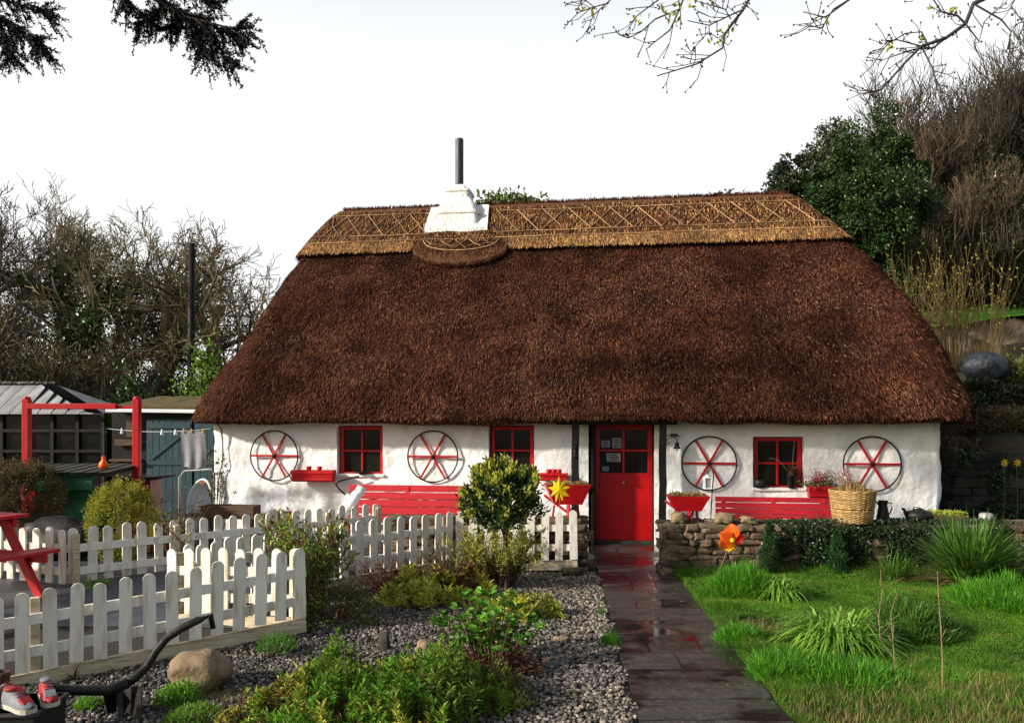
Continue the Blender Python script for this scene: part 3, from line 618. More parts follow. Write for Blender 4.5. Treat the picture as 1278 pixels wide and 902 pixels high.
fs = (0, NFr + NC + 20)
straws(190000, (0.0, .80), (-60, NFr + NC + 40), 0.085, 0.0095, .30, mb, seed=2, spread=.16)
straws(9000, (0.0, .80), (NFr + NC + 40, SR - 60), 0.06, 0.02, .35, mb, seed=5)
# fringe of straw ends at the eave
r = np.random.default_rng(9); n = 16000; s = r.uniform(-80, NFr + 80, n).astype(int) % SR; f = r.random((n, 1))
P = lip[s] * (1 - f) + lo[s] * f; P[:, 2] -= .002
D = np.c_[r.normal(0, .12, n), r.normal(-.15, .15, n), -np.ones(n)]
mb.leaves(P + np.c_[np.zeros(n), np.zeros(n), .02 * np.ones(n)], D, np.c_[r.normal(0, .5, n), -np.ones(n), r.normal(0, .3, n)], r.uniform(.02, .055, n), r.uniform(.006, .016, n), np.clip(r.normal(.35, .25, n), 0, 1), fold=0)
mb.build('straw_surface', M['straw'], roof)
mb = MB(); straws(42000, (0.0, .76), (-60, NFr + NC + 40), 0.070, 0.0085, .40, mb, seed=8, spread=.22, tmin=lambda u, t: np.array([mnoise.noise(Vector((p * .55, q * 5, 3))) + .5 * mnoise.noise(Vector((p * 2.3, q * 9, 6))) for p, q in zip(u, t)]) + .35 * np.random.default_rng(4).random(len(u)) + .02 * u > .26)
mb.build('pale_straw', M['palestraw'], roof)  # pale tan straws in random patches, denser towards the right

# ridge cap with a scalloped lower edge under the chimney
UC = hl(577, 300, 1.9)[0]
def capt(P, u):
    b = 0.758 - 0.0 * u; d = np.clip(1 - ((u - UC - .02) / .98) ** 2, 0, 1); return b - .075 * np.sqrt(d) * (P < 1.5)
s_idx = np.arange(SR).astype(float)
u_at = rpt(np.full(SR, .76), s_idx)[0]
t0 = capt(u_at[:, 1] - .6, u_at[:, 0]) if False else 0.758 - .085 * np.sqrt(np.clip(1 - ((u_at[:, 0] - UC) / .88) ** 2, 0, 1)) * (u_at[:, 1] < 2.2)
rows = []
for k, f in enumerate(np.linspace(0, 1, 26)):
    t = t0 + (1 - t0) * f; P, N = rpt(t, s_idx); rows.append(P + N * (0.085 + .02 * (1 - f))) 
rows = np.array(rows); rows[:, :, :] += (np.array([.012 * mnoise.noise(Vector(p) * 4) for p in rows.reshape(-1, 3)]).reshape(rows.shape[:2]))[..., None]
P, N = rpt(t0 + .004, s_idx); lowr = P - N * .03
e = rows[-1].copy(); e[:, 1] = 2.6; e[:, 2] = rows[-1][:, 2].max() + .03 + .012 * np.sin(e[:, 0] * 9) ; e[:, 0] = np.clip(e[:, 0], UE[-1, 0] + .0, UE[-1, 1] - .0)
mb = MB(); mb.grid(np.concatenate([lowr[None], rows, e[None]]), closed=True); cap = mb.build('ridge_cap', M['cap'], roof, smooth=True)
mb = MB()
straws(38000, (.66, .985), (-30, NFr + NC + 20), 0.085, 0.009, .10, mb, lumpy=0, off=.104, seed=21, spread=.07,
       tmin=lambda u, t: t > 0.768 - .085 * np.sqrt(np.clip(1 - ((u - UC) / .88) ** 2, 0, 1)))
r = np.random.default_rng(31); n = 6500; P = e[r.integers(0, NFr, n)].copy(); P[:, 0] = r.uniform(UE[-1, 0] + .05, UE[-1, 1] - .05, n); P[:, 1] = 2.6 + r.normal(0, .05, n); P[:, 2] = e[:, 2].mean() - .04
mb.leaves(P, np.c_[r.normal(0, .1, n), r.normal(0, .25, n), np.ones(n)], np.c_[r.normal(0, .3, n), -np.ones(n), np.zeros(n)], r.uniform(.06, .12, n), .014, np.clip(r.normal(.35, .25, n), 0, 1), fold=0)
n = 7000; s = r.uniform(-20, NFr + 20, n); ti = np.interp(s % SR, s_idx, t0); P, N = rpt(ti, s); P = P + N * r.uniform(.0, .10, (n, 1))
D = np.zeros_like(P); D[:, 2] = -1; D -= N * (D * N).sum(1, keepdims=True)
mb.leaves(P, D + r.normal(0, .12, (n, 3)), N + r.normal(0, .3, (n, 3)), r.uniform(.03, .07, n), .014, np.clip(r.normal(.4, .25, n), 0, 1), fold=0)
mb.build('straw_ends', M['straw'], cap)
mb = MB(); straws(13000, (.755, .815), (-30, NFr + NC + 20), 0.085, 0.010, .06, mb, lumpy=0, off=.108, seed=23, spread=.07, tmin=lambda u, t: np.abs(u - UC) > .92)
straws(8000, (.80, .985), (-30, NFr + NC + 20), 0.080, 0.008, .10, mb, lumpy=0, off=.108, seed=24, spread=.08)
mb.build('golden_straw', M['capstraw'], cap)
# hazel rods: long runs, crosses, scallop arc
def capat(u, t, off=.118):
    v, z = prof(t); v1, z1 = prof(t + .01); d = Vector((0, v1 - v, z1 - z)).normalized(); n_ = Vector((0, -d.z, d.y)); a = np.interp(t, TT, UE[:, 0]); b = np.interp(t, TT, UE[:, 1])
    return Vector((min(max(u, a + .08), b - .08), v, z)) + n_ * off
rng = random.Random(5); lines = []
gapL, gapR = hl(538, 290, 2.2)[0], hl(618, 290, 2.2)[0]
def run(u0, u1, t, r_=.009):
    u = u0
    while u < u1:
        w = min(u1, u + rng.uniform(.7, 1.2)); k = 5; dt = rng.uniform(-.003, .003)
        lines.append(([capat(u + (w - u) * i / (k - 1), t + dt + rng.uniform(-.0015, .0015)) for i in range(k)], r_)); u = w - .06 if w < u1 else u1 + 1
for (tt_, gap) in ((.955, True), (.835, True), (.800, False)):
    a = np.interp(tt_, TT, UE[:, 0]) + .1; b = np.interp(tt_, TT, UE[:, 1]) - .1
    if gap: run(a, gapL, tt_); run(gapR, b, tt_)
    else: run(a, b, tt_)
for (a, b) in ((np.interp(.9, TT, UE[:, 0]) + .12, gapL - .02), (gapR + .02, np.interp(.9, TT, UE[:, 1]) - .12)):
    nX = max(1, round((b - a) / .44)); st = (b - a) / nX
    for i in range(nX):
        for (p, q) in ((.835, .955), (.955, .835)):
            j = rng.uniform(-.06, .06)
            lines.append(([capat(a + i * st + j, p, .125), capat(a + (i + .5) * st + j, (p + q) / 2, .125), capat(a + (i + 1) * st + j, q, .125)], .0075))
arc = []
for i in range(21):
    x = -1 + 2 * i / 20; arc.append(capat(UC + x * .72, .795 - .058 * math.sqrt(max(0, 1 - x * x))))
lines.append((arc, .009))
for i in range(-2, 3):
    for d in (-1, 1):
        x0 = i * .27; lines.append(([capat(UC + x0 - d * .12, .795, .125), capat(UC + x0, .77, .125), capat(UC + x0 + d * .12, .746 + .012 * abs(i), .125)], .007))
mb = MB()
for L_ in lines: mb.tube([tuple(p) for p in L_[0]], L_[1], 5, tint=rng.random())
mb.build('hazel_lattice', M['rod'], cap)

# --- chimney
u0, v0, _ = hl(574, 290, 2.35)
def sq(h, z): return (h, z)
mb = MB(); K = []
def ring(cx, cy, hx, hy, z, n=8):
    P = rrect(cx - hx, cx + hx, cy - hy, cy + hy, min(hx, hy) * .22, n, 3, n); return np.c_[P, np.full(len(P), z)]
prof_ch = [(-.02, 2.6, .50, .50, 5.15), (-.02, 2.6, .50, .50, 5.50), (.0, 2.55, .47, .50, 5.60), (.01, 2.5, .42, .50, 5.68), (.01, 2.5, .385, .47, 5.90), (.01, 2.5, .41, .49, 5.91), (.01, 2.5, .41, .49, 5.96), (.0, 2.5, .37, .45, 5.985), (-.01, 2.5, .33, .40, 6.12),
           (-.02, 2.5, .26, .30, 6.24), (-.03, 2.5, .225, .26, 6.28), (-.03, 2.5, .22, .25, 6.38), (-.03, 2.5, .245, .27, 6.39), (-.03, 2.5, .24, .27, 6.43), (-.03, 2.5, .16, .18, 6.46), (-.04, 2.5, .13, .14, 6.53), (-.04, 2.5, .10, .11, 6.56), (-.04, 2.5, .0, .0, 6.565)]
Gc = np.array([ring(u0 + a, b, hx, hy, z) for a, b, hx, hy, z in prof_ch]); 
Gc += np.array([.012 * mnoise.noise(Vector(p) * 3) for p in Gc.reshape(-1, 3)]).reshape(Gc.shape[:2])[..., None] * np.array([1, 1, .5])
mb.grid(Gc, closed=True); ch = mb.build('chimney', M['stack'], cot, smooth=False, bevel=0)
# flaunching sheet that spreads over the thatch in front of the stack
mb = MB(); g = []
for i, f in enumerate(np.linspace(0, 1, 8)):
    t_ = .858 + .127 * f; row = []
    for x in np.linspace(-1, 1, 14): p = capat(u0 + .0 + x * (.60 - .03 * f), t_, .15 + .012 * math.sin(x * 5 + f * 4)); row.append(tuple(p))
    g.append(row)
g = np.array(g); back = g - np.array([0, -.0, .12]); mb.grid(g); mb.grid(back, flip=True)
fr = np.array([back[0], g[0]]); mb.grid(fr); mb.grid(np.array([g[:, 0], back[:, 0]])); mb.grid(np.array([back[:, -1], g[:, -1]])); mb.build('flashing', M['stack'], ch)
mb = MB(); mb.lathe([(.08, 6.5), (.08, 7.47), (.073, 7.48), (.066, 7.47), (.066, 7.2)], (u0 - .04, 2.5, 0), 20); mb.lathe([(.10, 6.53), (.10, 6.58), (.081, 6.59)], (u0 - .04, 2.5, 0), 20)
mb.build('flue_pipe', M['pipe'], ch, smooth=False)

# --- windows
def window(i, o, v):
    a, b, z0, z1 = o; w, h = b - a, z1 - z0; f = .055
    root = MB(); cx, cz = (a + b) / 2, (z0 + z1) / 2
    for (c_, s_) in (((a + f / 2, v, cz), (f, .06, h)), ((b - f / 2, v, cz), (f, .06, h)), ((cx, v - .002, z1 - f / 2), (w, .062, f)), ((cx, v - .004, z0 + f / 2), (w + .02, .075, f))):
        root.box(c_, s_)
    root.box((cx, v + .004, cz), (.032, .045, h - f)); root.box((cx, v + .006, cz), (w - f, .043, .03))
    wo = root.build('window', M['red'], cot, bevel=.004)
    hw_, hh = (w - 2 * f - .032) / 2, (h - 2 * f - .03) / 2
    for sx in (-1, 1):
        for sz in (-1, 1):
            g = MB(); g.box((cx + sx * (hw_ / 2 + .016), v + .015, cz + sz * (hh / 2 + .015)), (hw_ + .01, .006, hh + .01)); g.build('pane', M['glass'], wo)
    return wo
wo = [window(i, w, WD) for i, w in enumerate(wins)]
p = hl(630, 576, WD - .0); mb = MB(); mb.box((p[0], WD + .006, p[2] - .02), (.17, .003, .22)); mb.build('notice', M['paper'], wo[1])
mb = MB()
for k in range(6): mb.box((p[0] + .01 * math.sin(k), WD + .003, p[2] + .05 - k * .026), (.11, .002, .007))
mb.build('printed_lines', M['ink'], wo[1])
# sills
for i, o in enumerate(wins):
    mb = MB(); a, b, z0, z1 = o; zz = ops[i][2]
    mb.box(((a + b) / 2, .10, zz - .0), (b - a + .10, .26, .05)); mb.build('sill', M['wash'], cot, bevel=.012)
# door
a, b, z0, z1 = dr; a += .05; v = .22; z0 = .05; cx = (a + b) / 2; f = .075
doo = MB()
for c_, s_ in (((a + f / 2, v, (z0 + z1) / 2), (f, .05, z1 - z0)), ((b - f / 2, v, (z0 + z1) / 2), (f, .05, z1 - z0)), ((cx, v, z1 - .06), (b - a - 2 * f, .05, .12))): doo.box(c_, s_)
zt = hl(770, 590, v)[2]; doo.box((cx, v + .0, (z0 + zt) / 2), (b - a - 2 * f, .048, zt - z0))
zm = hl(770, 562, v)[2]; doo.box((cx, v, (zt + z1 - .12) / 2), (.035, .046, z1 - .12 - zt)); doo.box((cx, v, zm), (b - a - 2 * f, .045, .035))
door = doo.build('door', M['reddoor'], cot, bevel=.006)
ztp = z1 - .12; xs2 = [(a + f, cx - .0175), (cx + .0175, b - f)]
for (x0, x1) in xs2:
    for (q0, q1) in ((zt, zm - .0175), (zm + .0175, ztp)):
        g = MB(); g.box(((x0 + x1) / 2, v + .008, (q0 + q1) / 2), (x1 - x0 + .004, .006, q1 - q0 + .004)); g.build('pane', M['glass'], door)
def paper(x0, x1, q0, q1, lines_=4):
    g = MB(); g.box(((x0 + x1) / 2, v + .002, (q0 + q1) / 2), (x1 - x0, .003, q1 - q0)); g.build('notice', M['paper'], door)
    g = MB()
    for k in range(lines_): g.box(((x0 + x1) / 2 + .008 * math.sin(k * 3), v - .001, q1 - (k + 1) * (q1 - q0) / (lines_ + 1)), ((x1 - x0) * (.75 if k % 2 else .55), .002, (q1 - q0) / (lines_ * 3)))
    g.build('printed_lines', M['ink'], door)
x0, x1 = xs2[0]; w = x1 - x0
paper(x0 + w * .30, x0 + w * .92, zt + (zm - zt) * .50, zt + (zm - zt) * .88, 3); paper(x0 + w * .08, x0 + w * .45, zm + .05, zm + .16, 3); paper(x0 + w * .55, x0 + w * .95, zm + .04, zm + .20, 4); paper(x0 + w * .12, x0 + w * .4, zt + .03, zt + .10, 2)
mb = MB(); mb.lathe([(.0, 0), (.022, 0), (.03, .012), (.022, .03), (.008, .036), (.0, .036)], (cx, v - .026, hl(776, 602, v)[2]), 16, rot=rotm(rad(90))); mb.build('knocker', M['brass'], door, smooth=True)
mb = MB(); mb.box((cx, .2, .035), (b - a + .1, .30, .05)); mb.build('threshold', M['darkstone'], cot, bevel=.01)
# black jambs and porch lintel
mb = MB(); mb.box((a - .03, .12, 1.0), (.058, .22, 2.06)); mb.box((b + .012, .16, 1.0), (.03, .15, 2.06)); mb.box((cx, .10, z1 + .05), (b - a + .10, .18, .10)); mb.build('door_frame', M['blackwood'], cot, bevel=.006)
# porch posts and beam
for (pa, pb, vv) in ((712, 724, -.26), (823, 831, -.26)):
    q0, q1 = hl(pa, 560, vv), hl(pb, 560, vv); mb = MB(); n = 9; w = q1[0] - q0[0]
    for k in range(n - 1):
        za, zb = k * 2.0 / (n - 1), (k + 1) * 2.0 / (n - 1); mb.bar(((q0[0] + q1[0]) / 2 + .006 * math.sin(k * 2), vv, za), ((q0[0] + q1[0]) / 2 + .006 * math.sin(k * 2 + 2), vv, zb + .002), w, .11)
    mb.build('porch_post', M['blackwood'], cot, bevel=.004)
q0, q1 = hl(694, 527, -.26), hl(845, 527, -.26); mb = MB(); mb.box(((q0[0] + q1[0]) / 2, -.25, 1.965), (q1[0] - q0[0], .13, .125)); mb.build('porch_beam', M['blackwood'], cot, bevel=.01)
# cable running down the left corner
pts = [hl(x, y, -.05 - .01 * i % .03) for i, (x, y) in enumerate([(262, 521), (270, 527), (276, 535), (278, 550), (278, 575), (273, 597), (271, 625)])]
mb = MB(); mb.tube(pts, .010, 6); mb.build('cable', M['black'], cot, smooth=True)
# ------------------------------------------------------------------ things on and against the cottage wall
def wheel(px, py, label):
    u, v, z = hl(px, py, -.04); w = hw(u, v, z)
    t = thing('cart_wheel', label, 'wheel', w, rad(TH), 'cart wheels hung on the white wall'); r = .415
    an = np.linspace(0, 2 * np.pi, 49)
    mb = MB(); mb.tubes([(np.c_[r * np.cos(an), 0 * an, r * np.sin(an)], np.full(49, .012))], 8); mb.build('rim', M['black'], t, smooth=True)
    me = None
    for k in range(6):
        a = k * math.pi / 3; mb = MB(); mb.bar((.03 * math.cos(a), 0, .03 * math.sin(a)), ((r - .008) * math.cos(a), 0, (r - .008) * math.sin(a)), .016, .034); mb.build('spoke', M['red'], t, bevel=.003)
    mb = MB(); mb.lathe([(0, -.02), (.035, -.02), (.035, .02), (.012, .026), (.012, .05), (0, .05)], (0, 0, 0), 14, rot=rotm(rad(90))); mb.build('hub', M['black'], t, smooth=False)
for px, py, lb in ((342, 568.5, 'red spoked cart wheel on the white wall, leftmost, above the brown trough'), (540, 569.5, 'red spoked cart wheel on the wall between the two left windows'),
                   (885, 578, 'red spoked cart wheel on the wall just right of the door, behind the hanging lantern'), (1088.5, 579, 'red spoked cart wheel at the far right of the wall, above the wicker basket')):
    wheel(px, py, lb)

def bench(px0, px1, ytop, v, h, label, m):
    a, b = hl(px0, ytop, v), hl(px1, ytop, v); w = b[0] - a[0]; top = (a[2] + b[2]) / 2
    t = thing('garden_bench', label, 'bench', hw((a[0] + b[0]) / 2, v, 0), rad(TH), 'long red benches against the cottage wall')
    n = 4; hh = (top - .46) / n
    for k in range(n):
        mb = MB(); mb.box((0, .0 + .012 * k, .46 + hh * (k + .5)), (w, .022, hh - .012)); mb.build('back_slat', m, t, bevel=.004)
    for k in range(4):
        mb = MB(); mb.box((0, -.05 - .095 * k, .43), (w, .085, .025)); mb.build('seat_slat', m, t, bevel=.004)
    for x in (-w / 2 + .12, 0, w / 2 - .12):
        mb = MB(); mb.box((x, -.36, .21), (.06, .06, .42)); mb.build('leg', m, t, bevel=.004)
        mb = MB(); mb.box((x, .035, (top - .03) / 2), (.06, .045, top - .03)); mb.build('back_post', m, t, bevel=.004)
bench(435, 583, 605, -.20, .9, 'long red slatted bench under the windows left of the door, sunlit', M['redflat'])
bench(893, 1040, 620, -.22, .8, 'long dark red slatted bench right of the door, under the right hand window', M['redflat'])

def wallbox(px0, px1, py0, py1, v, label, cups, flowers=None):
    a, b = hl(px0, py0, v), hl(px1, py1, v); w = b[0] - a[0]; h = a[2] - b[2]
    t = thing('window_box', label, 'planter', hw((a[0] + b[0]) / 2, v, b[2]), rad(TH), 'red flower boxes fixed to the wall')
    mb = MB(); mb.box((0, .0, h / 2), (w, .17, h), taper=(.93, .8)); mb.box((0, -.088, h * .8), (w + .01, .012, h * .25)); mb.box((0, -.082, h * .2), (w * .97, .012, h * .2)); mb.build('box', M['red'], t, bevel=.006)
    for c in cups:
        mb = MB(); mb.lathe([(.035, 0), (.045, .075), (.038, .075), (.03, .01)], (c, 0, h - .015), 14); mb.build('pot', M['red'], t, smooth=True)
    return t, w, h
wallbox(365, 418, 586, 601, -.16, 'red flower box with two small red pots on top, right of the leftmost wheel', (-.08, .10))
wallbox(669, 709, 590, 600, -.16, 'red flower box with three small red pots, left of the black porch post', (-.05, .03, .11))
tb, wbx, hbx = wallbox(1008, 1040, 606, 621, -.13, 'small red flower box of pink and cream flowers beside the basket', ())
rr = np.random.default_rng(4)
def flowers(name, m, c, r, n, parent, size=.03):
    mb = MB(); P = np.array(c) + rr.normal(0, 1, (n, 3)) * np.array(r); D = rr.normal(0, 1, (n, 3)) + [0, -.2, .5]
    mb.leaves(P, D, rr.normal(0, 1, (n, 3)), rr.uniform(.6, 1.3, n) * size, size * .7, rr.random(n)); return tag(mb.build(name, m, parent), kind='stuff')
flowers('pink_flowers', M['pink'], (-.06, -.02, hbx + .10), (.05, .05, .065), 260, tb); flowers('cream_flowers', M['cream'], (.10, -.02, hbx + .11), (.06, .05, .06), 300, tb)
flowers('stems', M['olive'], (.0, -.0, hbx + .03), (.12, .05, .03), 200, tb, .05)

# things on the window sills and wall
u, v, z = hl(450, 598, -.10); t = thing('iron_dish', 'small black iron dish on the sill of the leftmost window', 'dish', hw(u, .0, ops[0][2] + .025), rad(TH))
mb = MB(); mb.lathe([(.05, 0), (.05, .012), (.12, .028), (.125, .04), (.04, .03)], (0, -.03, 0), 18); mb.build('bowl', M['black'], t, smooth=True)
mb = MB(); mb.tube([(-.0, -.03, .03), (0, -.03, .055), (.02, -.03, .06)], .01, 6); mb.build('handle', M['black'], t)
u, v, z = hl(949, 612, .0); t = thing('black_pot', 'low black cooking pot on the left end of the right hand window sill', 'pot', hw(u, .02, ops[2][2] + .026), rad(TH))
mb = MB(); mb.lathe([(.09, 0), (.105, .03), (.105, .12), (.095, .125), (.09, .03)], (0, 0, 0), 18); mb.build('pot_body', M['black'], t, smooth=True)
mb = MB(); mb.lathe([(.0, .05), (.088, .05), (.088, .115), (.0, .115)], (0, 0, 0), 18); mb.build('soil', M['soil'], t)
u, v, z = hl(988, 618, .0); t = thing('potted_plant', 'withered brown spiky plant in a dark pot on the right hand window sill', 'plant', hw(u, .0, ops[2][2] + .026), rad(TH))
mb = MB(); mb.lathe([(.06, 0), (.085, .18), (.09, .18), (.09, .20), (.07, .19)], (0, -.01, 0), 16); mb.build('pot', M['plasticdark'], t, smooth=True)
n = 90; az = rr.uniform(0, 6.28, n); mb = MB(); mb.blades(np.c_[rr.normal(0, .02, (n, 2)), np.full(n, .17)], az, rr.uniform(.1, .42, n), rr.uniform(.05, .3, n), .016, rr.random(n), droop=.5); mb.build('leaves', M['brownleaf'], t)
mb = MB(); mb.tube([(0, 0, .18), (.02, 0, .5), (.05, .02, .72)], .005, 5); mb.tube([(0, 0, .2), (-.2, -.05, .42), (-.34, -.06, .46)], .005, 5); mb.build('stem', M['stem'], t)

# iron lantern on the porch post, bell and bracket, white lantern on a crook
u, v, z = hl(718, 570, -.34); t = thing('hanging_lantern', 'small black iron lantern hanging on the left porch post', 'lantern', hw(u, -.35, z), rad(TH))
mb = MB(); mb.lathe([(.0, 0), (.05, .0), (.055, .02), (.03, .05), (.03, .12), (.05, .14), (.02, .17), (.0, .18)], sides=10); mb.build('body', M['black'], t)
mb = MB(); an = np.linspace(0, 2 * np.pi, 17); mb.tubes([(np.c_[.025 * np.cos(an), 0 * an, .205 + .025 * np.sin(an)], np.full(17, .004))], 5); mb.build('ring', M['black'], t)
u, v, z = hl(845, 560, -.18); t = thing('door_bell', 'black iron bell with a scrolled bracket on the wall right of the door', 'bell', hw(u, -.18, z), rad(TH))
mb = MB(); mb.lathe([(.055, 0), (.058, .012), (.04, .03), (.032, .08), (.02, .10), (.0, .105)], (0, 0, .0), 14); mb.lathe([(0, -.03), (.012, -.025), (.012, -.01), (0, 0)], sides=8); mb.build('bell', M['black'], t, smooth=True)
mb = MB(); mb.tube([(0, 0, .1), (.0, 0, .15), (-.04, .02, .18), (-.12, .1, .16), (-.16, .15, .10), (-.13, .15, .06), (-.1, .14, .1)], .007, 6); mb.tube([(-.16, .15, .2), (-.04, .12, .2), (0.05, .06, .19)], .006, 6); mb.box((-.04, .1, .215), (.12, .012, .03)); mb.build('bracket', M['black'], t)
P0 = at(884, 648, 9.95); P0.z = .02; t = thing('crook_lantern', 'white framed lantern hanging on a thin black crook above the right wheelbarrow', 'lantern', P0)
mb = MB(); mb.tube([(0, 0, 0), (.03, 0, .6), (.05, 0, 1.0), (.07, 0, 1.22), (.05, 0, 1.29), (.0, 0, 1.28), (-.01, 0, 1.25)], .007, 6); mb.build('crook', M['black'], t, smooth=True)
mb = MB()
for (x, y) in ((-1, -1), (1, -1), (1, 1), (-1, 1)): mb.box((-.01 + x * .042, y * .042, 1.12), (.012, .012, .13))
mb.box((-.01, 0, 1.05), (.10, .10, .015)); mb.box((-.01, 0, 1.19), (.10, .10, .015)); mb.lathe([(.055, 1.197), (.02, 1.225), (0, 1.23)], (-.01, 0, 0), 4); mb.build('lantern_frame', M['plasticwhite'], t, bevel=.002)
mb = MB(); mb.box((-.01, 0, 1.12), (.075, .075, .12)); mb.build('lantern_glass', M['cloth'], t)

# white painted log and bent hose by the left bench, flower pot, wooden trough
a, b = at(452, 608, 11.35), at(420, 655, 11.15); t = tag(None, None) if 0 else None
mb = MB(); n = 9; pts = [tuple((b.lerp(a, k / (n - 1)) - b) + Vector((.01 * math.sin(k * 2), 0, .012 * math.cos(k * 3)))) for k in range(n)]
lowp = Vector((b.x - (a.x - b.x) * .75, b.y, .04)); 
pts = [tuple(lowp - b)] + pts
mb.tube(pts, [.10, .095, .09, .085, .085, .08, .085, .08, .078, .07], 12); o = mb.build('painted_log', M['wash'], loc=b, smooth=True); tag(o, 'white painted tree limb leaning up beside the left red bench', 'log')
mb = MB(); q = [hl(x, y, -.12) for x, y in ((448, 594), (436, 597), (424, 600), (419, 604), (424, 611), (431, 617))]; q = [hw(*p) for p in q]; o0 = q[-1]
mb.tube([tuple(p - o0) for p in q], .014, 7, ); o = mb.build('bent_pipe', M['black'], loc=o0, smooth=True); tag(o, 'black bent pipe on the white wall left of the red bench', 'pipe')
def trough():
    a, b = at(261, 634, 11.9), at(316, 634, 11.6); w = (b - a).length
    t = thing('wooden_trough', 'brown wooden trough of soil standing against the left end of the white wall', 'planter', ((a.x + b.x) / 2, 11.75, 0), rad(-6))
    zt = (a.z + b.z) / 2 + .05; mb = MB(); h = .2
    for y in (-.12, .12): mb.box((0, y, zt - h / 2), (w, .025, h))
    for x in (-w / 2 + .012, w / 2 - .012): mb.box((x, 0, zt - h / 2), (.025, .215, h))
    mb.box((0, 0, zt - h + .012), (w - .05, .21, .02)); mb.build('trough_box', M['brownwood'], t, bevel=.004)
    mb = MB(); mb.box((0, 0, zt - .09), (w - .052, .213, .12)); mb.build('soil', M['soil'], t)
    for x in (-w / 2 + .08, w / 2 - .08):
        mb = MB(); mb.box((x, 0, (zt - h) / 2), (.07, .2, zt - h)); mb.build('leg', M['brownwood'], t)
trough()
P0 = at(362, 640, 11.3); t = thing('flower_pot', 'small terracotta flower pot on a low stone below the leftmost wheel', 'pot', (P0.x, P0.y, .46))
mb = MB(); mb.lathe([(.07, 0), (.10, .11), (.115, .11), (.115, .15), (.095, .15), (.09, .10)], sides=18); mb.build('pot_body', M['terracotta'], t, smooth=False)
mb = MB(); rock(mb, (0, 0, .23), (.45, .3, .48), np.random.default_rng(3), ICO3); o = mb.build('pedestal_stone', M['darkstone'], loc=(P0.x, P0.y, 0), smooth=True); tag(o, 'dark squared stone that carries the terracotta flower pot', 'stone')

# ------------------------------------------------------------------ dry-stone walls of the terrace
def stonewall(name, path, h, thick, seed, label, mat_='stone', ch=(.045, .13), ln=(.10, .40)):
    """path: list of (x, y); courses of separate rough stones over a dark core"""
    rg = np.random.default_rng(seed); p0 = np.array(path[0]); P = np.array(path) - p0
    seg = np.linalg.norm(np.diff(P, axis=0), axis=1); cum = np.r_[0, np.cumsum(seg)]; Ltot = cum[-1]
    t = thing(name, label, 'stone wall', (*p0, 0)); mb = MB(); core = MB()
    for i in range(len(seg)):
        a = P[i]; b = P[i + 1]; ang = math.atan2(b[1] - a[1], b[0] - a[0]); core.box(((a[0] + b[0]) / 2, (a[1] + b[1]) / 2, h / 2 - .03), (seg[i] - .05, thick - .12, h - .06), rotm(rz=ang))
    core.build('core', M['mortar'], t)
    for side in (-1, 1):
        z = -.02
        while z < h - .02:
            c = min(rg.uniform(*ch), h - z + .02); s = -rg.uniform(0, .1)
            while s < Ltot:
                l = rg.uniform(*ln) * (1.2 if c > .09 else 1); m = s + l / 2
                if m < Ltot + .02:
                    q = np.array([np.interp(m, cum, P[:, 0]), np.interp(m, cum, P[:, 1])]); i = min(max(np.searchsorted(cum, m) - 1, 0), len(seg) - 1)
                    d = (P[i + 1] - P[i]) / seg[i]; nn = np.array([d[1], -d[0]])
                    top = z + c > h - .05
                    dep = thick * .55; q = q + nn * -side * (-(thick / 2 - dep / 2) + rg.normal(0, .012)) * 1.0
                    rock(mb, (q[0], q[1], z + c / 2), (l * 1.02, dep + rg.uniform(-.03, .03), c * 1.05), rg, ICO3, boxy=.30, rz=math.atan2(d[1], d[0]) + rg.normal(0, .07), rough=.30)
                s += l
            z += c
    # end faces
    for (q, d) in ((P[0], P[1] - P[0]), (P[-1], P[-2] - P[-1])):
        d = d / np.linalg.norm(d); z = -.02
        while z < h - .03:
            c = rg.uniform(*ch); rock(mb, (q[0] + d[0] * .07, q[1] + d[1] * .07, z + c / 2), (.2, thick * rg.uniform(.7, 1.02), c * 1.03), rg, ICO3, boxy=.48, rz=math.atan2(d[1], d[0])); z += c
    mb.build('stones', M[mat_], t, smooth=True); return t
wr = stonewall('dry_stone_wall', [(1.95, 9.72), (3.3, 9.72), (5.2, 9.70), (7.6, 9.6), (9.4, 9.45)], .66, .40, 11, 'low dry stone retaining wall right of the path, partly hidden by ivy')
wl = stonewall('dry_stone_wall', [(-1.6, 10.15), (.98, 10.12)], .66, .36, 12, 'low dry stone wall behind the picket fence, ending left of the door')
def loose(px, py, Y, size, label, m='rocktan', z=None, seed=1, ico=ICO3, boxy=.6):
    q = at(px, py, Y); mb = MB(); rock(mb, (0, 0, size[2] / 2 - .01), size, np.random.default_rng(seed), ico, boxy=boxy, rough=.42); o = mb.build('stone', M[m], loc=(q.x, q.y, gzf(q.x, q.y) if z is None else z), smooth=True); return tag(o, label, 'stone')
loose(846, 645, 9.62, (.17, .16, .15), 'pale tan block on the left end of the right hand stone wall, under the wheelbarrow', z=.66, seed=2)
loose(904, 645, 9.62, (.23, .18, .14), 'tan block on the stone wall between the wheelbarrow and the long bench', z=.66, seed=3)
loose(934, 648, 9.62, (.20, .16, .09), 'low tan stone on the wall in front of the right hand bench', z=.66, seed=4)
loose(716, 724, 9.55, (.26, .2, .12), 'grey stone on the ground at the foot of the left wall end', 'stone', z=0, seed=5)
loose(248, 835, 5.62, (.42, .34, .29), 'rounded mossy tan boulder on the gravel behind the plough', seed=6, boxy=.8)
loose(531, 798, 6.35, (.16, .14, .11), 'small pale tan stone beside the leafy hydrangea', seed=7, boxy=.8)
loose(480, 799, 6.4, (.08, .07, .16), 'small dark upright stone in the gravel in front of the fence corner', 'darkstone', seed=8)
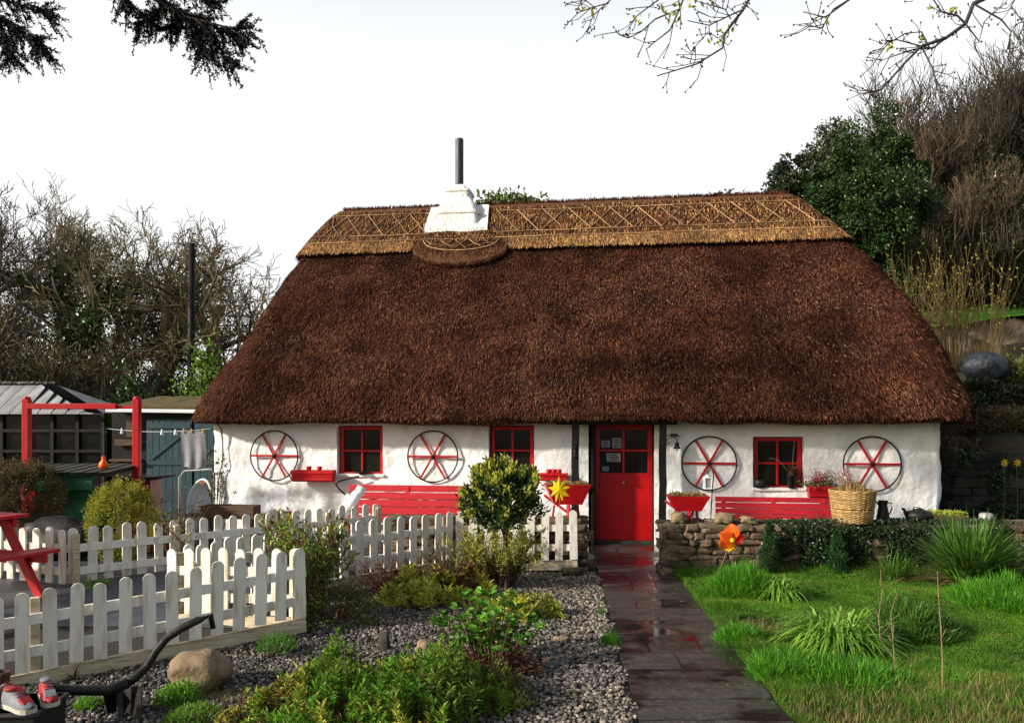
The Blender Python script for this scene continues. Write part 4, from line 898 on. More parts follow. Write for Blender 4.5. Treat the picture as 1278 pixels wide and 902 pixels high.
loose(80, 660, 9.9, (.80, .5, .52), 'black glossy boulder behind the back left fence', 'black', seed=9)
loose(700, 790, 6.7, (.13, .10, .05), 'flat tan stone lying on the gravel near the path', seed=10, boxy=.7)

# ------------------------------------------------------------------ wheelbarrow planters
def barrow(px, ytop, Y, w, z0, ztop, label, mirror=1):
    q = at(px, ytop, Y); t = thing('wheelbarrow', label, 'wheelbarrow', (q.x, Y, z0), rad(4) * mirror, 'red wheelbarrow planters on either side of the door'); H = ztop - z0; hb = H * .42
    d = .36; tw, bw = w / 2, w / 2 * .62; th = .018; mb = MB()
    o = np.array([[-tw, -d / 2, H], [tw, -d / 2, H], [tw, d / 2, H], [-tw, d / 2, H], [-bw, -d * .3, hb], [bw, -d * .3, hb], [bw, d * .3, hb], [-bw, d * .3, hb]])
    i_ = o.copy(); i_[:, 0] *= 1 - th * 2 / w * 1.6; i_[:, 1] *= .88; i_[4:, 2] += th
    V = np.r_[o, i_]; F = [[7, 6, 5, 4], [0, 4, 5, 1], [1, 5, 6, 2], [2, 6, 7, 3], [3, 7, 4, 0]]; F += [[a + 8 for a in f[::-1]] for f in F]
    F += [[0, 1, 9, 8], [1, 2, 10, 9], [2, 3, 11, 10], [3, 0, 8, 11]]
    mb.add(V, [F]); mb.build('tray', M['red'], t, bevel=.004)
    mb = MB(); mb.box((0, 0, H - .03), (w * .86, d * .78, .05)); mb.build('soil', M['soil'], t)
    mb = MB(); n = 420; P = np.c_[rr.uniform(-tw * .85, tw * .85, n), rr.uniform(-d * .4, d * .4, n), H - .01 + rr.uniform(0, .03, n)]
    mb.leaves(P, rr.normal(0, 1, (n, 3)) + [0, 0, .3], rr.normal(0, 1, (n, 3)), rr.uniform(.02, .06, n), .02, rr.random(n)); mb.build('dried_plants', M['strawfill'], t)
    mb = MB(); an = np.linspace(0, 2 * np.pi, 25); wr_ = hb * .55
    mb.lathe([(.0, -.015), (wr_ * .9, -.015), (wr_, -.008), (wr_, .008), (wr_ * .9, .015), (0, .015)], (0, -d * .3, wr_), 22, rot=rotm(ry=rad(90))); mb.build('front_wheel', M['red'], t)
    for s in (-1, 1):
        mb = MB(); mb.bar((s * .035, -d * .3, wr_), (s * tw * .8, d / 2 + .42, hb + .06), .022, .03); mb.build('handle', M['red'], t, bevel=.003)
        mb = MB(); mb.bar((s * bw * .85, d * .36, hb * .85), (s * bw * .95, d * .4, .0), .024); mb.build('leg', M['red'], t, bevel=.003)
barrow(708, 603, 10.12, .60, .66, 1.115, 'red wheelbarrow planter left of the door, behind the yellow flower')
barrow(858, 617, 9.80, .52, .66, .995, 'red wheelbarrow planter right of the door on the wall end', -1)

# ------------------------------------------------------------------ basket, jug, kettle, tubs on the right wall
def basket():
    q = at(1064, 655, 9.68); t = thing('wicker_basket', 'tall round wicker basket of dried stems on the right hand wall', 'basket', (q.x, 9.68, .665)); mb = MB(); H = .41
    nS = 30; rb, rt = .225, .275
    for k in range(nS):
        a = k / nS * 2 * math.pi; mb.tube([((rb + (rt - rb) * z) * math.cos(a), (rb + (rt - rb) * z) * math.sin(a), z * H) for z in np.linspace(0, 1.0, 5)], .006, 5, tint=.3)
    rows_ = 27; an = np.linspace(0, 2 * np.pi, nS * 4 + 1)
    for j in range(rows_):
        z = (j + .5) / rows_; r_ = rb + (rt - rb) * z + .007 * np.cos(an * nS / 2 + (j % 2) * math.pi)
        if j in (11,): continue
        mb.tubes([(np.c_[r_ * np.cos(an), r_ * np.sin(an), np.full(len(an), z * H)], np.full(len(an), .0085 if j < rows_ - 2 else .012))], 5, [rr.random()])
    mb.build('weave', M['wicker'], t, smooth=True)
    mb = MB(); mb.lathe([(rb * .9, .02), (rt * .94, H * .8), (0, H * .84)], sides=24); mb.build('lining', M['brownwood'], t)
    mb = MB(); an = np.linspace(0, math.pi, 9); mb.tube([(rt * .2 + .08 * math.cos(a) + .1, -.0 + rt * .85, H + .07 * math.sin(a)) for a in an], .009, 6); mb.build('handle', M['wicker'], t)
    mb = MB(); n = 260; P = np.c_[rr.normal(0, .1, (n, 2)), np.full(n, H * .82)]; mb.blades(P, rr.uniform(0, 6.28, n), rr.uniform(.08, .22, n), rr.uniform(0, .08, n), .014, rr.random(n)); mb.build('dried_stems', M['strawfill'], t)
    flowers('flower_heads', M['cream'], (-.10, .0, H + .13), (.07, .06, .05), 220, t); flowers('pink_flower_heads', M['pink'], (-.07, .05, H + .12), (.04, .05, .06), 160, t)
basket()
q = at(1102, 652, 9.66); t = thing('enamel_jug', 'tall black metal jug on the wall right of the wicker basket', 'jug', (q.x, 9.66, .665), rad(-15))
mb = MB(); mb.lathe([(.0, 0), (.085, .0), (.088, .01), (.072, .09), (.058, .18), (.05, .215), (.056, .25), (.062, .275), (.055, .275), (.045, .22), (.05, .1)], sides=22); mb.build('jug_body', M['black'], t, smooth=True)
mb = MB(); mb.tube([(.05, 0, .25), (.10, 0, .245), (.105, 0, .18), (.08, 0, .12), (.07, 0, .10)], .008, 7); mb.build('handle', M['black'], t, smooth=True)
mb = MB(); mb.add([(-.055, -.03, .25), (-.055, .03, .25), (-.105, 0, .285), (-.05, 0, .20)], [[[0, 3, 2], [3, 1, 2], [0, 2, 1]]]); mb.build('lip', M['black'], t)
q = at(1147, 652, 9.72); t = thing('iron_kettle', 'low round black iron kettle on the wall by the cottage corner', 'kettle', (q.x, 9.72, .66), rad(8))
mb = MB(); mb.lathe([(.0, .01), (.09, .01), (.14, .05), (.155, .09), (.13, .135), (.06, .155), (.055, .165), (0, .175)], sides=24, sx=1.15); mb.build('kettle_body', M['black'], t, smooth=True)
mb = MB(); mb.tube([(-.13, 0, .07), (-.19, 0, .12), (-.21, 0, .17), (-.235, 0, .175)], [.035, .022, .016, .016], 9); mb.build('spout', M['black'], t, smooth=True)
mb = MB(); mb.tube([(-.10, 0, .14), (-.07, 0, .19), (.0, 0, .185), (.12, 0, .13)], .007, 6); mb.build('handle', M['black'], t, smooth=True)
q = at(1182, 655, 10.1); t = thing('low_planter', 'low dark wooden planter of yellow green stonecrop at the right end of the cottage', 'planter', (q.x, 10.15, 0.0), rad(-6))
mb = MB(); mb.box((0, 0, .33), (.50, .26, .74)); mb.build('planter_box', M['brownwood'], t, bevel=.01)
mb = MB(); n = 900; P = np.c_[rr.uniform(-.24, .24, n), rr.uniform(-.12, .12, n), .69 + rr.uniform(0, .05, n)]; mb.leaves(P, rr.normal(0, 1, (n, 3)) + [0, 0, .7], rr.normal(0, 1, (n, 3)), rr.uniform(.02, .05, n), .015, rr.random(n)); mb.build('stonecrop', M['shrubtip'], t)
q = at(1213, 655, 10.0); mb = MB(); mb.lathe([(.0, 0), (.07, 0), (.085, .05), (.08, .11), (.05, .125), (0, .12)], sides=16); tag(mb.build('metal_tin', M['tin'], loc=(q.x, 9.7, .655), smooth=True), 'small dull silver tin on the wall beside the stonecrop planter', 'tin')

# fabric garden flowers on sticks
def petalflower(px, py, Y, foot, mats, label, star=False):
    q = at(px, py, Y); t = thing('garden_windmill', label, 'garden ornament', (foot[0], foot[1], foot[2])); c = Vector(q) - Vector(foot)
    mb = MB(); mb.tube([(0, 0, 0), tuple(c * .5 + Vector((.01, 0, 0))), tuple(c)], .005, 6); mb.build('stick', M['stem'], t)
    if star:
        mb = MB(); n = 9; V = [(c.x, c.y - .03, c.z)]
        for k in range(2 * n): a = k * math.pi / n + .2; r_ = (.155 if k % 4 else .175) if k % 2 == 0 else .095; V.append((c.x + r_ * math.cos(a) * .82, c.y + .012 * math.sin(a * 3), c.z + r_ * math.sin(a)))
        V2 = [(x, y + .018, z) for x, y, z in V]; F = [[0, k + 1, (k + 1) % (2 * n) + 1] for k in range(2 * n)]; m_ = 2 * n + 1
        mb.add(V + V2, [F + [[b + m_ for b in f[::-1]] for f in F]]); mb.build('star', M['yellowfab'], t)
    else:
        rg = np.random.default_rng(3)
        for k, (m_, a, r_) in enumerate([('orangefab', 2.6, .15), ('orangefab', 3.6, .16), ('orangefab', 1.45, .17), ('redfab', .35, .15), ('redfab', 5.9, .13), ('yellowfab', 4.45, .13), ('orangefab', 5.1, .12)]):
            g = []
            for i in range(7):
                f = i / 6; wd = r_ * .75 * math.sin(math.pi * (f * .82 + .12)); row = []
                for j in range(7):
                    s = (j / 6 - .5) * 2; x = r_ * f * 1.08; row.append((c.x + x * math.cos(a) - s * wd * .7 * math.sin(a), c.y - .03 - .04 * math.cos(s * 1.5 + k) * f + .012 * k, c.z + x * math.sin(a) + s * wd * .7 * math.cos(a)))
                g.append(row)
            mb = MB(); mb.grid(np.array(g)); mb.build('petal', M[m_], t, smooth=True)
        mb = MB(); mb.lathe([(0, 0), (.028, .005), (.02, .02), (0, .025)], (c.x, c.y - .06, c.z), 10, rot=rotm(rad(90))); mb.build('centre', M['yellowfab'], t)
petalflower(912, 673, 8.95, (2.42, 9.1, .03), None, 'orange and red fabric flower windmill on a stick in front of the stone wall')
petalflower(698, 611, 9.70, (.62, 9.72, .0), None, 'yellow star shaped garden windmill on a stick behind the picket fence', star=True)

# ------------------------------------------------------------------ picket fences
def picket_mesh(w=.096, h=.62, th=.020):
    V = []; n = 9; ol = [(-w / 2, 0), (w / 2, 0)] + [(w / 2 * math.cos(a), h - w / 2 + w / 2 * math.sin(a)) for a in np.linspace(0, math.pi, n)]
    m = len(ol); V = [(x, -th / 2, z) for x, z in ol] + [(x, th / 2, z) for x, z in ol]
    mb = MB(); mb.add(V, [[list(range(m))], [list(range(2 * m - 1, m - 1, -1))], [[(k + 1) % m, k, m + k, m + (k + 1) % m] for k in range(m)]], .5)
    return mb.mesh('picket', M['white'])
PK = [picket_mesh(h=.62), picket_mesh(h=.612), picket_mesh(h=.626, w=.098)]
rf = random.Random(8)
def fence(label, a, b, za, zb, n, side=-1, ppx=None, posts=(), board=True, name='picket_fence', skip=(), first=0.0, ph=1.0):
    """pickets from a to b (world xy at picket centres), z of the picket feet za..zb, side=-1: pickets on the camera side"""
    a = Vector((*a, za)); b = Vector((*b, zb)); d = b - a; L_ = math.hypot(d.x, d.y); ang = math.atan2(d.y, d.x)
    t = thing(name, label, 'fence', a, ang); sl = d.z / L_
    for k in range(n):
        if k in skip: continue
        s = L_ * k / max(1, n - 1) if ppx is None else ppx[k] * L_
        o = put('picket', rf.choice(PK), t, (s + rf.uniform(-.007, .007), side * .020, sl * s + rf.uniform(-.012, .010)), (rf.uniform(-.018, .018), rf.uniform(-.022, .022), rf.uniform(-.03, .03)))
    for zr in (.15, .40):
        mb = MB(); mb.bar((-.05, .003 if side < 0 else -.003, zr), (L_ + .05, .003 if side < 0 else -.003, zr + sl * L_), .024, .085); mb.build('rail', M['white'], t, bevel=.003)
    if board:
        mb = MB(); mb.bar((-.05, .004, -.075), (L_ + .05, .004, -.075 + sl * L_), .03, .13); mb.build('gravel_board', M['board'], t, bevel=.004)
    for s in posts:
        s *= L_; mb = MB(); mb.box((s, -side * .045, .16 + sl * s), (.065, .065, .80)); mb.build('post', M['board'], t, bevel=.005)
    return t
P2 = lambda px, Y: ((px - 639) / FPX * Y, Y)
# near fence: pickets from the left frame edge to its end post
A = P2(35, 5.90); B = P2(375, 6.87); dx, dy = (B[0] - A[0]) / 11.6, (B[1] - A[1]) / 11.6
A0 = (A[0] - dx * 8, A[1] - dy * 8)
fence('near white picket fence rising to the right in front of the plough', A0, B, -.01 - .016 * 8, .17, 21, -1, posts=(.08, .42, .70, .99))
C2 = P2(217, 7.22)
fence('short sunlit white picket fence joining the right end of the near fence', (B[0] - .06, B[1] + .05), C2, .165, .12, 8, 1, posts=(.98,))
fence('short white picket fence behind the near one, running back towards the cottage', (C2[0] + .07, C2[1] + .1), P2(347, 8.1), .13, .16, 8, -1, posts=(.99,), board=False)
# back left fence with its rails towards the camera
Dp = P2(93, 8.28); Ep = P2(324, 9.84); Fp = P2(470, 11.1)
fence('long white picket fence at the back left, seen from its rail side', Dp, Ep, .16, .14, 13, 1, posts=(.0, .5,))
fence('white picket fence in front of the white wall and the left bench, rails towards us', (Ep[0] + .1, Ep[1] + .1), Fp, .13, .14, 10, 1, posts=(.5, 1.0))
fence('bright white picket fence behind the red picnic table', (Dp[0] - .10, Dp[1] - .02), P2(-60, 8.9), .16, .14, 10, 1, posts=(.6,))
# right hand fence up to the path
G1, G2, G3 = P2(411, 8.57), P2(560, 9.76), P2(716, 9.70)
fence('white picket fence left of the bay tree, running towards the cottage', G1, G2, .17, .17, 10, -1, posts=(.12, .97))
fence('white picket fence behind the bay tree, ending at the path', (G2[0] + .14, G2[1] + .0), G3, .17, .19, 9, -1, posts=(.5, .995,))

# ------------------------------------------------------------------ red picnic table
def picnic():
    t = thing('picnic_table', 'red wooden picnic table at the left edge of the photo', 'table', (-5.42, 7.95, .16), rad(-20)); L0 = 1.5; m = M['red']
    for k in range(5):
        mb = MB(); mb.box((-.30 + .15 * k, -L0 / 2 + .12, .80), (.14, L0, .035)); mb.build('table_board', m, t, bevel=.005)
    for s in (-1, 1):
        for k in range(2):
            mb = MB(); mb.box((s * (.62 + .13 * k), -L0 / 2 + .12, .46), (.12, L0, .035)); mb.build('seat_board', m, t, bevel=.005)
        for y in (-.02, -L0 + .28):
            mb = MB(); mb.bar((s * .24, y - .05, .78), (s * .78, y - .05, .0), .045, .10); mb.build('leg', m, t, bevel=.005)
    for y in (-.02, -L0 + .28):
        mb = MB(); mb.box((0, y, .40), (1.56, .045, .10)); mb.build('cross_beam', m, t, bevel=.005)
        mb = MB(); mb.box((0, y, .735), (.70, .045, .09)); mb.build('top_brace', m, t, bevel=.005)
picnic()

# ------------------------------------------------------------------ old plough, box, shoes
def W(px, py, Y, o): return tuple(at(px, py, Y) - o)
o = Vector((-2.6, 5.1, -.06)); t = thing('iron_plough', 'old black iron plough with a long curved handle lying on the gravel', 'plough', o)
pts = [W(266, 784, 5.45, o), W(263, 768, 5.45, o), W(248, 773, 5.42, o), W(228, 783, 5.38, o), W(208, 796, 5.34, o), W(195, 812, 5.3, o), W(183, 832, 5.25, o), W(168, 846, 5.2, o), W(150, 856, 5.15, o)]
mb = MB(); mb.tube(pts, [.02, .024, .029, .029, .029, .029, .031, .033, .035], 8); mb.build('handle', M['black'], t, smooth=True)
pts = [W(160, 852, 5.15, o), W(135, 861, 5.1, o), W(95, 861, 5.0, o), W(60, 858, 4.95, o), W(48, 854, 4.92, o)]
mb = MB(); mb.tube(pts, [.034, .036, .033, .028, .024], 8); mb.build('beam', M['black'], t, smooth=True)
mb = MB(); g = []
for i in range(9):
    f = i / 8; row = []
    for j in range(7):
        s = j / 6; x = 128 + 48 * s + 14 * f * (1 - s); y = 866 + 52 * f - 10 * math.sin(s * 2); row.append(W(x, y, 5.1 + .14 * math.sin(s * 3 + f * 1.4), o))
    g.append(row)
g = np.array(g); mb.grid(g); mb.grid(g + [0, .014, 0], flip=True); mb.grid(np.array([g[0], g[0] + [0, .014, 0]])); mb.grid(np.array([g[:, 0], g[:, 0] + [0, .014, 0]])); mb.grid(np.array([g[:, -1], g[:, -1] + [0, .014, 0]])); mb.build('mouldboard', M['black'], t, smooth=True)
mb = MB(); mb.bar(W(150, 858, 5.15, o), W(150, 905, 5.05, o), .04, .05); mb.build('share_stock', M['black'], t, bevel=.006)
g0 = gzf(-3, 4.6); t = thing('black_crate', 'black plastic crate under the shoes at the lower left corner', 'crate', (-3.16, 4.62, -.14), rad(3))
mb = MB(); mb.box((0, 0, .175), (.72, .36, .35), taper=(.95, .93)); mb.box((0, 0, .335), (.74, .38, .03)); mb.build('crate_body', M['plasticdark'], t, bevel=.012)
def shoe(x, y, z, rz, main, accent, label, L_=.27, boot=False, ry=0):
    t = thing('boot' if boot else 'trainer', label, 'boot' if boot else 'shoe', (x, y, z), rz); secs = []
    prof_ = [(-.13, .030, .085), (-.11, .037, .092), (-.07, .036, .085), (-.03, .037, .078), (.02, .042, .060), (.06, .047, .048), (.10, .045, .038), (.13, .03, .028), (.14, .01, .022)]
    an = np.linspace(0, math.pi, 9); g = []
    for x_, w_, h_ in prof_: g.append([(x_ * L_ / .27, w_ * math.cos(a), .022 + h_ * math.sin(a) ** .8) for a in an])
    mb = MB(); mb.grid(np.array(g)); mb.add(g[0], [[list(range(9))]]); mb.build('upper', M[main], t, smooth=True)
    mb = MB(); ol = [(x_ * L_ / .27, w_ + .004) for x_, w_, h_ in prof_]; ol = ol + [(a, -b) for a, b in ol[::-1]]; m_ = len(ol)
    mb.add([(a, b, 0) for a, b in ol] + [(a, b, .026) for a, b in ol], [[list(range(m_))], [list(range(2 * m_ - 1, m_ - 1, -1))], [[k, (k + 1) % m_, m_ + (k + 1) % m_, m_ + k] for k in range(m_)]]); mb.build('sole', M['sole' if not boot else 'plasticdark'], t)
    mb = MB(); mb.lathe([(.030, .0), (.034, .012), (.028, .018)] if not boot else [(.036, -.05), (.040, .0), (.044, .035), (.046, .055), (.040, .058), (.03, .0)], (-.085, 0, .10), 14, sx=1.35); mb.build('collar', M[main if boot else accent], t, smooth=True)
    mb = MB(); mb.box((.075, 0, .062), (.06, .06, .02), rotm(ry=rad(28))); 
    for k in range(4): mb.box((-.02 + .022 * k, 0, .104 - .011 * k), (.006, .05, .006))
    mb.build('laces', M[accent], t, bevel=.003)
zc = -.14 + .352
shoe(-2.93, 4.52, zc, rad(-28), 'shoegrey', 'shoered', 'grey trainer with red panels and pale sole on the black crate')
shoe(-2.84, 4.66, zc, rad(-50), 'shoered', 'shoegrey', 'red trainer behind the grey one on the crate')
shoe(-3.10, 4.70, zc, rad(-25), 'leather', 'shoered', 'brown leather boot with red trim on the crate, behind the trainers', .29, True)
shoe(-3.20, 4.56, zc, rad(-15), 'darkred', 'leather', 'dark red boot at the left frame edge on the crate', .27, True)

# ------------------------------------------------------------------ yard on the left: red frame, green housing, sheds, washing line
o = Vector((-6.5, 11.5, 0)); t = thing('timber_gantry', 'red timber frame of two posts and a crossbeam over the green box', 'frame', o)
for px in (33.5, 171): q = at(px, 500, 11.5); mb = MB(); mb.box((q.x - o.x, 0, q.z / 2 + .02), (.10, .10, q.z)); mb.lathe([(.055, q.z + .02), (.05, q.z + .06), (.0, q.z + .065)], (q.x - o.x, 0, 0), 12); mb.build('frame_post', M['red'], t, bevel=.008)
a, b = at(36, 507, 11.5), at(147, 507.5, 11.5); mb = MB(); mb.box(((a.x + b.x) / 2 - o.x, -.03, a.z), (b.x - a.x, .07, .085)); mb.build('crossbeam', M['red'], t, bevel=.008)
a, b = at(147, 508, 11.5), at(170, 507, 11.5); mb = MB(); mb.box(((a.x + b.x) / 2 - o.x, 0, a.z), (b.x - a.x, .05, .05)); mb.build('end_piece', M['red'], t, bevel=.008)
t = thing('well_box', 'green painted box with a black slated lid under the red frame', 'box', (-6.45, 11.2, 0))
mb = MB(); mb.box((-.04, -.30, 1.08), (.98, .04, .23)); mb.build('fascia', M['green'], t, bevel=.006)
mb = MB(); mb.box((-.04, .1, .50), (.92, .62, .98)); mb.build('box_wall', M['green'], t, bevel=.01)
mb = MB(); mb.box((-.05, .12, 1.225), (1.55, 1.0, .05), rotm(rad(4))); [mb.box((-.72 + .2 * k, .07, 1.262), (.185, 1.0, .02), rotm(rad(4), rad(-3))) for k in range(8)]; mb.build('lid', M['darkstone'], t, bevel=.008)
mb = MB(); mb.box((-.40, -.34, .52), (.13, .05, .88)); mb.build('corner_post', M['red'], t, bevel=.006)
q = at(136, 581, 11.25); t2 = thing('orange_float', 'small orange bottle shaped float on the black lid', 'float', (q.x, 11.1, 1.262)); mb = MB(); mb.lathe([(0, 0), (.05, .0), (.068, .035), (.06, .08), (.03, .12), (.022, .16), (0, .165)], sides=16); mb.build('float_body', M['orange'], t2, smooth=True); mb = MB(); mb.lathe([(.026, .155), (.026, .18), (0, .182)], sides=12); mb.build('cap', M['orange'], t2)
q = at(178, 606, 11.9); t = thing('red_crate', 'dark red crate with a grey slab on top behind the golden bush', 'crate', (q.x, 11.9, 0)); mb = MB(); mb.box((0, 0, .53), (.42, .4, 1.04)); mb.build('crate_body', M['darkred'], t, bevel=.008); mb = MB(); mb.box((.05, 0, 1.07), (.72, .5, .035), rotm(ry=rad(-4))); mb.build('slab', M['darkstone'], t, bevel=.006)
def logs():
    rg = np.random.default_rng(5); k = 0
    for i in range(16):
        q = at(185 + rg.uniform(-14, 38), 640, 11.2); z = .08 + .07 * (i // 3); mb = MB(); a = rg.uniform(-.6, .6); l = rg.uniform(.3, .55)
        mb.tube([(-l / 2 * math.cos(a), -l / 2 * math.sin(a), 0), (0, 0, rg.normal(0, .01)), (l / 2 * math.cos(a), l / 2 * math.sin(a), rg.uniform(-.05, .05))], rg.uniform(.03, .05), 7)
        o = mb.build('log', M['redstem' if i % 2 else 'barktan'], loc=(q.x, 11.2 + rg.uniform(-.15, .15), z), smooth=True); tag(o, 'split log in the rough heap of firewood behind the golden bush', 'log', 'logs heaped behind the golden bush')
logs()
# tub chair (white oval bath leaning upright) and wire stand
q = at(247, 628, 12.1); t = thing('baby_bath', 'white oval plastic tub propped upright near the washing line', 'tub', (q.x, 12.1, .34), rad(-12))
mb = MB(); n = 26; an = np.linspace(0, 2 * np.pi, n, endpoint=False); g = []
for (r_, y) in ((1.0, -.02), (1.04, -.035), (1.02, -.0), (.9, .10), (.6, .16), (.001, .17)): g.append([(.20 * r_ * math.cos(a) * (1 - .12 * math.sin(a)), y + .14 * 0, .34 + .34 * r_ * math.sin(a)) for a in an])
mb.grid(np.array(g), closed=True); g2 = np.array(g); g2[:, :, 1] += .012; mb.grid(g2, closed=True, flip=True); tilt = rotm(rad(-14)); mb.V = [v @ tilt.T for v in mb.V]; mb.build('tub_shell', M['plasticwhite'], t, smooth=True)
an2 = np.linspace(0, 2 * np.pi, 40); mb = MB(); mb.tubes([(np.c_[.212 * np.cos(an2) * (1 - .12 * np.sin(an2)), np.full(40, -.03), .34 + .356 * np.sin(an2)] @ tilt.T, np.full(40, .022))], 7); mb.build('rim', mat('white_rim', (.8, .82, .84), None, rough=.3), t, smooth=True)
mb = MB(); mb.V = []; mb.box((0, -.045, .645), (.10, .01, .05), None); mb.V = [v @ tilt.T for v in mb.V]; mb.build('sticker', M['terracotta'], t)
mb = MB(); mb.lathe([(.0, -.28), (.18, -.28), (.26, .02), (.28, .10), (.27, .12), (.24, .05)], sides=22, sy=.7); mb.build('planter_base', M['plasticwhite'], t, smooth=True)
mb = MB(); n = 500; P = np.c_[rr.normal(0, .13, n), rr.normal(-.05, .08, n), .06 + rr.uniform(0, .08, n)]; mb.leaves(P, rr.normal(0, 1, (n, 3)) + [0, 0, .6], rr.normal(0, 1, (n, 3)), .05, .02, rr.random(n)); mb.build('trailing_plants', M['olive'], t)
q = at(230, 585, 12.8); t = thing('wire_rack', 'grey metal rack frame behind the white tub', 'rack', (q.x, 12.8, 0)); mb = MB(); mb.tube([(-.08, 0, 0), (-.08, 0, 1.02), (-.0, 0, 1.12), (.45, 0, 1.16), (.5, 0, 1.1), (.5, 0, 0)], .02, 7); mb.build('frame', M['tin'], t, smooth=True)
# washing line
zl = at(240, 538, 12.9).z; t = thing('washing_line', 'thin washing line with white lamps running across the yard', 'line', (-6.9, 12.9, 0))
x1 = at(266, 530, 12.9).x + 6.9; pts = [(x, 0, zl + .06 * ((x - x1 / 2) / (x1 / 2)) ** 2 - .01) for x in np.linspace(0, x1, 12)]; mb = MB(); mb.tube(pts, .005, 5); mb.build('wire', M['plasticwhite'], t)
mb = MB(); mb.tube([(0, .0, 0), (0, 0, zl + .08)], .03, 8); mb.build('line_post', M['blackwood'], t)
a, b = at(226.5, 538, 12.88), at(256.5, 538, 12.88); w = b.x - a.x; o = Vector((a.x, 12.88, zl - .62)); t = thing('hanging_towel', 'grey cloth pegged on the washing line beside the thatch', 'towel', o)
g = np.array([[(w * x + .008 * math.sin(z * 5), .015 * math.sin(x * 14) * (1.1 - z), .62 * z + (.02 * math.sin(x * 9) if z < .05 else 0)) for x in np.linspace(0, 1, 24)] for z in np.linspace(0, 1, 14)])
mb = MB(); mb.grid(g); mb.grid(g + [0, .008, 0], flip=True); mb.build('cloth', M['cloth'], t, smooth=True)
for x in (.04, w * .42, w - .04): mb = MB(); mb.box((x, -.008, .63), (.016, .02, .075)); mb.build('peg', M['daffodil'], t, bevel=.002)
for k, (px, py) in enumerate(((131, 532), (152, 533), (202, 538), (219, 538))):
    q = at(px, py, 12.9); mb = MB(); mb.lathe([(0, 0), (.02, .005), (.028, .03), (.012, .06), (.012, .10), (0, .105)], sides=10); o = mb.build('hanging_bulb', M['plasticwhite'], loc=(q.x, 12.9, zl - .07 + (0 if k > 1 else .02)), smooth=True); tag(o, 'small white bulb hanging from the washing line in the yard', 'bulb', 'white bulbs along the washing line')

# greenhouse
def greenhouse():
    Yg = 16.0; xr = at(128, 515, Yg).x; xl = -15.0; ze = at(0, 515, Yg).z; t = thing('greenhouse', 'dark framed greenhouse with a pale corrugated roof behind the yard', 'greenhouse', (xl, Yg, 0)); w = xr - xl; zr = 2.78; D = 1.7
    mb = MB(); mb.box((w / 2, D / 2, .3), (w, D, .6)); mb.build('base_wall', M['darkstone'], t)
    mb = MB(); mb.box((w / 2, .06, (ze + .6) / 2), (w - .1, .012, ze - .6)); mb.build('glazing', M['glass'], t)
    mb = MB(); mb.box((w - .06, D / 2, (ze + .6) / 2), (.012, D - .1, ze - .6)); mb.build('end_glazing', M['glass'], t)
    mb = MB(); mb.box((w / 2, D - .1, (ze + .6) / 2), (w - .2, .05, ze - .6)); mb.build('back_wall', M['blackwood'], t)
    n = 12
    for k in range(n + 1): mb = MB(); mb.box((w * k / n, .03, (ze + .6) / 2), (.07, .07, ze - .6)); mb.build('upright', M['blackwood'], t)
    for z in (.62, 1.35, 1.78, ze - .03): mb = MB(); mb.box((w / 2, .028, z), (w, .06, .06)); mb.build('glazing_bar', M['blackwood'], t)
    # sloping roof with hipped end
    for k in range(22):
        x0, x1 = w * k / 22 - .1, w * (k + 1) / 22 - .1; 
        def zz(x, f): return min(x, w) 
        hip = max(0, 1 - max(0, x0 + .4 - (w - 1.45)) / 1.45)
        mb = MB(); f = hip; y1 = D / 2 * f + .001; z1 = ze + .04 + (zr - ze) * f
        mb.add([(x0, -.15, ze), (x1 - .02, -.15, ze), (x1 - .02, max(y1 - .25 * (f < 1), .05), z1 - .1 * (f < 1)), (x0, y1, z1), (x0, -.15, ze - .03), (x1 - .02, -.15, ze - .03), (x1 - .02, max(y1 - .25 * (f < 1), .05), z1 - .1 * (f < 1) - .03), (x0, y1, z1 - .03)], [[[0, 1, 2, 3], [7, 6, 5, 4], [0, 4, 5, 1], [1, 5, 6, 2], [2, 6, 7, 3], [3, 7, 4, 0]]]); mb.build('roof_sheet', M['tin'], t)
    mb = MB(); mb.bar((-.1, D / 2, zr + .05), (w - 1.45, D / 2, zr + .05), .22, .05); mb.build('ridge_capping', M['bag'], t)
    mb = MB(); mb.add([(0, D / 2, zr), (w - 1.45, D / 2, zr), (w, D, ze), (0, D, ze), (w, 0.0, ze)], [[[0, 1, 2, 3]], [[1, 4, 2]]]); mb.build('back_slope', M['tin'], t)
greenhouse()
# garden shed with teal doors
xa, xb = at(138, 515, 15.2).x, at(300, 515, 15.2).x; t = thing('garden_shed', 'low shed with teal plank doors and a mossy roof behind the cottage corner', 'shed', (xa, 15.2, 0)); w = xb - xa; ze = at(0, 514, 15.2).z
mb = MB(); mb.box((w / 2, 1.0, ze / 2), (w, 1.9, ze)); mb.build('shed_wall', M['blackwood'], t)
mb = MB(); n = 24; g = np.array([[(w * x, -.12 + 2.3 * y, ze + .10 + .30 * y + .03 * mnoise.noise(Vector((x * 14, y * 4, 0)))) for x in np.linspace(-.01, 1, 40)] for y in np.linspace(0, 1, 8)]); mb.grid(g); fr = g[0].copy(); fr[:, 2] = ze; mb.grid(np.array([fr, g[0]])); mb.build('roof', M['moss'], t, smooth=True)
mb = MB(); mb.bar((0, -.16, ze + .03), (w, -.16, ze + .0), .08, .07); mb.build('gutter', M['plasticwhite'], t, bevel=.01)
dx0 = at(181, 0, 15.1).x - xa
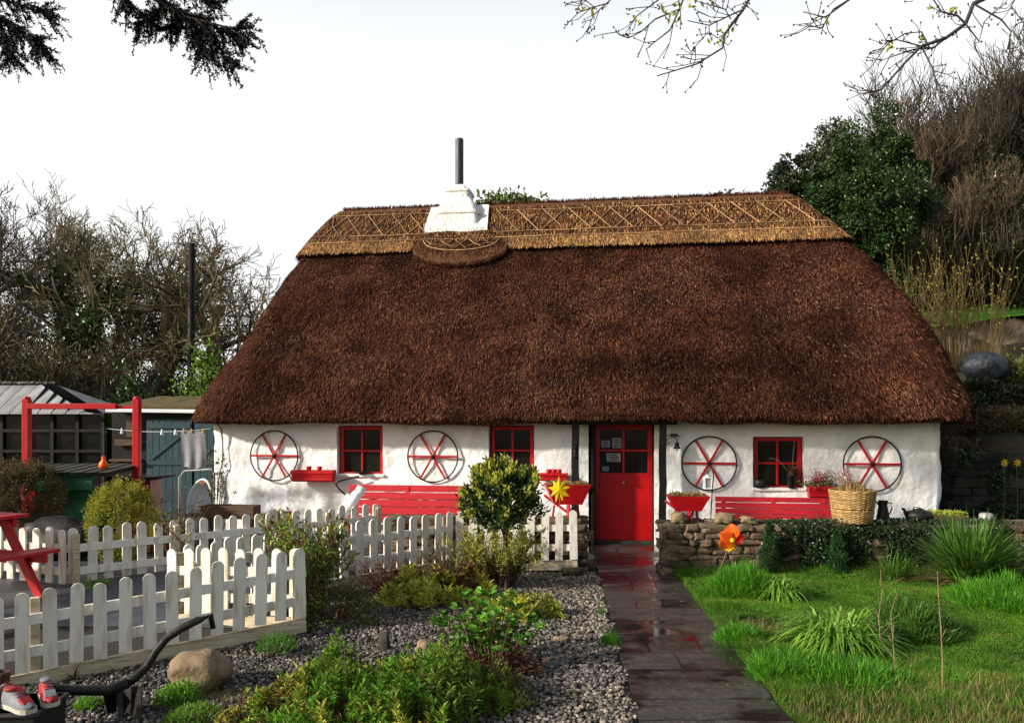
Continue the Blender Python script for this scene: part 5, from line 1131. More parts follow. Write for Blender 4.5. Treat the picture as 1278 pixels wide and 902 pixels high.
for k in range(3):
    x0 = dx0 + k * .95; mb = MB()
    for j in range(7): mb.box((x0 + .065 + j * .13, -.03, (ze - .15) / 2), (.122, .03, ze - .15))
    d = mb.build('plank_door', M['teal'], t, bevel=.003)
    mb = MB(); mb.box((x0 + .45, -.056, ze - .28), (.86, .02, .09)); mb.box((x0 + .45, -.056, 1.15), (.86, .02, .09)); mb.bar((x0 + .06, -.056, 1.2), (x0 + .84, -.056, ze - .33), .02, .07); mb.build('brace', M['teal'], d)
mb = MB(); mb.box((dx0 / 2 - .05, -.02, 1.55), (dx0 - .3, .04, .12)); mb.build('wall_board', M['brownwood'], t); mb = MB(); mb.box((dx0 / 2 - .05, -.02, 1.2), (dx0 - .2, .3, .04)); mb.build('shelf', M['brownwood'], t)
mb = MB(); mb.box((dx0 / 2 + .05, -.012, 1.82), (dx0 - .55, .03, .32)); mb.build('shed_window', M['brownwood'], t)
# telegraph pole
q = at(238.5, 455, 24); t = thing('telegraph_pole', 'dark wooden telegraph pole standing among the bare trees', 'pole', (q.x, 24, 0)); zt = at(0, 304, 24).z
mb = MB(); mb.tube([(0, 0, 0), (0, 0, zt * .5), (0.02, 0, zt)], [.15, .12, .10], 12); mb.build('shaft', M['blackwood'], t, smooth=True); mb = MB(); mb.box((.1, 0, zt - .3), (.12, .08, .25)); mb.build('bracket', M['black'], t)

# ------------------------------------------------------------------ right side: dark wall, earth face, wrapped bale
stonewall('dark_stone_wall', [(7.35, 12.75), (9.0, 12.6), (11.5, 12.4)], 1.42, .35, 21, 'dark overgrown stone wall at the foot of the bank beside the cottage', 'darkstone', (.1, .2), (.2, .55))
def earthface():
    t = thing('earth_bank_face', 'tan stone faced bank wall below the bright grass strip', 'stone wall', (9.4, 20.25, 3.3)); g = []
    for z in np.linspace(0, 1, 14):
        g.append([(x * 9.5, .12 * mnoise.noise(Vector((x * 20, z * 3, 2))) + .25 * z, z * (1.07 + .9 * x) + .03 * math.sin(x * 23) * z + .05 * mnoise.noise(Vector((x * 60, z * 6, 0)))) for x in np.linspace(0, 1, 90)])
    g = np.array(g); mb = MB(); mb.grid(g); b = g[-1].copy(); b[:, 1] += .5; mb.grid(np.array([g[-1], b])); mb.build('face', M['tanwall'], t, smooth=True)
earthface()
q = at(1228, 458, 17.5); mb = MB(); V, F = ICO3; v = V * [.50, .42, .36]; v = v * (1 + .22 * fnoise(V, 2.2, 3) + .07 * fnoise(V, 6, 8))[:, None]; mb.add(v, [F]); o = mb.build('wrapped_bale', M['bag'], loc=(q.x - .1, 17.3, q.z - .03), smooth=True); tag(o, 'crumpled blue grey wrapped sack on the bank below the earth face', 'sack')
M['hydra'] = leafmat('hydrangea_leaf', (0.115, 0.28, 0.022), (0.06, 0.16, 0.016), transl=.35, tint=.6)
# ------------------------------------------------------------------ vegetation helpers
def bush(name, label, cat, x, y, z0, rx, ry, h, n, L, W, layers, clumps=40, stems=12, seed=1, jit=.16, stemmat='bark', shell=.55, flat=1.0, group=None, up=.4, stemr=.006, ball=None):
    """layers: list of (part name, material, share, height bias 0..1)"""
    rg = np.random.default_rng(seed); t = thing(name, label, cat, (x, y, z0), 0, group)
    d = rg.normal(0, 1, (clumps, 3)); d[:, 2] = np.abs(d[:, 2]) * flat; d /= np.linalg.norm(d, axis=1, keepdims=True)
    rad_ = rg.uniform(shell, 1.0, (clumps, 1)) ** .6; Cc = d * rad_ * [rx, ry, h]; Cs = rg.uniform(.6, 1.3, clumps)
    Ct = rg.uniform(-.22, .22, clumps)
    if ball:
        d = rg.normal(0, 1, (clumps, 3)); d /= np.linalg.norm(d, axis=1, keepdims=True); Cc = d * rad_ * [rx, ry, ball]; Cc[:, 2] += h - ball
    for (pn, m, share, bias) in layers:
        k = int(n * share); w = np.exp(bias * 4 * Cc[:, 2] / h); w /= w.sum(); ci = rg.choice(clumps, k, p=w)
        P = Cc[ci] + rg.normal(0, 1, (k, 3)) * jit * Cs[ci][:, None] * [rx, ry, h * .8]; P[:, 2] = np.maximum(P[:, 2], .01 + rg.uniform(0, .04, k))
        D = (P - [0, 0, (h - ball) if ball else 0]) / [rx, ry, h] + rg.normal(0, .8, (k, 3)) + [0, 0, up]; N = rg.normal(0, .7, (k, 3)) + [0, 0, .8]
        mb = MB(); mb.leaves(P, D, N, rg.uniform(.6, 1.4, k) * L, rg.uniform(.7, 1.3, k) * W, np.clip(rg.normal(.5, .25, k) + Ct[ci], 0, 1.1)); mb.build(pn, M[m], t)
    if stems:
        mb = MB(); lines = []
        for i in range(stems):
            c = Cc[rg.integers(0, clumps)]; lines.append((np.array([[c[0] * .12, c[1] * .12, 0], c * [.4, .4, .5] + rg.normal(0, .02, 3), c * .97]), [stemr, stemr * .7, stemr * .3]))
        mb.tubes(lines, 4, list(rg.random(len(lines)))); mb.build('stems', M[stemmat], t)
    return t
def clump(name, label, cat, x, y, z0, r, n, H, lean, Wd, m, seed=1, droop=.25, group=None, rbase=.35, seg=4, extra=None, out=1.0):
    rg = np.random.default_rng(seed); t = thing(name, label, cat, (x, y, z0), 0, group); az = rg.uniform(0, 2 * np.pi, n); rr_ = r * rbase * np.sqrt(rg.random(n))
    P = np.c_[rr_ * np.cos(az), rr_ * np.sin(az), np.zeros(n)]; az2 = az + rg.normal(0, .5, n)
    f = rg.random(n) ** .8
    mb = MB(); mb.blades(P, az2, rg.uniform(H * .55, H * 1.05, n) * (1 - .35 * f * out), lean * (.15 + f), Wd, np.clip(rg.normal(.5, .28, n), 0, 1.1), seg=seg, droop=droop * (rg.uniform(.2, 1.4, n) * f if droop < .8 else rg.uniform(.45, 1.1, n))); mb.build('leaves', M[m], t)
    if extra:
        pn, m2, k2, s2 = extra; k = int(n * k2); mb = MB(); az = rg.uniform(0, 6.28, k); P = np.c_[r * .4 * np.cos(az), r * .4 * np.sin(az), np.zeros(k)]
        mb.blades(P, az, rg.uniform(H * .1, H * s2, k), lean * rg.uniform(.6, 1.3, k), Wd, rg.random(k), seg=seg, droop=.6); mb.build(pn, M[m2], t)
    return t
def grow(seed, H, r0, nch=(7, 6, 5, 4, 3), up=.25, wander=.22, ang=(28, 58), trunkfrac=.45, ratio=(.5, .78), lean=(0, 0), first=.35):
    rg = random.Random(seed); lines = [[] for _ in range(len(nch) + 1)]
    def br(p, d, L_, r, lev):
        n = 6 if lev < 2 else 5; pts = [p]; rs = [r]; q = p.copy(); dd = d.copy()
        for i in range(1, n):
            wd = wander * (.45 if lev == 0 else 1.0 if lev < 3 else .62); dd = (dd + Vector((rg.gauss(0, wd), rg.gauss(0, wd), rg.gauss(0, wd * .7) + up * (.1 if lev == 0 else .35)))).normalized(); q = q + dd * (L_ / (n - 1)); pts.append(q.copy()); rs.append(r * (1 - .72 * i / (n - 1)) if lev else r * (1 - .45 * i / (n - 1)))
        lines[lev].append(([tuple(a) for a in pts], rs))
        if lev >= len(nch): return
        k = nch[lev]
        for j in range(k):
            f = first + (1 - first) * (j + rg.random()) / k if lev else trunkfrac * .75 + (1 - trunkfrac * .75) * (j + rg.random() * .8) / k
            f = min(f, .999); i = f * (n - 1); i0 = int(i); pp = pts[i0].lerp(pts[min(i0 + 1, n - 1)], i - i0); td = (pts[min(i0 + 1, n - 1)] - pts[i0]).normalized()
            if td.length < .5: td = dd
            ax = td.cross(Vector((rg.gauss(0, 1), rg.gauss(0, 1), rg.gauss(0, 1)))).normalized(); a = rad(rg.uniform(*ang)) * (1.15 if lev == 0 else 1)
            cd = (Matrix.Rotation(a, 3, ax) @ td); br(pp, cd, L_ * rg.uniform(*ratio) * (1 - .35 * f * (lev == 0)), max(.0035, rs[i0] * (rg.uniform(.62, .85) if lev < 2 else rg.uniform(.45, .7))), lev + 1)
    br(Vector((0, 0, 0)), Vector((lean[0], lean[1], 1)).normalized(), H * .62, r0, 0); return lines
def bare_tree(name, label, x, y, z0, H, r0, seed, mtr, mtw, group=None, rmin=.009, ivy=0, leafm='ivytree', **kw):
    L_ = grow(seed, H, r0, **kw); t = thing(name, label, 'tree', (x, y, z0), 0, group)
    mb = MB(); mb.tubes(L_[0] , 8, [.5]); mb.build('trunk', M[mtr], t, smooth=True)
    mb = MB(); mb.tubes([l for q in L_[1:3] for l in q], 5); mb.build('limbs', M[mtr], t, smooth=True)
    tw = [(p, [max(rmin, a) for a in r]) for q in L_[3:] for (p, r) in q]; mb = MB(); mb.tubes(tw, 3); mb.build('crown', M[mtw], t)
    rg = np.random.default_rng(seed)
    if ivy:
        src = [np.array(p) for q in L_[0:3] for (p, r) in q]; allp = np.concatenate([s[:-1] + (s[1:] - s[:-1]) * rg.random((len(s) - 1, 1)) for s in src for _ in range(4)]); allp = allp[allp[:, 2] < H * .72]
        P = allp[rg.integers(0, len(allp), ivy)] + rg.normal(0, .16, (ivy, 3)); mb = MB(); mb.leaves(P, rg.normal(0, 1, (ivy, 3)), rg.normal(0, 1, (ivy, 3)), .16, .12, rg.random(ivy)); mb.build('ivy_leaves', M[leafm], t)
    return t

# ------------------------------------------------------------------ bare trees and scrub on the left, far behind the yard
gl = 'bare trees behind the yard on the left'
def bt(px, Yd, topy, seed, label, r0=.2, tr='mossbark', tw='bark', z0=0, **kw):
    q = at(px, 530, Yd); H = at(0, topy, Yd).z - z0; bare_tree('bare_tree', label, q.x, Yd, z0, H * kw.pop('hs', 1.0), r0, seed, tr, tw, kw.pop('group', gl), **kw)
OK_ = dict(nch=(7, 5, 5, 4, 3), ratio=(.42, .70), ang=(24, 52), first=.25, tw='mossbark', tr='mossbark')
bt(20, 27, 195, 11, 'tall grey bare tree rising at the left frame edge', .17, **{**OK_, 'tw': 'bark'}, up=.30, rmin=.011, wander=.2, hs=1.02)
bt(-62, 24, 135, 12, 'bare tree mostly outside the left frame edge, only its twigs reaching in', .2, nch=(8, 5, 5, 4, 3), ratio=(.42, .68), up=.2, tw='greybark', rmin=.008)
bt(80, 29, 215, 13, 'bare tree second from the left frame edge, with ivy up its trunk', .18, **OK_, up=.28, ivy=1800, leafm='olive', rmin=.011, wander=.2, hs=1.02)
bt(118, 27, 235, 14, 'bare tree with the darkest ivy covered trunk, left of the forked oak', .26, **OK_, up=.22, ivy=4200, rmin=.011, wander=.22, hs=1.02)
bt(165, 28, 232, 15, 'leaning bare tree between the ivy covered trunk and the telegraph pole', .2, **OK_, up=.2, ivy=900, leafm='olive', rmin=.011, wander=.24, hs=1.02)
bt(212, 27, 228, 16, 'forked bare oak just left of the telegraph pole', .34, **OK_, up=.14, wander=.30, rmin=.012, trunkfrac=.3, hs=1.08)
bt(272, 26, 292, 27, 'lower spreading bare oak right of the telegraph pole', .26, **{**OK_, 'tr': 'barktan'}, up=.10, wander=.30, lean=(.10, 0), rmin=.012, trunkfrac=.2, hs=1.22)
gs = 'brown scrub thickets below the bare trees'
for k, (px, Yd, topy, wpx, lb) in enumerate(((-30, 22, 425, 120, 'brown twiggy thicket at the left frame edge above the greenhouse roof'), (60, 24, 420, 110, 'brown thicket behind the greenhouse ridge'), (135, 23, 440, 100, 'olive brown thicket left of the dark laurel'),
                                            (200, 25, 455, 100, 'dull brown thicket under the forked oak'), (285, 24, 455, 90, 'low brown thicket behind the left slope of the thatch'), (10, 30, 385, 105, 'taller greyish thicket in the trees at far left'), (110, 30, 415, 110, 'taller brown thicket under the ivy covered trunk'))):
    q = at(px, 530, Yd); H = at(0, topy, Yd).z; w = wpx / FPX * Yd * .62
    t = bush('thicket', lb, 'thicket', q.x, Yd, 0, w, w * .6, H, 16000, .13, .05, [('foliage', 'scrub', .75, .0), ('brown_twigs', 'brownleaf', .22, .3), ('olive_leaves', 'olive', .10, .2)], clumps=170, stems=0, seed=40 + k, shell=.1, jit=.13, group=gs)
    rg = np.random.default_rng(k); n = 1300; az = rg.uniform(0, 6.28, n); P = np.c_[rg.normal(0, .42, n) * w, rg.normal(0, .3, n) * w, rg.uniform(0, .5, n) * H]
    mb = MB(); mb.blades(P, az, rg.uniform(.25, .5, n) * H, rg.uniform(.1, 1.0, n), .025, rg.random(n), seg=3); mb.build('twigs', M['bark'], t)
bush('laurel_bush', 'dark green laurel behind the shed roof, left of the telegraph pole', 'bush', at(168, 0, 19).x, 19, 0, .95, .7, 2.75, 5000, .13, .07, [('foliage', 'bayd', 1, .2)], clumps=60, seed=61)
bush('laurel_bush', 'bright green laurel tucked against the left end of the thatch', 'bush', at(252, 0, 18).x, 18, 0, .72, .7, 3.35, 5200, .12, .07, [('foliage', 'shrub', .7, .1), ('dark_leaves', 'bayd', .3, -.2)], clumps=60, seed=62)

# ------------------------------------------------------------------ trees on the bank to the right
def evergreen(label, px, cy, Yd, wpx, hpx, n, seed, m1, m2, L=.15, name='evergreen_tree'):
    c = at(px, cy, Yd); rx = wpx / 2 / FPX * Yd; rz = hpx / 2 / FPX * Yd; zb = float(bank_z(c.x, Yd)); zb = max(zb, 0)
    rg = np.random.default_rng(seed); t = thing(name, label, 'tree', (c.x, Yd, zb), 0); cz = c.z - zb
    K = 120; d = rg.normal(0, 1, (K, 3)); d /= np.linalg.norm(d, axis=1, keepdims=True); d = d * (1 + .75 * fnoise(d, 1.4, seed))[:, None]; Cc = d * rg.uniform(.55, 1.0, (K, 1)) * [rx, rx, rz] + [0, 0, cz]; Cs = rg.uniform(.5, 1.4, K)
    for nm, m, sh in (('crown', m1, .7), ('second_leaves', m2, .3)):  # second leaf colour scattered at random through the crown
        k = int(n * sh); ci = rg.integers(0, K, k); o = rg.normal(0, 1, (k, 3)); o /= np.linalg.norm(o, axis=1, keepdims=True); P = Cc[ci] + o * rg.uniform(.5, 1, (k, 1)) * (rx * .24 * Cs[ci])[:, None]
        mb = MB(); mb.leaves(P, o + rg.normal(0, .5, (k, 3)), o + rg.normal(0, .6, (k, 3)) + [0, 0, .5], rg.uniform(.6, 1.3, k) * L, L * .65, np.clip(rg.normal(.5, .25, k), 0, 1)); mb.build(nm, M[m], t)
    mb = MB(); mb.tubes([(np.array([[0, 0, -.2], [.05, 0, cz * .5], [0, .05, cz + rz * .3]]), [.2, .15, .06])], 8); mb.build('trunk', M['bark'], t, smooth=True)
    ln = [(np.array([[0, 0, cz * .4], Cc[i] * .5 + [0, 0, cz * .25], Cc[i] * .93 + [0, 0, cz * .05]]), [.06, .035, .012]) for i in range(0, K, 4)]; mb = MB(); mb.tubes(ln, 4); mb.build('limbs', M['bark'], t)
evergreen('big glossy ivy covered evergreen tree rising behind the right end of the ridge', 1085, 262, 20, 135, 205, 56000, 71, 'ivytree', 'ivy', L=.085)
evergreen('smaller dark evergreen left of the big ivy covered tree', 985, 245, 21, 72, 75, 11000, 72, 'ivy', 'scrub', L=.10)
evergreen('brownish green tree top between the two evergreens', 1042, 190, 22, 75, 62, 6500, 73, 'scrub', 'ivytree', L=.09)
evergreen('lone dark tuft of leaves poking over the ridge left of the evergreens', 903, 262, 21, 60, 34, 1100, 74, 'scrub', 'ivytree', .13)
evergreen('small green tree top showing over the ridge right of the chimney', 640, 262, 21, 78, 30, 2600, 75, 'olive', 'shrub', .12)
bt(705, 22, 243, 76, 'bare twiggy tree top showing over the ridge right of the chimney', .08, nch=(6, 5, 5, 4), tr='barktan', tw='barktan', group=None, rmin=.006)
gr = 'brown leafless trees on the bank at the right'
for k, (px, Yd, topy, tr, tw, lb, kw) in enumerate(((1165, 24, 150, 'barktan', 'barktan', 'tan leafless tree next to the big evergreen', dict(up=.45)), (1198, 27, 128, 'bark', 'bark', 'taller brown leafless tree second from the evergreen', dict(up=.4, ivy=3500, leafm='ivy')),
                                                (1232, 25, 110, 'bark', 'bark', 'leafless tree third from the evergreen, with ivy leaves', dict(up=.5, ivy=6000, leafm='ivy')), (1275, 24, 80, 'bark', 'bark', 'tallest brown leafless tree at the right frame edge', dict(up=.5, ivy=12000, leafm='scrub')),
                                                (1318, 26, 60, 'bark', 'bark', 'leafless tree mostly outside the right frame edge', dict(up=.4, ivy=3000, leafm='scrub')), (1135, 28, 165, 'barktan', 'barktan', 'low leafless tree half hidden behind the big evergreen', dict(up=.35)))):
    q = at(px, 530, Yd); z0 = float(bank_z(q.x, Yd)) - .1; bt(px, Yd, topy, 80 + k, lb, .13, tr, tw, z0=z0, nch=(10, 6, 5, 5, 3), ang=(15, 42), group=gr, trunkfrac=.12, **kw)
for k, (px, Yd, topy, wpx, lb) in enumerate(((1150, 23, 235, 80, 'brown thicket directly right of the big evergreen'), (1205, 25, 190, 90, 'brown thicket under the tan leafless trees'), (1262, 23, 215, 95, 'dark green and brown thicket at the right frame edge'), (1300, 22, 300, 90, 'dark thicket at the right frame edge above the grass strip'),
                                             (1235, 24, 160, 80, 'upper olive thicket among the leafless trees'))):
    q = at(px, 530, Yd); z0 = float(bank_z(q.x, Yd)) - .1; H = at(0, topy, Yd).z - z0; w = wpx / FPX * Yd * .55
    t = bush('thicket', lb, 'thicket', q.x, Yd, z0, w, w * .6, H, 20000, .12, .05, [('foliage', 'scrub', .55, .0), ('brown_twigs', 'brownleaf', .10, .3), ('green_leaves', 'ivy', .35, .1)], clumps=150, stems=0, seed=140 + k, shell=.1, jit=.13, group='brown thickets on the bank at the right')
    rg = np.random.default_rng(k + 50); n = 900; az = rg.uniform(0, 6.28, n); P = np.c_[rg.normal(0, .42, n) * w, rg.normal(0, .3, n) * w, rg.uniform(0, .5, n) * H]
    mb = MB(); mb.blades(P, az, rg.uniform(.25, .5, n) * H, rg.uniform(.1, 1.1, n), .022, rg.random(n), seg=3); mb.build('twigs', M['barktan' if k == 0 else 'bark'], t)
# yellow willow shoots
for k, (px, Yd, lb) in enumerate(((1140, 18.0, 'upright yellow brown willow shoots beside the right slope of the thatch'), (1188, 18.6, 'taller yellow brown willow shoots in front of the grass strip'), (1232, 18.4, 'yellow brown willow shoots above the wrapped sack'))):
    q = at(px, 0, Yd); zb = float(bank_z(q.x, Yd)); rg = np.random.default_rng(90 + k); t = thing('willow_clump', lb, 'shrub', (q.x, Yd, zb), 0, 'clumps of yellow willow shoots on the bank'); lines = []
    for i in range(60 if k < 2 else 26):
        a = rg.uniform(0, 6.28); r_ = rg.uniform(0, .3); Hh = rg.uniform(1.3, 3.0); ln = rg.uniform(.05, .8); p = np.array([[r_ * math.cos(a), r_ * math.sin(a), -.1], [(r_ + ln * .3) * math.cos(a), (r_ + ln * .3) * math.sin(a), Hh * .5], [(r_ + ln) * math.cos(a) + rg.normal(0, .05), (r_ + ln) * math.sin(a), Hh]])
        lines.append((p, [.011, .008, .004]))
        for j in range(3): b = p[1] + (p[2] - p[1]) * rg.random(); e = b + [rg.normal(0, .12), rg.normal(0, .12), rg.uniform(.25, .5)]; lines.append((np.array([b, (b + e) / 2 + [rg.normal(0, .02)] * 3, e]), [.006, .005, .003]))
    mb = MB(); mb.tubes(lines, 3, list(rg.random(len(lines)))); mb.build('shoots', M['shoot'], t)
    n = 500; src = np.array([l[0][1] + (l[0][2] - l[0][1]) * rg.random() for l in lines]); P = src[rg.integers(0, len(src), n)]; mb = MB(); mb.leaves(P, rg.normal(0, .4, (n, 3)) + [0, 0, 1], rg.normal(0, 1, (n, 3)), .05, .02, rg.random(n)); tag(mb.build('bud_leaves', M['shrubtip'], t), kind='stuff')
# undergrowth on the lower bank
for k, (x, y, r_, h_, m1, m2, lb) in enumerate(((8.3, 14.0, .75, .45, 'brownleaf', 'scrub', 'dead brown bracken on the bank just above the dark stone wall'), (9.3, 14.2, .7, .45, 'brownleaf', 'olive', 'brown bracken above the dark wall at the frame edge'), (8.6, 15.6, .95, .45, 'ivy', 'scrub', 'dark ivy mound on the bank above the bracken'),
                                                (10.1, 15.9, 1.1, .45, 'ivy', 'scrub', 'dark green undergrowth at the frame edge above the bracken'), (9.0, 16.6, .5, .3, 'ivytree', 'ivy', 'green bramble beside the thatch on the bank'), (11.6, 17.4, .6, .6, 'shoot', 'olive', 'mossy tan clump right of the wrapped sack'), (8.0, 15.8, .6, .6, 'ivy', 'scrub', 'dark brambles close to the right gable'))):
    bush('undergrowth', lb, 'undergrowth', x, y, float(bank_z(x, y)) - .05, r_, r_ * .8, h_, 5000, .09, .045, [('foliage', m1 if m1 != 'shoot' else 'olive', .6, .1), ('mixed_leaves', m2, .4, 0)], clumps=60, stems=0, seed=200 + k, shell=.2, group='undergrowth on the bank')
rg = np.random.default_rng(6)
q = (7.55, 12.5); t = thing('ivy_growth', 'dark ivy and ferns hanging over the dark stone wall by the cottage', 'ivy', (7.4, 12.45, 0)); n = 5500; P = np.c_[rg.uniform(-.1, 3.0, n), rg.normal(0, .06, n), rg.uniform(.0, 1.5, n)]; kp = np.array([mnoise.noise(Vector((p[0] * 1.6, 3, p[2] * 1.6))) > -.02 for p in P]); P = P[kp]; n = len(P)
mb = MB(); mb.leaves(P, rg.normal(0, .7, (n, 3)) + [0, -.3, -.2], rg.normal(0, .5, (n, 3)) + [0, -1, .3], rg.uniform(.05, .10, n), .06, rg.random(n)); mb.build('leaves', M['ivy'], t)
for k, (px, py) in enumerate(((1250, 577), (1266, 577))):
    q = at(px, py, 12.25); t = thing('daffodil', 'yellow daffodil flower against the dark wall, ' + ('left of the pair' if k == 0 else 'right of the pair'), 'flower', (q.x, 12.2, 0)); mb = MB(); mb.tube([(0, 0, 0), (.02, 0, q.z * .6), (0, 0, q.z)], .006, 5); mb.build('stem', M['olive'], t)
    mb = MB(); n = 7; a = np.arange(n) / n * 6.28; mb.leaves(np.tile([0, -.01, q.z], (n, 1)), np.c_[np.cos(a), np.full(n, -.2), np.sin(a)], np.tile([0, -1., 0], (n, 1)), .07, .045, np.full(n, .5)); mb.lathe([(.0, 0), (.015, .0), (.022, .03), (.018, .03)], (0, -.01, q.z), 10, rot=rotm(rad(90))); mb.build('petals', M['daffodil'], t)

# ------------------------------------------------------------------ conifer whose boughs hang into the top left, and budding branches at the top right
def conifer():
    x0, y0 = -7.0, 7.3; t = thing('conifer_tree', 'dark conifer at the upper left whose drooping boughs hang into the sky', 'tree', (x0, y0, 0)); rg = np.random.default_rng(5)
    mb = MB(); mb.tubes([(np.array([[0, 0, -.2], [.05, 0, 3], [0, .03, 6], [0, 0, 9.5]]), [.24, .19, .12, .03])], 10); mb.build('trunk', M['bark'], t, smooth=True)
    boughs = []
    for i in range(46):
        z = rg.uniform(5.0, 9.3); a = rg.uniform(0, 6.28); L_ = (1.9 if z > 5.6 else 1.6) * (1.15 - (z - 5) / 5.2); k = 6; s = np.linspace(0, 1, k)
        boughs.append(np.c_[s * L_ * math.cos(a), s * L_ * math.sin(a), z + .35 * s - .55 * s ** 2 * L_])
    def vis(pts, Yd): return np.array([tuple(at(a, b, Yd) - Vector((x0, y0, 0))) for a, b in pts])
    boughs += [vis([(-250, -60), (-120, -30), (-40, -8), (10, 2), (45, 14), (64, 17)], 7.2), vis([(-200, -20), (-90, 0), (-30, 20), (0, 30), (8, 45), (14, 72)], 6.9), vis([(-30, 18), (5, 22), (20, 38), (38, 48), (48, 54), (50, 62)], 6.8),
               vis([(-250, -150), (-100, -130), (60, -90), (150, -55), (195, 0), (235, 22), (290, 36), (314, 35)], 7.4), vis([(195, 0), (205, 12), (190, 20), (172, 31)], 7.4), vis([(228, 18), (238, 34), (248, 52), (257, 76)], 7.4), vis([(246, 25), (262, 45), (272, 65), (290, 78)], 7.4), vis([(235, 20), (262, 30), (290, 45), (300, 50)], 7.5),
               vis([(150, -55), (210, -25), (245, -6), (276, 4)], 7.3), vis([(120, -70), (140, -30), (155, -6), (158, 4)], 7.3), vis([(190, -10), (215, 10), (228, 25), (210, 38)], 7.5)]
    mb = MB(); mb.tubes([(b, np.linspace(.035 if i < 46 else .022, .006, len(b))) for i, b in enumerate(boughs)], 6); mb.build('limbs', M['bark'], t, smooth=True)
    mb = MB(); twl = []; Ps = []; Ds = []
    for i, b in enumerate(boughs):
        real = i >= 46; m_ = int(26 if not real else 78 * max(1, len(b) / 5))
        for j in range(m_):
            lo_ = .2 if not real else .02
            f = (lo_ + (1 - lo_) * rg.random()) * (len(b) - 1); k = min(int(f), len(b) - 2); p = b[k] + (b[k + 1] - b[k]) * (f - k); d = b[k + 1] - b[k]; d = d / np.linalg.norm(d); s = np.cross(d, rg.normal(0, 1, 3)); s = s / np.linalg.norm(s)
            dd = d * .8 + s * .8 + [0, 0, -.25]; l = rg.uniform(.06, .22 if real else .45); e = p + dd * l; mid = (p + e) / 2 + rg.normal(0, .012, 3); twl.append((np.array([p, mid, e]), [.004, .003, .002]))
            q = 34 if real else 30; ff = rg.random((q, 1)); Ps.append(p + (e - p) * ff); Ds.append(np.tile(dd, (q, 1)) * .6 + rg.normal(0, .6, (q, 3)))
    mb.tubes(twl, 3); mb.build('twigs', M['bark'], t)
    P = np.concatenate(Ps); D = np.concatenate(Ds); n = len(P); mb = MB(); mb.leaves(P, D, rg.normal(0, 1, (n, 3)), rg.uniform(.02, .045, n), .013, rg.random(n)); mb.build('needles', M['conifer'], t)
conifer()
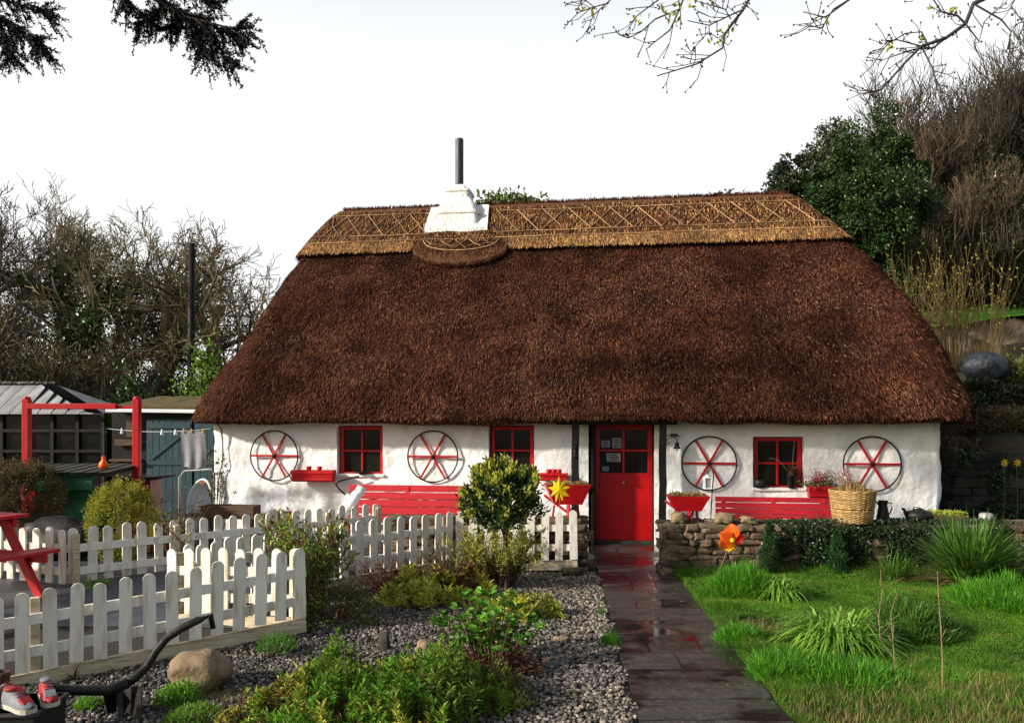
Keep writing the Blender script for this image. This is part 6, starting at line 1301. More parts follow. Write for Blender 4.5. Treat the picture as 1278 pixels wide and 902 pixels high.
def budding():
    x0, y0 = 8.2, 6.2; t = thing('budding_tree', 'bare budding tree whose grey branches reach into the top right of the sky', 'tree', (x0, y0, 0)); rg = np.random.default_rng(12); o = Vector((x0, y0, 0))
    v = lambda pts, Yd: np.array([tuple(at(a, b, Yd) - o) for a, b in pts])
    mb = MB(); mb.tubes([(np.array([[0, 0, -.2], [-.1, 0, 2.4], [0, .1, 4.6], [.1, .1, 8.6]]), [.26, .2, .15, .06])], 10); mb.build('trunk', M['greybark'], t, smooth=True)
    top = tuple(np.array([0, .1, 4.4])); 
    limbs = [(np.r_[[[0, .07, 4.5]], v([(1500, -60), (1380, -40), (1278, -25), (1215, 5), (1205, 30), (1180, 48), (1150, 58), (1130, 78), (1100, 112), (1078, 117)], 6.2)], .034), (np.r_[[[.05, .08, 5.2]], v([(1450, -260), (1250, -180), (1050, -110), (960, -50), (940, -10), (928, 12), (905, 42), (902, 60), (870, 80), (820, 95)], 6.4)], .026),
             (v([(1278, -40), (1150, -35), (1080, -20), (1060, 0), (1030, 22), (1002, 15)], 6.1), .016), (v([(1060, 0), (1040, 12), (1025, 36), (1004, 30)], 6.1), .010), (v([(1205, 30), (1195, 20), (1175, 15), (1165, 0), (1130, -10)], 6.2), .013), (v([(1180, 48), (1165, 60), (1140, 62), (1110, 72), (1096, 98)], 6.2), .012),
             (v([(1150, 58), (1165, 88), (1170, 112), (1185, 120)], 6.2), .009), (v([(1215, 5), (1250, 25), (1262, 40), (1258, 62), (1270, 60)], 6.0), .010), (v([(1205, 30), (1222, 52), (1228, 28), (1245, 10)], 6.1), .009), (v([(1160, 60), (1150, 40), (1130, 42), (1108, 55), (1098, 68)], 6.25), .010), (v([(1150, 58), (1120, 50), (1105, 52)], 6.25), .008),
             (v([(1050, -110), (930, -60), (860, -20), (848, 12), (836, 38), (818, 52), (806, 62)], 6.6), .016), (v([(848, 12), (818, 24), (800, 40), (784, 48), (768, 40)], 6.6), .009), (v([(836, -10), (815, 5), (795, 20), (782, 40)], 6.6), .009), (v([(928, 12), (910, 20), (885, 32), (858, 26)], 6.4), .009), (v([(912, 24), (905, 12), (870, 2)], 6.4), .008),
             (v([(860, -20), (780, -18), (762, 0), (740, 20), (732, 44)], 6.8), .010), (v([(760, 4), (738, 10), (722, 16), (708, 30)], 6.8), .007), (v([(745, 12), (730, 0), (712, 4)], 6.8), .006), (v([(905, 42), (896, 48), (884, 40), (868, 58), (862, 66)], 6.4), .006), (v([(1278, -20), (1262, 8), (1278, 30)], 5.9), .009)]
    mb = MB(); mb.tubes([(p, np.linspace(r_ * .78, max(.0035, r_ * .18), len(p))) for p, r_ in limbs], 6); mb.build('limbs', M['greybark'], t, smooth=True)
    tw = []; buds = []
    for p, r_ in limbs:
        L_ = len(p)
        for j in range(7 if L_ < 8 else 26):
            f = (.25 + .75 * rg.random()) * (L_ - 1) if L_ < 8 else (.5 + .5 * rg.random()) * (L_ - 1); k = min(int(f), L_ - 2); b = p[k] + (p[k + 1] - p[k]) * (f - k); d = p[k + 1] - p[k]; d = d / (np.linalg.norm(d) + 1e-9)
            s = rg.normal(0, 1, 3); dd = d * .6 + s / np.linalg.norm(s) * .75 + [0, 0, -.1]; l = rg.uniform(.06, .24); m1 = b + dd * l * .5 + rg.normal(0, .012, 3); e = b + dd * l + [0, 0, l * .15]; tw.append((np.array([b, m1, e]), [.0045, .0035, .003])); buds.append(e)
            if rg.random() < .5: e2 = m1 + (dd + rg.normal(0, .6, 3)) * l * .4; tw.append((np.array([m1, (m1 + e2) / 2, e2]), [.0035, .003, .0025])); buds.append(e2)
    mb = MB(); mb.tubes(tw, 4); mb.build('twigs', M['greybark'], t)
    B = np.array(buds); mb = MB(); V, F = ICO1
    for b in B: mb.add(V * [.008, .008, .011] + b, [F], rg.random())
    tag(mb.build('buds', M['bark'], t), kind='stuff')
    P = np.array([tuple(at(a + rg.normal(0, 5), b + rg.normal(0, 5), 6.5) - o) for a, b in [(842, 22), (848, 10), (862, -2), (905, 42), (826, 16), (880, 0), (1168, 14), (1190, 18), (815, 8), (795, 22), (1110, 60), (1150, 50), (1030, 20), (735, 20), (900, 52)] for _ in range(7)]); n = len(P); mb = MB(); mb.leaves(P, rg.normal(0, 1, (n, 3)), rg.normal(0, 1, (n, 3)), .06, .03, rg.random(n)); mb.build('young_leaves', M['shrubtip'], t)
budding()

# ------------------------------------------------------------------ garden plants left of the path
def gx_(px, Yd): return (px - 639) / FPX * Yd
# bay tree
x = gx_(629, 8.7); t = thing('bay_tree', 'lollipop shaped bay tree with yellow green tips in front of the cottage', 'tree', (x, 8.7, 0)); rg = np.random.default_rng(3)
mb = MB(); mb.tubes([(np.array([[.03, 0, -.02], [.02, .01, .3], [.0, 0, .62], [0, 0, 1.0]]), [.020, .017, .015, .012])], 8); mb.tubes([(np.array([[.05, .01, -.02], [.045, .0, .3], [.03, .02, .6], [.08, 0, .95]]), [.013, .012, .011, .008])], 7)
for i in range(16): a = rg.uniform(0, 6.28); mb.tubes([(np.array([[0, 0, rg.uniform(.6, .9)], [.18 * math.cos(a), .18 * math.sin(a), 1.05], [.36 * math.cos(a), .36 * math.sin(a), rg.uniform(.95, 1.4)]]), [.008, .006, .003])], 4)
mb.build('trunk', M['bark'], t, smooth=True)
K = 90; d = rg.normal(0, 1, (K, 3)); d /= np.linalg.norm(d, axis=1, keepdims=True); Cc = d * rg.uniform(.55, 1, (K, 1)) * [.47, .42, .36] + [-.01, 0, 1.07]; up_ = Cc[:, 2] > 1.18; Cc[up_, 2] += rg.uniform(0, .06, up_.sum())
n = 5200; ci = rg.integers(0, K, n); P = Cc[ci] + rg.normal(0, .045, (n, 3)); D = (P - [0, 0, 1.0]) * 1.5 + rg.normal(0, .5, (n, 3)) + [0, 0, .45]; mb = MB(); mb.leaves(P, D, rg.normal(0, .6, (n, 3)) + [0, 0, 1], rg.uniform(.045, .085, n), .028, np.clip(rg.normal(.5, .3, n), 0, 1)); mb.build('crown', M['bayd'], t)
n = 2600; w = np.exp(4.5 * (Cc[:, 2] - 1) - 1.2 * Cc[:, 0]); w /= w.sum(); ci = rg.choice(K, n, p=w); o = Cc - [0, 0, 1.02]; o /= np.linalg.norm(o, axis=1, keepdims=True); P = Cc[ci] + o[ci] * .055 + rg.normal(0, .025, (n, 3)); D = o[ci] * .8 + rg.normal(0, .35, (n, 3)) + [0, 0, .8]
mb = MB(); mb.leaves(P, D, rg.normal(0, .6, (n, 3)) + [0, -.4, .6], rg.uniform(.04, .075, n), .026, rg.random(n)); mb.build('young_leaves', M['baytip'], t)

# feathery lavender shrub behind the bay stem
def upright(label, px, Yd, z0, r_, H, n, m, seed, Wd=.012, lean=.3, extra=None, name='shrub', cat='shrub', leaves=None, stemn=60, leafsize=(.04, .014)):
    rg = np.random.default_rng(seed); x = gx_(px, Yd); t = thing(name, label, cat, (x, Yd, z0)); az = rg.uniform(0, 6.28, stemn); lines = []; pts = []
    for i in range(stemn):
        rr_ = r_ * .3 * math.sqrt(rg.random()); h_ = H * rg.uniform(.55, 1.05); l = lean * rg.uniform(.2, 1.2); a = az[i]
        p = np.array([[rr_ * math.cos(a), rr_ * math.sin(a), 0], [(rr_ + l * .35) * math.cos(a), (rr_ + l * .35) * math.sin(a), h_ * .5], [(rr_ + l) * math.cos(a) + rg.normal(0, .02), (rr_ + l) * math.sin(a), h_]]); lines.append((p, [.005, .004, .002])); pts.append(p)
    mb = MB(); mb.tubes(lines, 4, list(rg.random(stemn))); mb.build('stems', M['redstem'], t)
    ms = m if isinstance(m, list) else [(m, 1.0, .25, 1.0)]
    for (mm_, sh, lo_, hi_) in ms:
        k = int(n * sh); si = rg.integers(0, stemn, k); f = rg.uniform(lo_, hi_, k) * 2; P = np.array([pts[s][0] + (pts[s][1] - pts[s][0]) * min(q, 1) + (pts[s][2] - pts[s][1]) * max(0, q - 1) for s, q in zip(si, f)]) + rg.normal(0, .015, (k, 3))
        D = rg.normal(0, .8, (k, 3)) + [0, 0, .9]; mb = MB(); mb.leaves(P, D, rg.normal(0, 1, (k, 3)), rg.uniform(.6, 1.4, k) * leafsize[0], rg.uniform(.7, 1.3, k) * leafsize[1], np.clip(rg.normal(.5, .28, k), 0, 1)); mb.build('leaves' if mm_ == ms[0][0] else 'dry_leaves' if 'brown' in mm_ or 'red' in mm_ else 'tip_leaves', M[mm_], t)
    return t
upright('feathery yellow green shrub around the foot of the bay tree', 622, 8.95, 0, .62, .66, 5200, [('olive', .4, .2, .8), ('shrubtip', .45, .5, 1.0), ('brownleaf', .15, .1, .7)], 301, lean=.5, stemn=120, leafsize=(.06, .013))
upright('thin bare twiggy shrub in front of the fence left of the bay tree', 560, 9.0, 0, .5, .62, 500, [('olive', 1, .3, 1)], 302, lean=.45, stemn=45, leafsize=(.04, .013))
upright('dark red twiggy shrub beside the golden low shrub', 487, 8.3, 0, .35, .42, 1300, [('redtwigleaf', .8, .1, 1), ('brownleaf', .2, .3, 1)], 303, lean=.32, stemn=110, leafsize=(.03, .014))
upright('tall leafy shrub with drying brown leaves behind the near fence corner', 383, 7.45, .02, .42, 1.0, 2600, [('shrub', .42, .45, .95), ('brownleaf', .42, .2, 1.0), ('shrubtip', .16, .6, 1.0)], 305, lean=.34, stemn=70, leafsize=(.08, .019))
bush('low_shrub', 'olive green twiggy low shrub at the right end of the near fence', 'shrub', gx_(422, 7.25), 7.25, 0, .38, .30, .40, 3000, .035, .012, [('foliage', 'olive', .6, .2), ('brown_leaves', 'brownleaf', .28, .1), ('green_leaves', 'lime', .12, -.4)], clumps=50, seed=306, stems=40, stemmat='redstem')
# hydrangea
def broad(label, px, Yd, r_, H, n, L_, W_, m, seed, stemn=34, name='hydrangea', m2=None):
    rg = np.random.default_rng(seed); t = thing(name, label, 'shrub', (gx_(px, Yd), Yd, 0)); lines = []; ends = []
    for i in range(stemn):
        a = rg.uniform(0, 6.28); l = r_ * math.sqrt(rg.random()); h_ = H * rg.uniform(.45, 1.0) * (1 - .25 * (l / r_) ** 2); p = np.array([[l * .35 * math.cos(a), l * .35 * math.sin(a), 0], [l * .7 * math.cos(a), l * .7 * math.sin(a), h_ * .5], [l * math.cos(a), l * math.sin(a), h_]]); lines.append((p, [.007, .006, .004])); ends.append(p)
    mb = MB(); mb.tubes(lines, 5, list(rg.random(stemn))); mb.build('stems', M['redstem'], t, smooth=True)
    P = []; D = []
    for i in range(n): e = ends[i % stemn]; f = rg.choice([1, 1, 1, .8, .6, .45]); b = e[1] + (e[2] - e[1]) * (f * 2 - 1) if f > .5 else e[1]; a = rg.uniform(0, 6.28); P.append(b + rg.normal(0, .008, 3)); D.append([math.cos(a), math.sin(a), rg.uniform(.1, .9)])
    P = np.array(P); D = np.array(D); D /= np.linalg.norm(D, axis=1, keepdims=True); N = np.tile([0, 0, 1.], (n, 1)) + rg.normal(0, .35, (n, 3)); S = np.cross(D, N); S /= np.linalg.norm(S, axis=1, keepdims=True); U = np.cross(S, D)
    l = (L_ * rg.uniform(.6, 1.25, n))[:, None]; w = (W_ * rg.uniform(.7, 1.2, n))[:, None] * .5; d = lambda f, s, u: P + D * l * f + S * w * s + U * l * u
    V = np.stack([P, d(.3, .8, .10), d(.62, .95, .10), d(.85, .5, .04), d(1, 0, -.06), d(.85, -.5, .04), d(.62, -.95, .10), d(.3, -.8, .10), d(.5, 0, 0.0)], 1); b = (np.arange(n) * 9)[:, None]
    F = np.concatenate([b + np.array([[8, i, (i + 1) % 8]]) for i in range(8)]); tn = np.clip(rg.normal(.5, .28, n), 0, 1); mb = MB(); mb.add(V.reshape(-1, 3), [F], np.repeat(tn, 9)); mb.build('leaves', M[m], t, smooth=True)
broad('leafy hydrangea with broad fresh green leaves on red brown stems in the gravel', 612, 5.95, .42, .60, 760, .066, .052, 'hydra', 310, 46)
bush('dry_tuft', 'tuft of dry red brown stems at the foot of the hydrangea', 'plant', gx_(622, 5.85), 5.8, 0, .3, .22, .18, 700, .06, .012, [('dry_leaves', 'brownleaf', .7, 0), ('red_leaves', 'redtwigleaf', .3, 0)], clumps=20, seed=311, stems=40, stemmat='redstem')
# big foreground mass
def rosettes(label, x, y, z0, rx, ry, H, n, L_, W_, ms, seed, stemh=.12, name='ground_shrub'):
    rg = np.random.default_rng(seed); t = thing(name, label, 'shrub', (x, y, z0)); a = rg.uniform(0, 6.28, n); r_ = np.sqrt(rg.random(n)) * (1 + .22 * np.array([mnoise.noise(Vector((math.cos(q) * 2.5, math.sin(q) * 2.5, seed + 3))) for q in a])); X_ = rx * r_ * np.cos(a); Y_ = ry * r_ * np.sin(a)
    kp = np.array([mnoise.noise(Vector((p * 3.6, q * 3.6, seed + 40))) > -.20 for p, q in zip(X_, Y_)]); X_, Y_, r_ = X_[kp], Y_[kp], np.clip(r_[kp], 0, 1); n = len(X_)
    hh = H * (1 - r_ ** 3) * (.8 + .85 * np.array([mnoise.noise(Vector((p * 4, q * 4, seed))) for p, q in zip(X_, Y_)])) + rg.uniform(-.05, .05, n) + (rg.random(n) < .12) * rg.uniform(.03, .10, n); top = np.c_[X_ + rg.normal(0, .02, n), Y_, np.maximum(hh, .03)]
    lines = [(np.array([[p[0] * .8, p[1] * .8, 0], [p[0] * .95, p[1] * .95, p[2] * .6], p]), [.004, .0035, .0025]) for p in top]; mb = MB(); mb.tubes(lines, 3, list(rg.random(n))); mb.build('stems', M['redstem'], t)
    tone = np.array([mnoise.noise(Vector((p * 2.2, q * 2.2, seed + 9))) for p, q in zip(X_, Y_)])  # noise patches decide which leaf colour each rosette takes
    for j, (m, share) in enumerate(ms):
        lo_ = sum(s for _, s in ms[:j]); rk = (np.argsort(np.argsort(tone + rg.normal(0, .22, n))) / n); sel = np.where((rk >= lo_) & (rk < lo_ + share))[0]; k = 15; ci = np.repeat(sel, k); q = len(ci); az = rg.uniform(0, 6.28, q); lay = np.tile(np.arange(k), len(sel)) / k
        P = top[ci] - np.c_[np.zeros(q), np.zeros(q), lay * stemh]; D = np.c_[np.cos(az), np.sin(az), 1.3 - 1.3 * lay + rg.normal(0, .2, q)]; mb = MB(); mb.leaves(P, D, rg.normal(0, .4, (q, 3)) + [0, 0, 1], L_ * (.6 + .6 * rg.random(q)), W_, np.clip(rg.normal(.5, .25, q), 0, 1)); mb.build(['foliage', 'bright_leaves', 'yellow_leaves', 'brown_leaves'][j], M[m], t)
    return t
rosettes('large low mass of pointed green leaves filling the bottom of the gravel bed', gx_(475, 5.0), 5.0, 0, .92, .72, .34, 1300, .060, .016, [('shrub', .38), ('lime', .36), ('shrubtip', .22), ('brownleaf', .04)], 320)
rosettes('low spreading yellow green shrub left of the bay tree foot', gx_(545, 8.15), 8.15, 0, .64, .42, .34, 460, .085, .022, [('baytip', .55), ('yellowbush', .3), ('redtwigleaf', .15)], 324, stemh=.07, name='golden_shrub')
rosettes('small yellow green shrub between the leafy hydrangea and the bay tree', gx_(655, 7.5), 7.5, 0, .36, .25, .22, 130, .08, .02, [('baytip', .5), ('shrubtip', .5)], 325, stemh=.07, name='golden_shrub')
rosettes('darker low green shrub at the right end of the foreground planting', gx_(590, 5.3), 5.25, 0, .42, .40, .26, 420, .045, .012, [('shrub', .6), ('olive', .25), ('shrubtip', .15)], 321)
rosettes('reddish leaved low plants at the left end of the foreground planting', gx_(330, 4.95), 4.85, -.05, .28, .25, .12, 120, .05, .018, [('lime', .4), ('shrubtip', .35), ('brownleaf', .25)], 322)
def feather(label, px, Yd, z0, rx, H, n, seed, m='fennel', ry=None, L_=.05, Wd=.004, name='fennel_plant', up=1.0):
    rg = np.random.default_rng(seed); t = thing(name, label, 'plant', (gx_(px, Yd), Yd, z0)); a = rg.uniform(0, 6.28, n); r_ = np.sqrt(rg.random(n)); ry = ry or rx
    lump_ = 1 + .55 * np.array([mnoise.noise(Vector((math.cos(q) * s * 2.2, math.sin(q) * s * 2.2, seed))) for q, s in zip(a, r_)]); z = H * np.maximum(0, 1 - r_ ** 2) ** .6 * lump_ * rg.uniform(.15, 1.0, n) + .01; P = np.c_[rx * r_ * np.cos(a), ry * r_ * np.sin(a), z]; D = P / [rx, ry, H] * .8 + rg.normal(0, .5, (n, 3)) + [0, 0, up]
    mb = MB(); mb.leaves(P, D, rg.normal(0, 1, (n, 3)), rg.uniform(.5, 1.3, n) * L_, Wd, np.clip(rg.normal(.5, .25, n), 0, 1), fold=.05); mb.build('fronds', M[m], t)
    mb = MB(); k = 30; ln = [(np.array([[0, 0, 0], P[i] * .5, P[i]]), [.004, .003, .002]) for i in range(k)]; mb.tubes(ln, 4); mb.build('stems', M['olive'], t); return t
feather('small feathery green tuft at the foot of the near fence', 345, 6.35, 0, .15, .13, 420, 330, L_=.07)
feather('small feathery green tuft growing over the edge of the path', 762, 6.55, 0.0, .075, .10, 700, 331, L_=.04)
feather('green stonecrop cushion beside the tan boulder', 222, 5.35, -.05, .15, .12, 900, 332, L_=.03, Wd=.013, name='stonecrop', m='lime')
feather('lower green and red stonecrop cushion in front of the boulder', 243, 5.0, -.05, .19, .09, 1000, 333, L_=.035, Wd=.011, name='stonecrop', m='shrub')
feather('tiny green weed in the gravel by the plough', 110, 5.35, -.1, .09, .08, 400, 334, L_=.03, Wd=.01, name='weed', m='lime')
clump('dry_grass_tuft', 'dry straw coloured grass tuft around the tan boulder', 'grass tuft', gx_(262, 5.4), 5.35, -.05, .3, 130, .12, .30, .006, 'grassyellow', 335, droop=.9)
clump('grass_tuft', 'thin pale grass tuft at the left edge of the path', 'grass tuft', gx_(750, 7.6), 7.6, 0, .08, 26, .20, .07, .008, 'blade', 336)
for k, (px, Yd, lb) in enumerate(((290, 8.6, 'green weed at the foot of the back left fence, near its middle'), (122, 8.1, 'green weed at the corner of the back left fence'), (100, 11.0, 'green strappy plants behind the fence under the green box'), (62, 8.75, 'pale green weeds behind the red picnic table'))):
    clump('weed_clump', lb, 'weed', gx_(px, Yd), Yd, gzf(gx_(px, Yd), Yd), .25 if k < 2 else .45, 90 if k != 2 else 220, .14 if k != 2 else .62, .15, .016, 'lime', 340 + k)
clump('fern_frond', 'dry arching fern at the left fence corner by the plough', 'fern', gx_(78, 5.9), 6.05, -.1, .1, 14, .25, .35, .012, 'grassyellow', 349)

# round clipped bushes in the yard
bush('golden_bush', 'round clipped yellow green bush behind the back left fence', 'bush', gx_(152, 9.7), 9.7, .0, .40, .40, 1.14, 17000, .030, .013, [('foliage', 'yellowbush', .72, .25), ('green_leaves', 'shrub', .28, -.2)], clumps=260, seed=350, shell=.8, jit=.055, ball=.48)
bush('heather_bush', 'round brown heather bush at the left frame edge', 'bush', gx_(25, 10.6), 10.6, .0, .55, .5, 1.34, 26000, .036, .012, [('foliage', 'brownleaf', .62, .2), ('green_leaves', 'olive', .38, .1)], clumps=300, seed=351, shell=.85, jit=.05, ball=.42)
upright('bare twiggy rose in front of the white tub', 215, 10.6, .0, .6, 1.15, 260, [('olive', 1, .3, 1)], 352, lean=.6, stemn=40, leafsize=(.05, .025))
upright('thin bare rose stems against the left corner of the white wall', 268, 12.2, 0, .3, 1.5, 160, [('olive', 1, .5, 1)], 353, lean=.22, stemn=14, leafsize=(.06, .03))
rg = np.random.default_rng(9); t = thing('rose_branch', 'thin leafy rose branch crossing over the back left fence', 'plant', (gx_(240, 8.3), 8.5, .14)); b = [(0, 0, 0), (-.1, 0, .35), (-.3, 0, .55), (-.6, 0, .75)]; mb = MB(); mb.tube(b, .007, 6)
for k in range(7): p = Vector(b[1]).lerp(Vector(b[3]), k / 6); mb.tube([tuple(p), tuple(p + Vector((rg.normal(0, .08), 0, .12))), tuple(p + Vector((rg.normal(0, .15), 0, .25)))], .004, 4)
mb.build('stem', M['redstem'], t); n = 90; P = np.c_[-rg.uniform(.0, .7, n), rg.normal(0, .04, n), rg.uniform(.4, 1.0, n)]; P[:, 2] = .35 - P[:, 0] * .6 + rg.uniform(-.05, .25, n); mb = MB(); mb.leaves(P, rg.normal(0, 1, (n, 3)), rg.normal(0, 1, (n, 3)), .045, .024, rg.random(n)); mb.build('leaves', M['shrubtip'], t)

# ------------------------------------------------------------------ right side: lawn, clumps, ivy
n = 340000; rg = np.random.default_rng(77); Yg = rg.uniform(4.55, 9.52, n) ; Yg = 4.55 + (Yg - 4.55) ** 1.0; Xg = pr(Yg) + rg.random(n) ** 1.15 * (.71 * Yg + 1.3 - pr(Yg)); 
edge = np.clip(1 - (Xg - pr(Yg)) / .40, 0, 1); bot = np.clip(1 - (Yg - 9.0) / -.45, 0, 1) * 0; footw = sm(9.2, 9.45, Yg)
nz_ = np.array([mnoise.noise(Vector((a * 1.1, b * 1.1, 3))) for a, b in zip(Xg, Yg)]); nz2 = np.array([mnoise.noise(Vector((a * 3.3, b * 3.3, 7))) for a, b in zip(Xg, Yg)])
rough = np.clip(sm(6.6, 5.4, Yg) * .75 + sm(3.0, 2.2, Xg) * .8, 0, 1)
bare = (np.hypot((Xg - gx_(955, 7.0)) / .42, (Yg - 6.9) / .35) < .9 + nz2 * .7) | ((Yg < 5.15 + nz2 * .3) & (rg.random(n) < .5))
keep = ~bare & (Xg > pr(Yg) + .03 + .04 * nz2); Xg, Yg, edge, footw, nz_, nz2, rough = [a[keep] for a in (Xg, Yg, edge, footw, nz_, nz2, rough)]; n = len(Xg)
Hg = .017 + .010 * (nz_ + .5) + .042 * rough * np.clip(.5 + nz2 * 1.3, 0, 1.4) + .06 * footw + .05 * edge * np.clip(nz2 + .4, 0, 1); Hg *= rg.uniform(.5, 1.35, n)
mb = MB(); mb.blades(np.c_[Xg, Yg, lawn_z(Xg, Yg) * np.minimum(1, (Xg - pr(Yg)) / .3) - .004], rg.uniform(0, 6.28, n), Hg, Hg * rg.uniform(.1, .9, n), .0045 + .004 * rg.random(n), np.clip(.5 + nz_ * .5 + rg.normal(0, .2, n), 0, 1), seg=2)
tag(mb.build('grass', M['grass']), 'bright green grass of the lawn right of the path', 'grass', kind='stuff')
# brown and yellow stubble along the front edge and in the bare patch
n = 5200; Yb = rg.uniform(4.5, 5.3, n); Xb = pr(Yb) + .02 + rg.random(n) * (.71 * Yb + .2 - pr(Yb)); k = 1200; Xb[:k] = gx_(955, 7.0) + rg.normal(0, .25, k); Yb[:k] = 6.9 + rg.normal(0, .18, k)
mb = MB(); hb_ = rg.uniform(.02, .09, n) * np.where(rg.random(n) < .06, 2.0, 1); hb_[:k] *= .6; mb.blades(np.c_[Xb, Yb, lawn_z(Xb, Yb) * np.clip((Xb - pr(Yb)) / .3, 0, 1)], rg.uniform(0, 6.28, n), hb_, hb_ * rg.uniform(.1, .8, n), .008, rg.random(n), seg=2); tag(mb.build('dry_stubble', M['grassyellow']), 'dry brown stubble along the front edge of the lawn', 'dead grass', kind='stuff')
lz = lambda x, y: float(lawn_z(x, y))
def LC(label, px, Yd, r_, n, H, lean, Wd, m, seed, **kw): x = gx_(px, Yd); return clump(kw.pop('name', 'strap_leaf_clump'), label, 'plant', x, Yd, lz(x, Yd) - .02, r_, n, H, lean, Wd, m, seed, **kw)
LC('light green daylily clump nearest the front of the lawn', 1045, 6.35, .62, 820, .78, .46, .034, 'bladelight', 400, droop=1.15, seg=6)
LC('light green daylily clump beside the feathery mound near the wall', 972, 8.15, .40, 330, .62, .34, .032, 'bladelight', 401, droop=1.15, seg=6)
LC('narrow leaved green and dry clump at the wall, left of the sword leaved plant', 1118, 9.05, .4, 230, .46, .32, .013, 'blade', 402, droop=.5, extra=('dry_leaves', 'grassyellow', .35, .6))
LC('large sword leaved clump with stiff upright leaves at the right', 1212, 8.75, .55, 900, .92, .55, .042, 'sword', 403, droop=.3, name='sword_leaf_clump', extra=('dry_leaves', 'grassyellow', .12, .35))
LC('small white flowering bulbs with thin leaves at the path corner of the wall', 872, 9.2, .2, 90, .17, .12, .009, 'blade', 404, droop=.5, name='bulb_clump')
LC('coarse grass clump at the path edge below the orange flower', 905, 9.2, .25, 140, .20, .2, .010, 'blade', 405, name='grass_clump')
LC('drooping light leaved clump behind the tall dry stalks', 1130, 6.9, .3, 90, .26, .30, .014, 'blade', 406, droop=.8)
feather('feathery bright green mound left of the daylily near the wall', 925, 8.35, .0, .36, .30, 4200, 410, L_=.11, Wd=.006)
feather('small feathery green mound beside the path, in front of the bare patch', 925, 6.55, .0, .20, .13, 1300, 411, L_=.09, Wd=.005)
feather('feathery green plant at the path edge near the front', 978, 5.65, .0, .24, .18, 1500, 412, L_=.09, Wd=.005)
feather('dark feathery mound right of the front daylily clump', 1135, 6.75, .0, .38, .26, 3600, 413, m='sword', L_=.12, Wd=.006)
feather('round grassy mound at the right frame edge', 1268, 7.8, .0, .60, .24, 9000, 414, m='fennel', L_=.11, Wd=.006, name='grass_mound')
feather('feathery green growth in front of the front daylily clump', 1060, 5.55, .0, .46, .11, 2200, 415, L_=.10, Wd=.005)
clump('dead_rosette', 'brown withered rosette on the bare patch beside the path', 'plant', gx_(937, 6.95), 6.95, .03, .2, 130, .07, .15, .016, 'brownleaf', 416, droop=.8)
for k, (px, topy, lb) in enumerate(((960, 652, 'small dark columnar conifer in front of the stone wall, left of the pair'), (1045, 664, 'small dark columnar conifer in front of the ivy, right of the pair'))):
    Yd = 9.36; x = gx_(px, Yd); H = at(0, topy, Yd).z; t = thing('dwarf_conifer', lb, 'conifer', (x, Yd, .03), 0, 'two dwarf conifers along the wall'); rg = np.random.default_rng(420 + k); n = 3600; z = rg.random(n) ** 1.4; a = rg.uniform(0, 6.28, n); lp = np.array([mnoise.noise(Vector((math.cos(q) * 1.5, math.sin(q) * 1.5, s * 6 + k * 9))) for q, s in zip(a, z)]); w = (.115 * (1 - z ** 2.2) + .012) * (1 + .9 * lp) * rg.uniform(.3, 1, n)
    mb = MB(); mb.leaves(np.c_[w * np.cos(a), w * np.sin(a), z * H * .95], np.c_[np.cos(a) * .5, np.sin(a) * .5, np.ones(n)] + rg.normal(0, .3, (n, 3)), rg.normal(0, 1, (n, 3)), rg.uniform(.025, .05, n), .011, rg.random(n)); mb.build('foliage', M['smallconifer'], t)
    mb = MB(); mb.tube([(0, 0, -.03), (0, 0, H * .8)], .012, 6); mb.build('trunk', M['bark'], t)
# ivy over the wall
t = thing('ivy_growth', 'dark glossy ivy covering the middle of the right hand stone wall', 'ivy', (2.9, 9.48, 0)); rg = np.random.default_rng(55); n = 17000
P = np.c_[rg.uniform(.15, 3.3, n), rg.normal(0, .028, n), rg.uniform(.02, .72, n)]; dens = np.array([mnoise.noise(Vector((p[0] * 2.1, 0, p[2] * 3 + 5))) for p in P]); cov = np.interp(P[:, 0], [0, .3, .7, 1.9, 2.3, 3.3], [-.35, .25, .95, .95, .35, .15]); low = np.where(P[:, 0] > 2.0, (P[:, 2] - .5) * 1.2, 0)
P = P[(dens * 1.5 + cov * .75 + low) > .02]; n = len(P); topm = P[:, 2] > .64; P[topm, 1] += rg.uniform(0, .25, topm.sum()); mb = MB(); mb.leaves(P, rg.normal(0, .8, (n, 3)) + [0, -.35, -.3], rg.normal(0, .55, (n, 3)) + [0, -1, .45], rg.uniform(.022, .048, n), rg.uniform(.02, .035, n), rg.random(n) ** 1.3); mb.build('leaves', M['ivy'], t)
mb = MB(); ln = []
for i in range(36):
    x = rg.uniform(.3, 2.6); ps = [np.array([x, .0, 0])]
    for j in range(5): ps.append(ps[-1] + [rg.normal(0, .07), rg.normal(0, .006), rg.uniform(.08, .16)])
    ln.append((np.array(ps), .005))
mb.tubes(ln, 4); mb.build('stems', M['bark'], t)
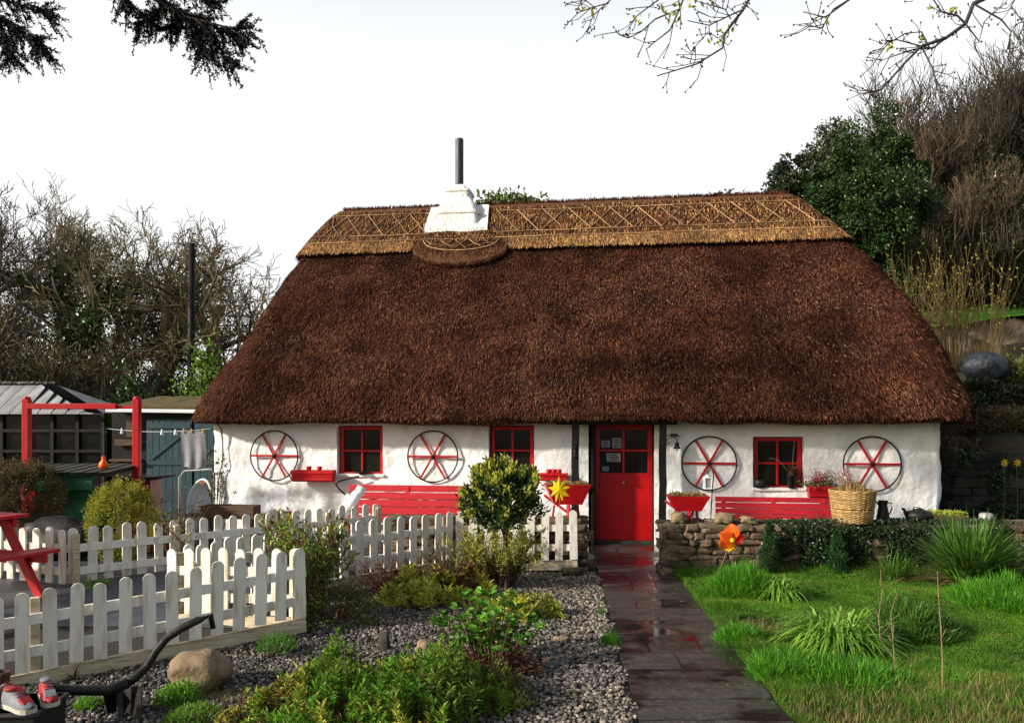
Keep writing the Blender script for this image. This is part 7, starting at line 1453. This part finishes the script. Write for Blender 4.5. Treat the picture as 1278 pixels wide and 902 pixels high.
# tall dry stalks
def stalk(label, pts, Yd, r0, m='stem', twigs=0, seed=1):
    q = [at(a, b, Yd) for a, b in pts]; z0 = lz(q[0].x, Yd); o = Vector((q[0].x, Yd, z0)); P = [tuple(Vector((p.x, p.y + .02 * math.sin(i), max(p.z, z0) if i else z0 - .02)) - o) for i, p in enumerate(q)]; rg = np.random.default_rng(seed)
    t = thing('dry_stalk', label, 'stalk', o); mb = MB(); mb.tube(P, list(np.linspace(r0, r0 * .45, len(P))), 6)
    for k in range(twigs): f = rg.uniform(.3, .95) * (len(P) - 1); i = int(f); p = Vector(P[i]).lerp(Vector(P[i + 1]), f - i); e = p + Vector((rg.normal(0, .05), rg.normal(0, .03), rg.uniform(.04, .12))); mb.tube([tuple(p), tuple(e)], r0 * .4, 4)
    mb.build('stem', M[m], t)
stalk('tallest dry brown stalk standing alone at the front of the lawn', [(1177, 905), (1178, 860), (1178, 820), (1174, 775), (1170, 745), (1168, 712)], 5.25, .006, twigs=5)
stalk('forked dry stalk reaching up in front of the sword leaved plant', [(1122, 892), (1119, 850), (1116, 800), (1112, 765), (1118, 740)], 5.6, .005, twigs=8, seed=2)
stalk('pale crooked dry stalk left of the forked one', [(1106, 850), (1100, 800), (1098, 770), (1102, 735), (1096, 722)], 6.0, .005, twigs=7, seed=3)
stalk('thin reddish dry stalk arching over towards the wall', [(1110, 740), (1104, 715), (1095, 690), (1083, 672)], 9.0, .004, 'redstem', 2, 4)
stalk('thin dry stalk beside the front daylily', [(1030, 880), (1028, 850), (1027, 825)], 5.6, .005, twigs=2, seed=5)

rg = np.random.default_rng(91); n = 420; Yl = rg.uniform(4.7, 9.4, n); Xl = np.where(rg.random(n) < .55, pl(Yl) - rg.uniform(.02, 2.2, n), pl(Yl) + rg.random(n) * .98)
mb = MB(); P = np.c_[Xl, Yl, np.where(Xl < pl(Yl), gz(Xl, Yl) + .028, .030)]; mb.leaves(P, np.c_[rg.normal(0, 1, (n, 2)), rg.uniform(0, .25, n)], np.c_[rg.normal(0, .25, (n, 2)), np.ones(n)], rg.uniform(.012, .035, n), rg.uniform(.008, .018, n), rg.random(n))
tag(mb.build('fallen_leaves', M['brownleaf']), 'small brown fallen leaves scattered over the gravel and the wet path', 'dead leaves', kind='stuff')
n = 2600; Yl = 4.7 + rg.random(n) * 4.6; Xl = pr(Yl) + .05 + rg.random(n) ** 1.4 * (.7 * Yl - pr(Yl)); w = np.array([mnoise.noise(Vector((p * 1.7, q * 1.7, 12))) for p, q in zip(Xl, Yl)]); k = w > -.02; Xl, Yl = Xl[k], Yl[k]; n = len(Xl); m_ = 6
P = np.repeat(np.c_[Xl, Yl, lawn_z(Xl, Yl) + .004], m_, 0); az = rg.uniform(0, 6.28, n * m_); mb = MB(); mb.leaves(P, np.c_[np.cos(az), np.sin(az), rg.uniform(.2, .9, n * m_)], np.tile([0, 0, 1.], (n * m_, 1)), rg.uniform(.02, .045, n * m_), .014, rg.random(n * m_))
tag(mb.build('lawn_weeds', M['blade']), 'broad leaved weeds and clover growing in the lawn', 'weeds', kind='stuff')
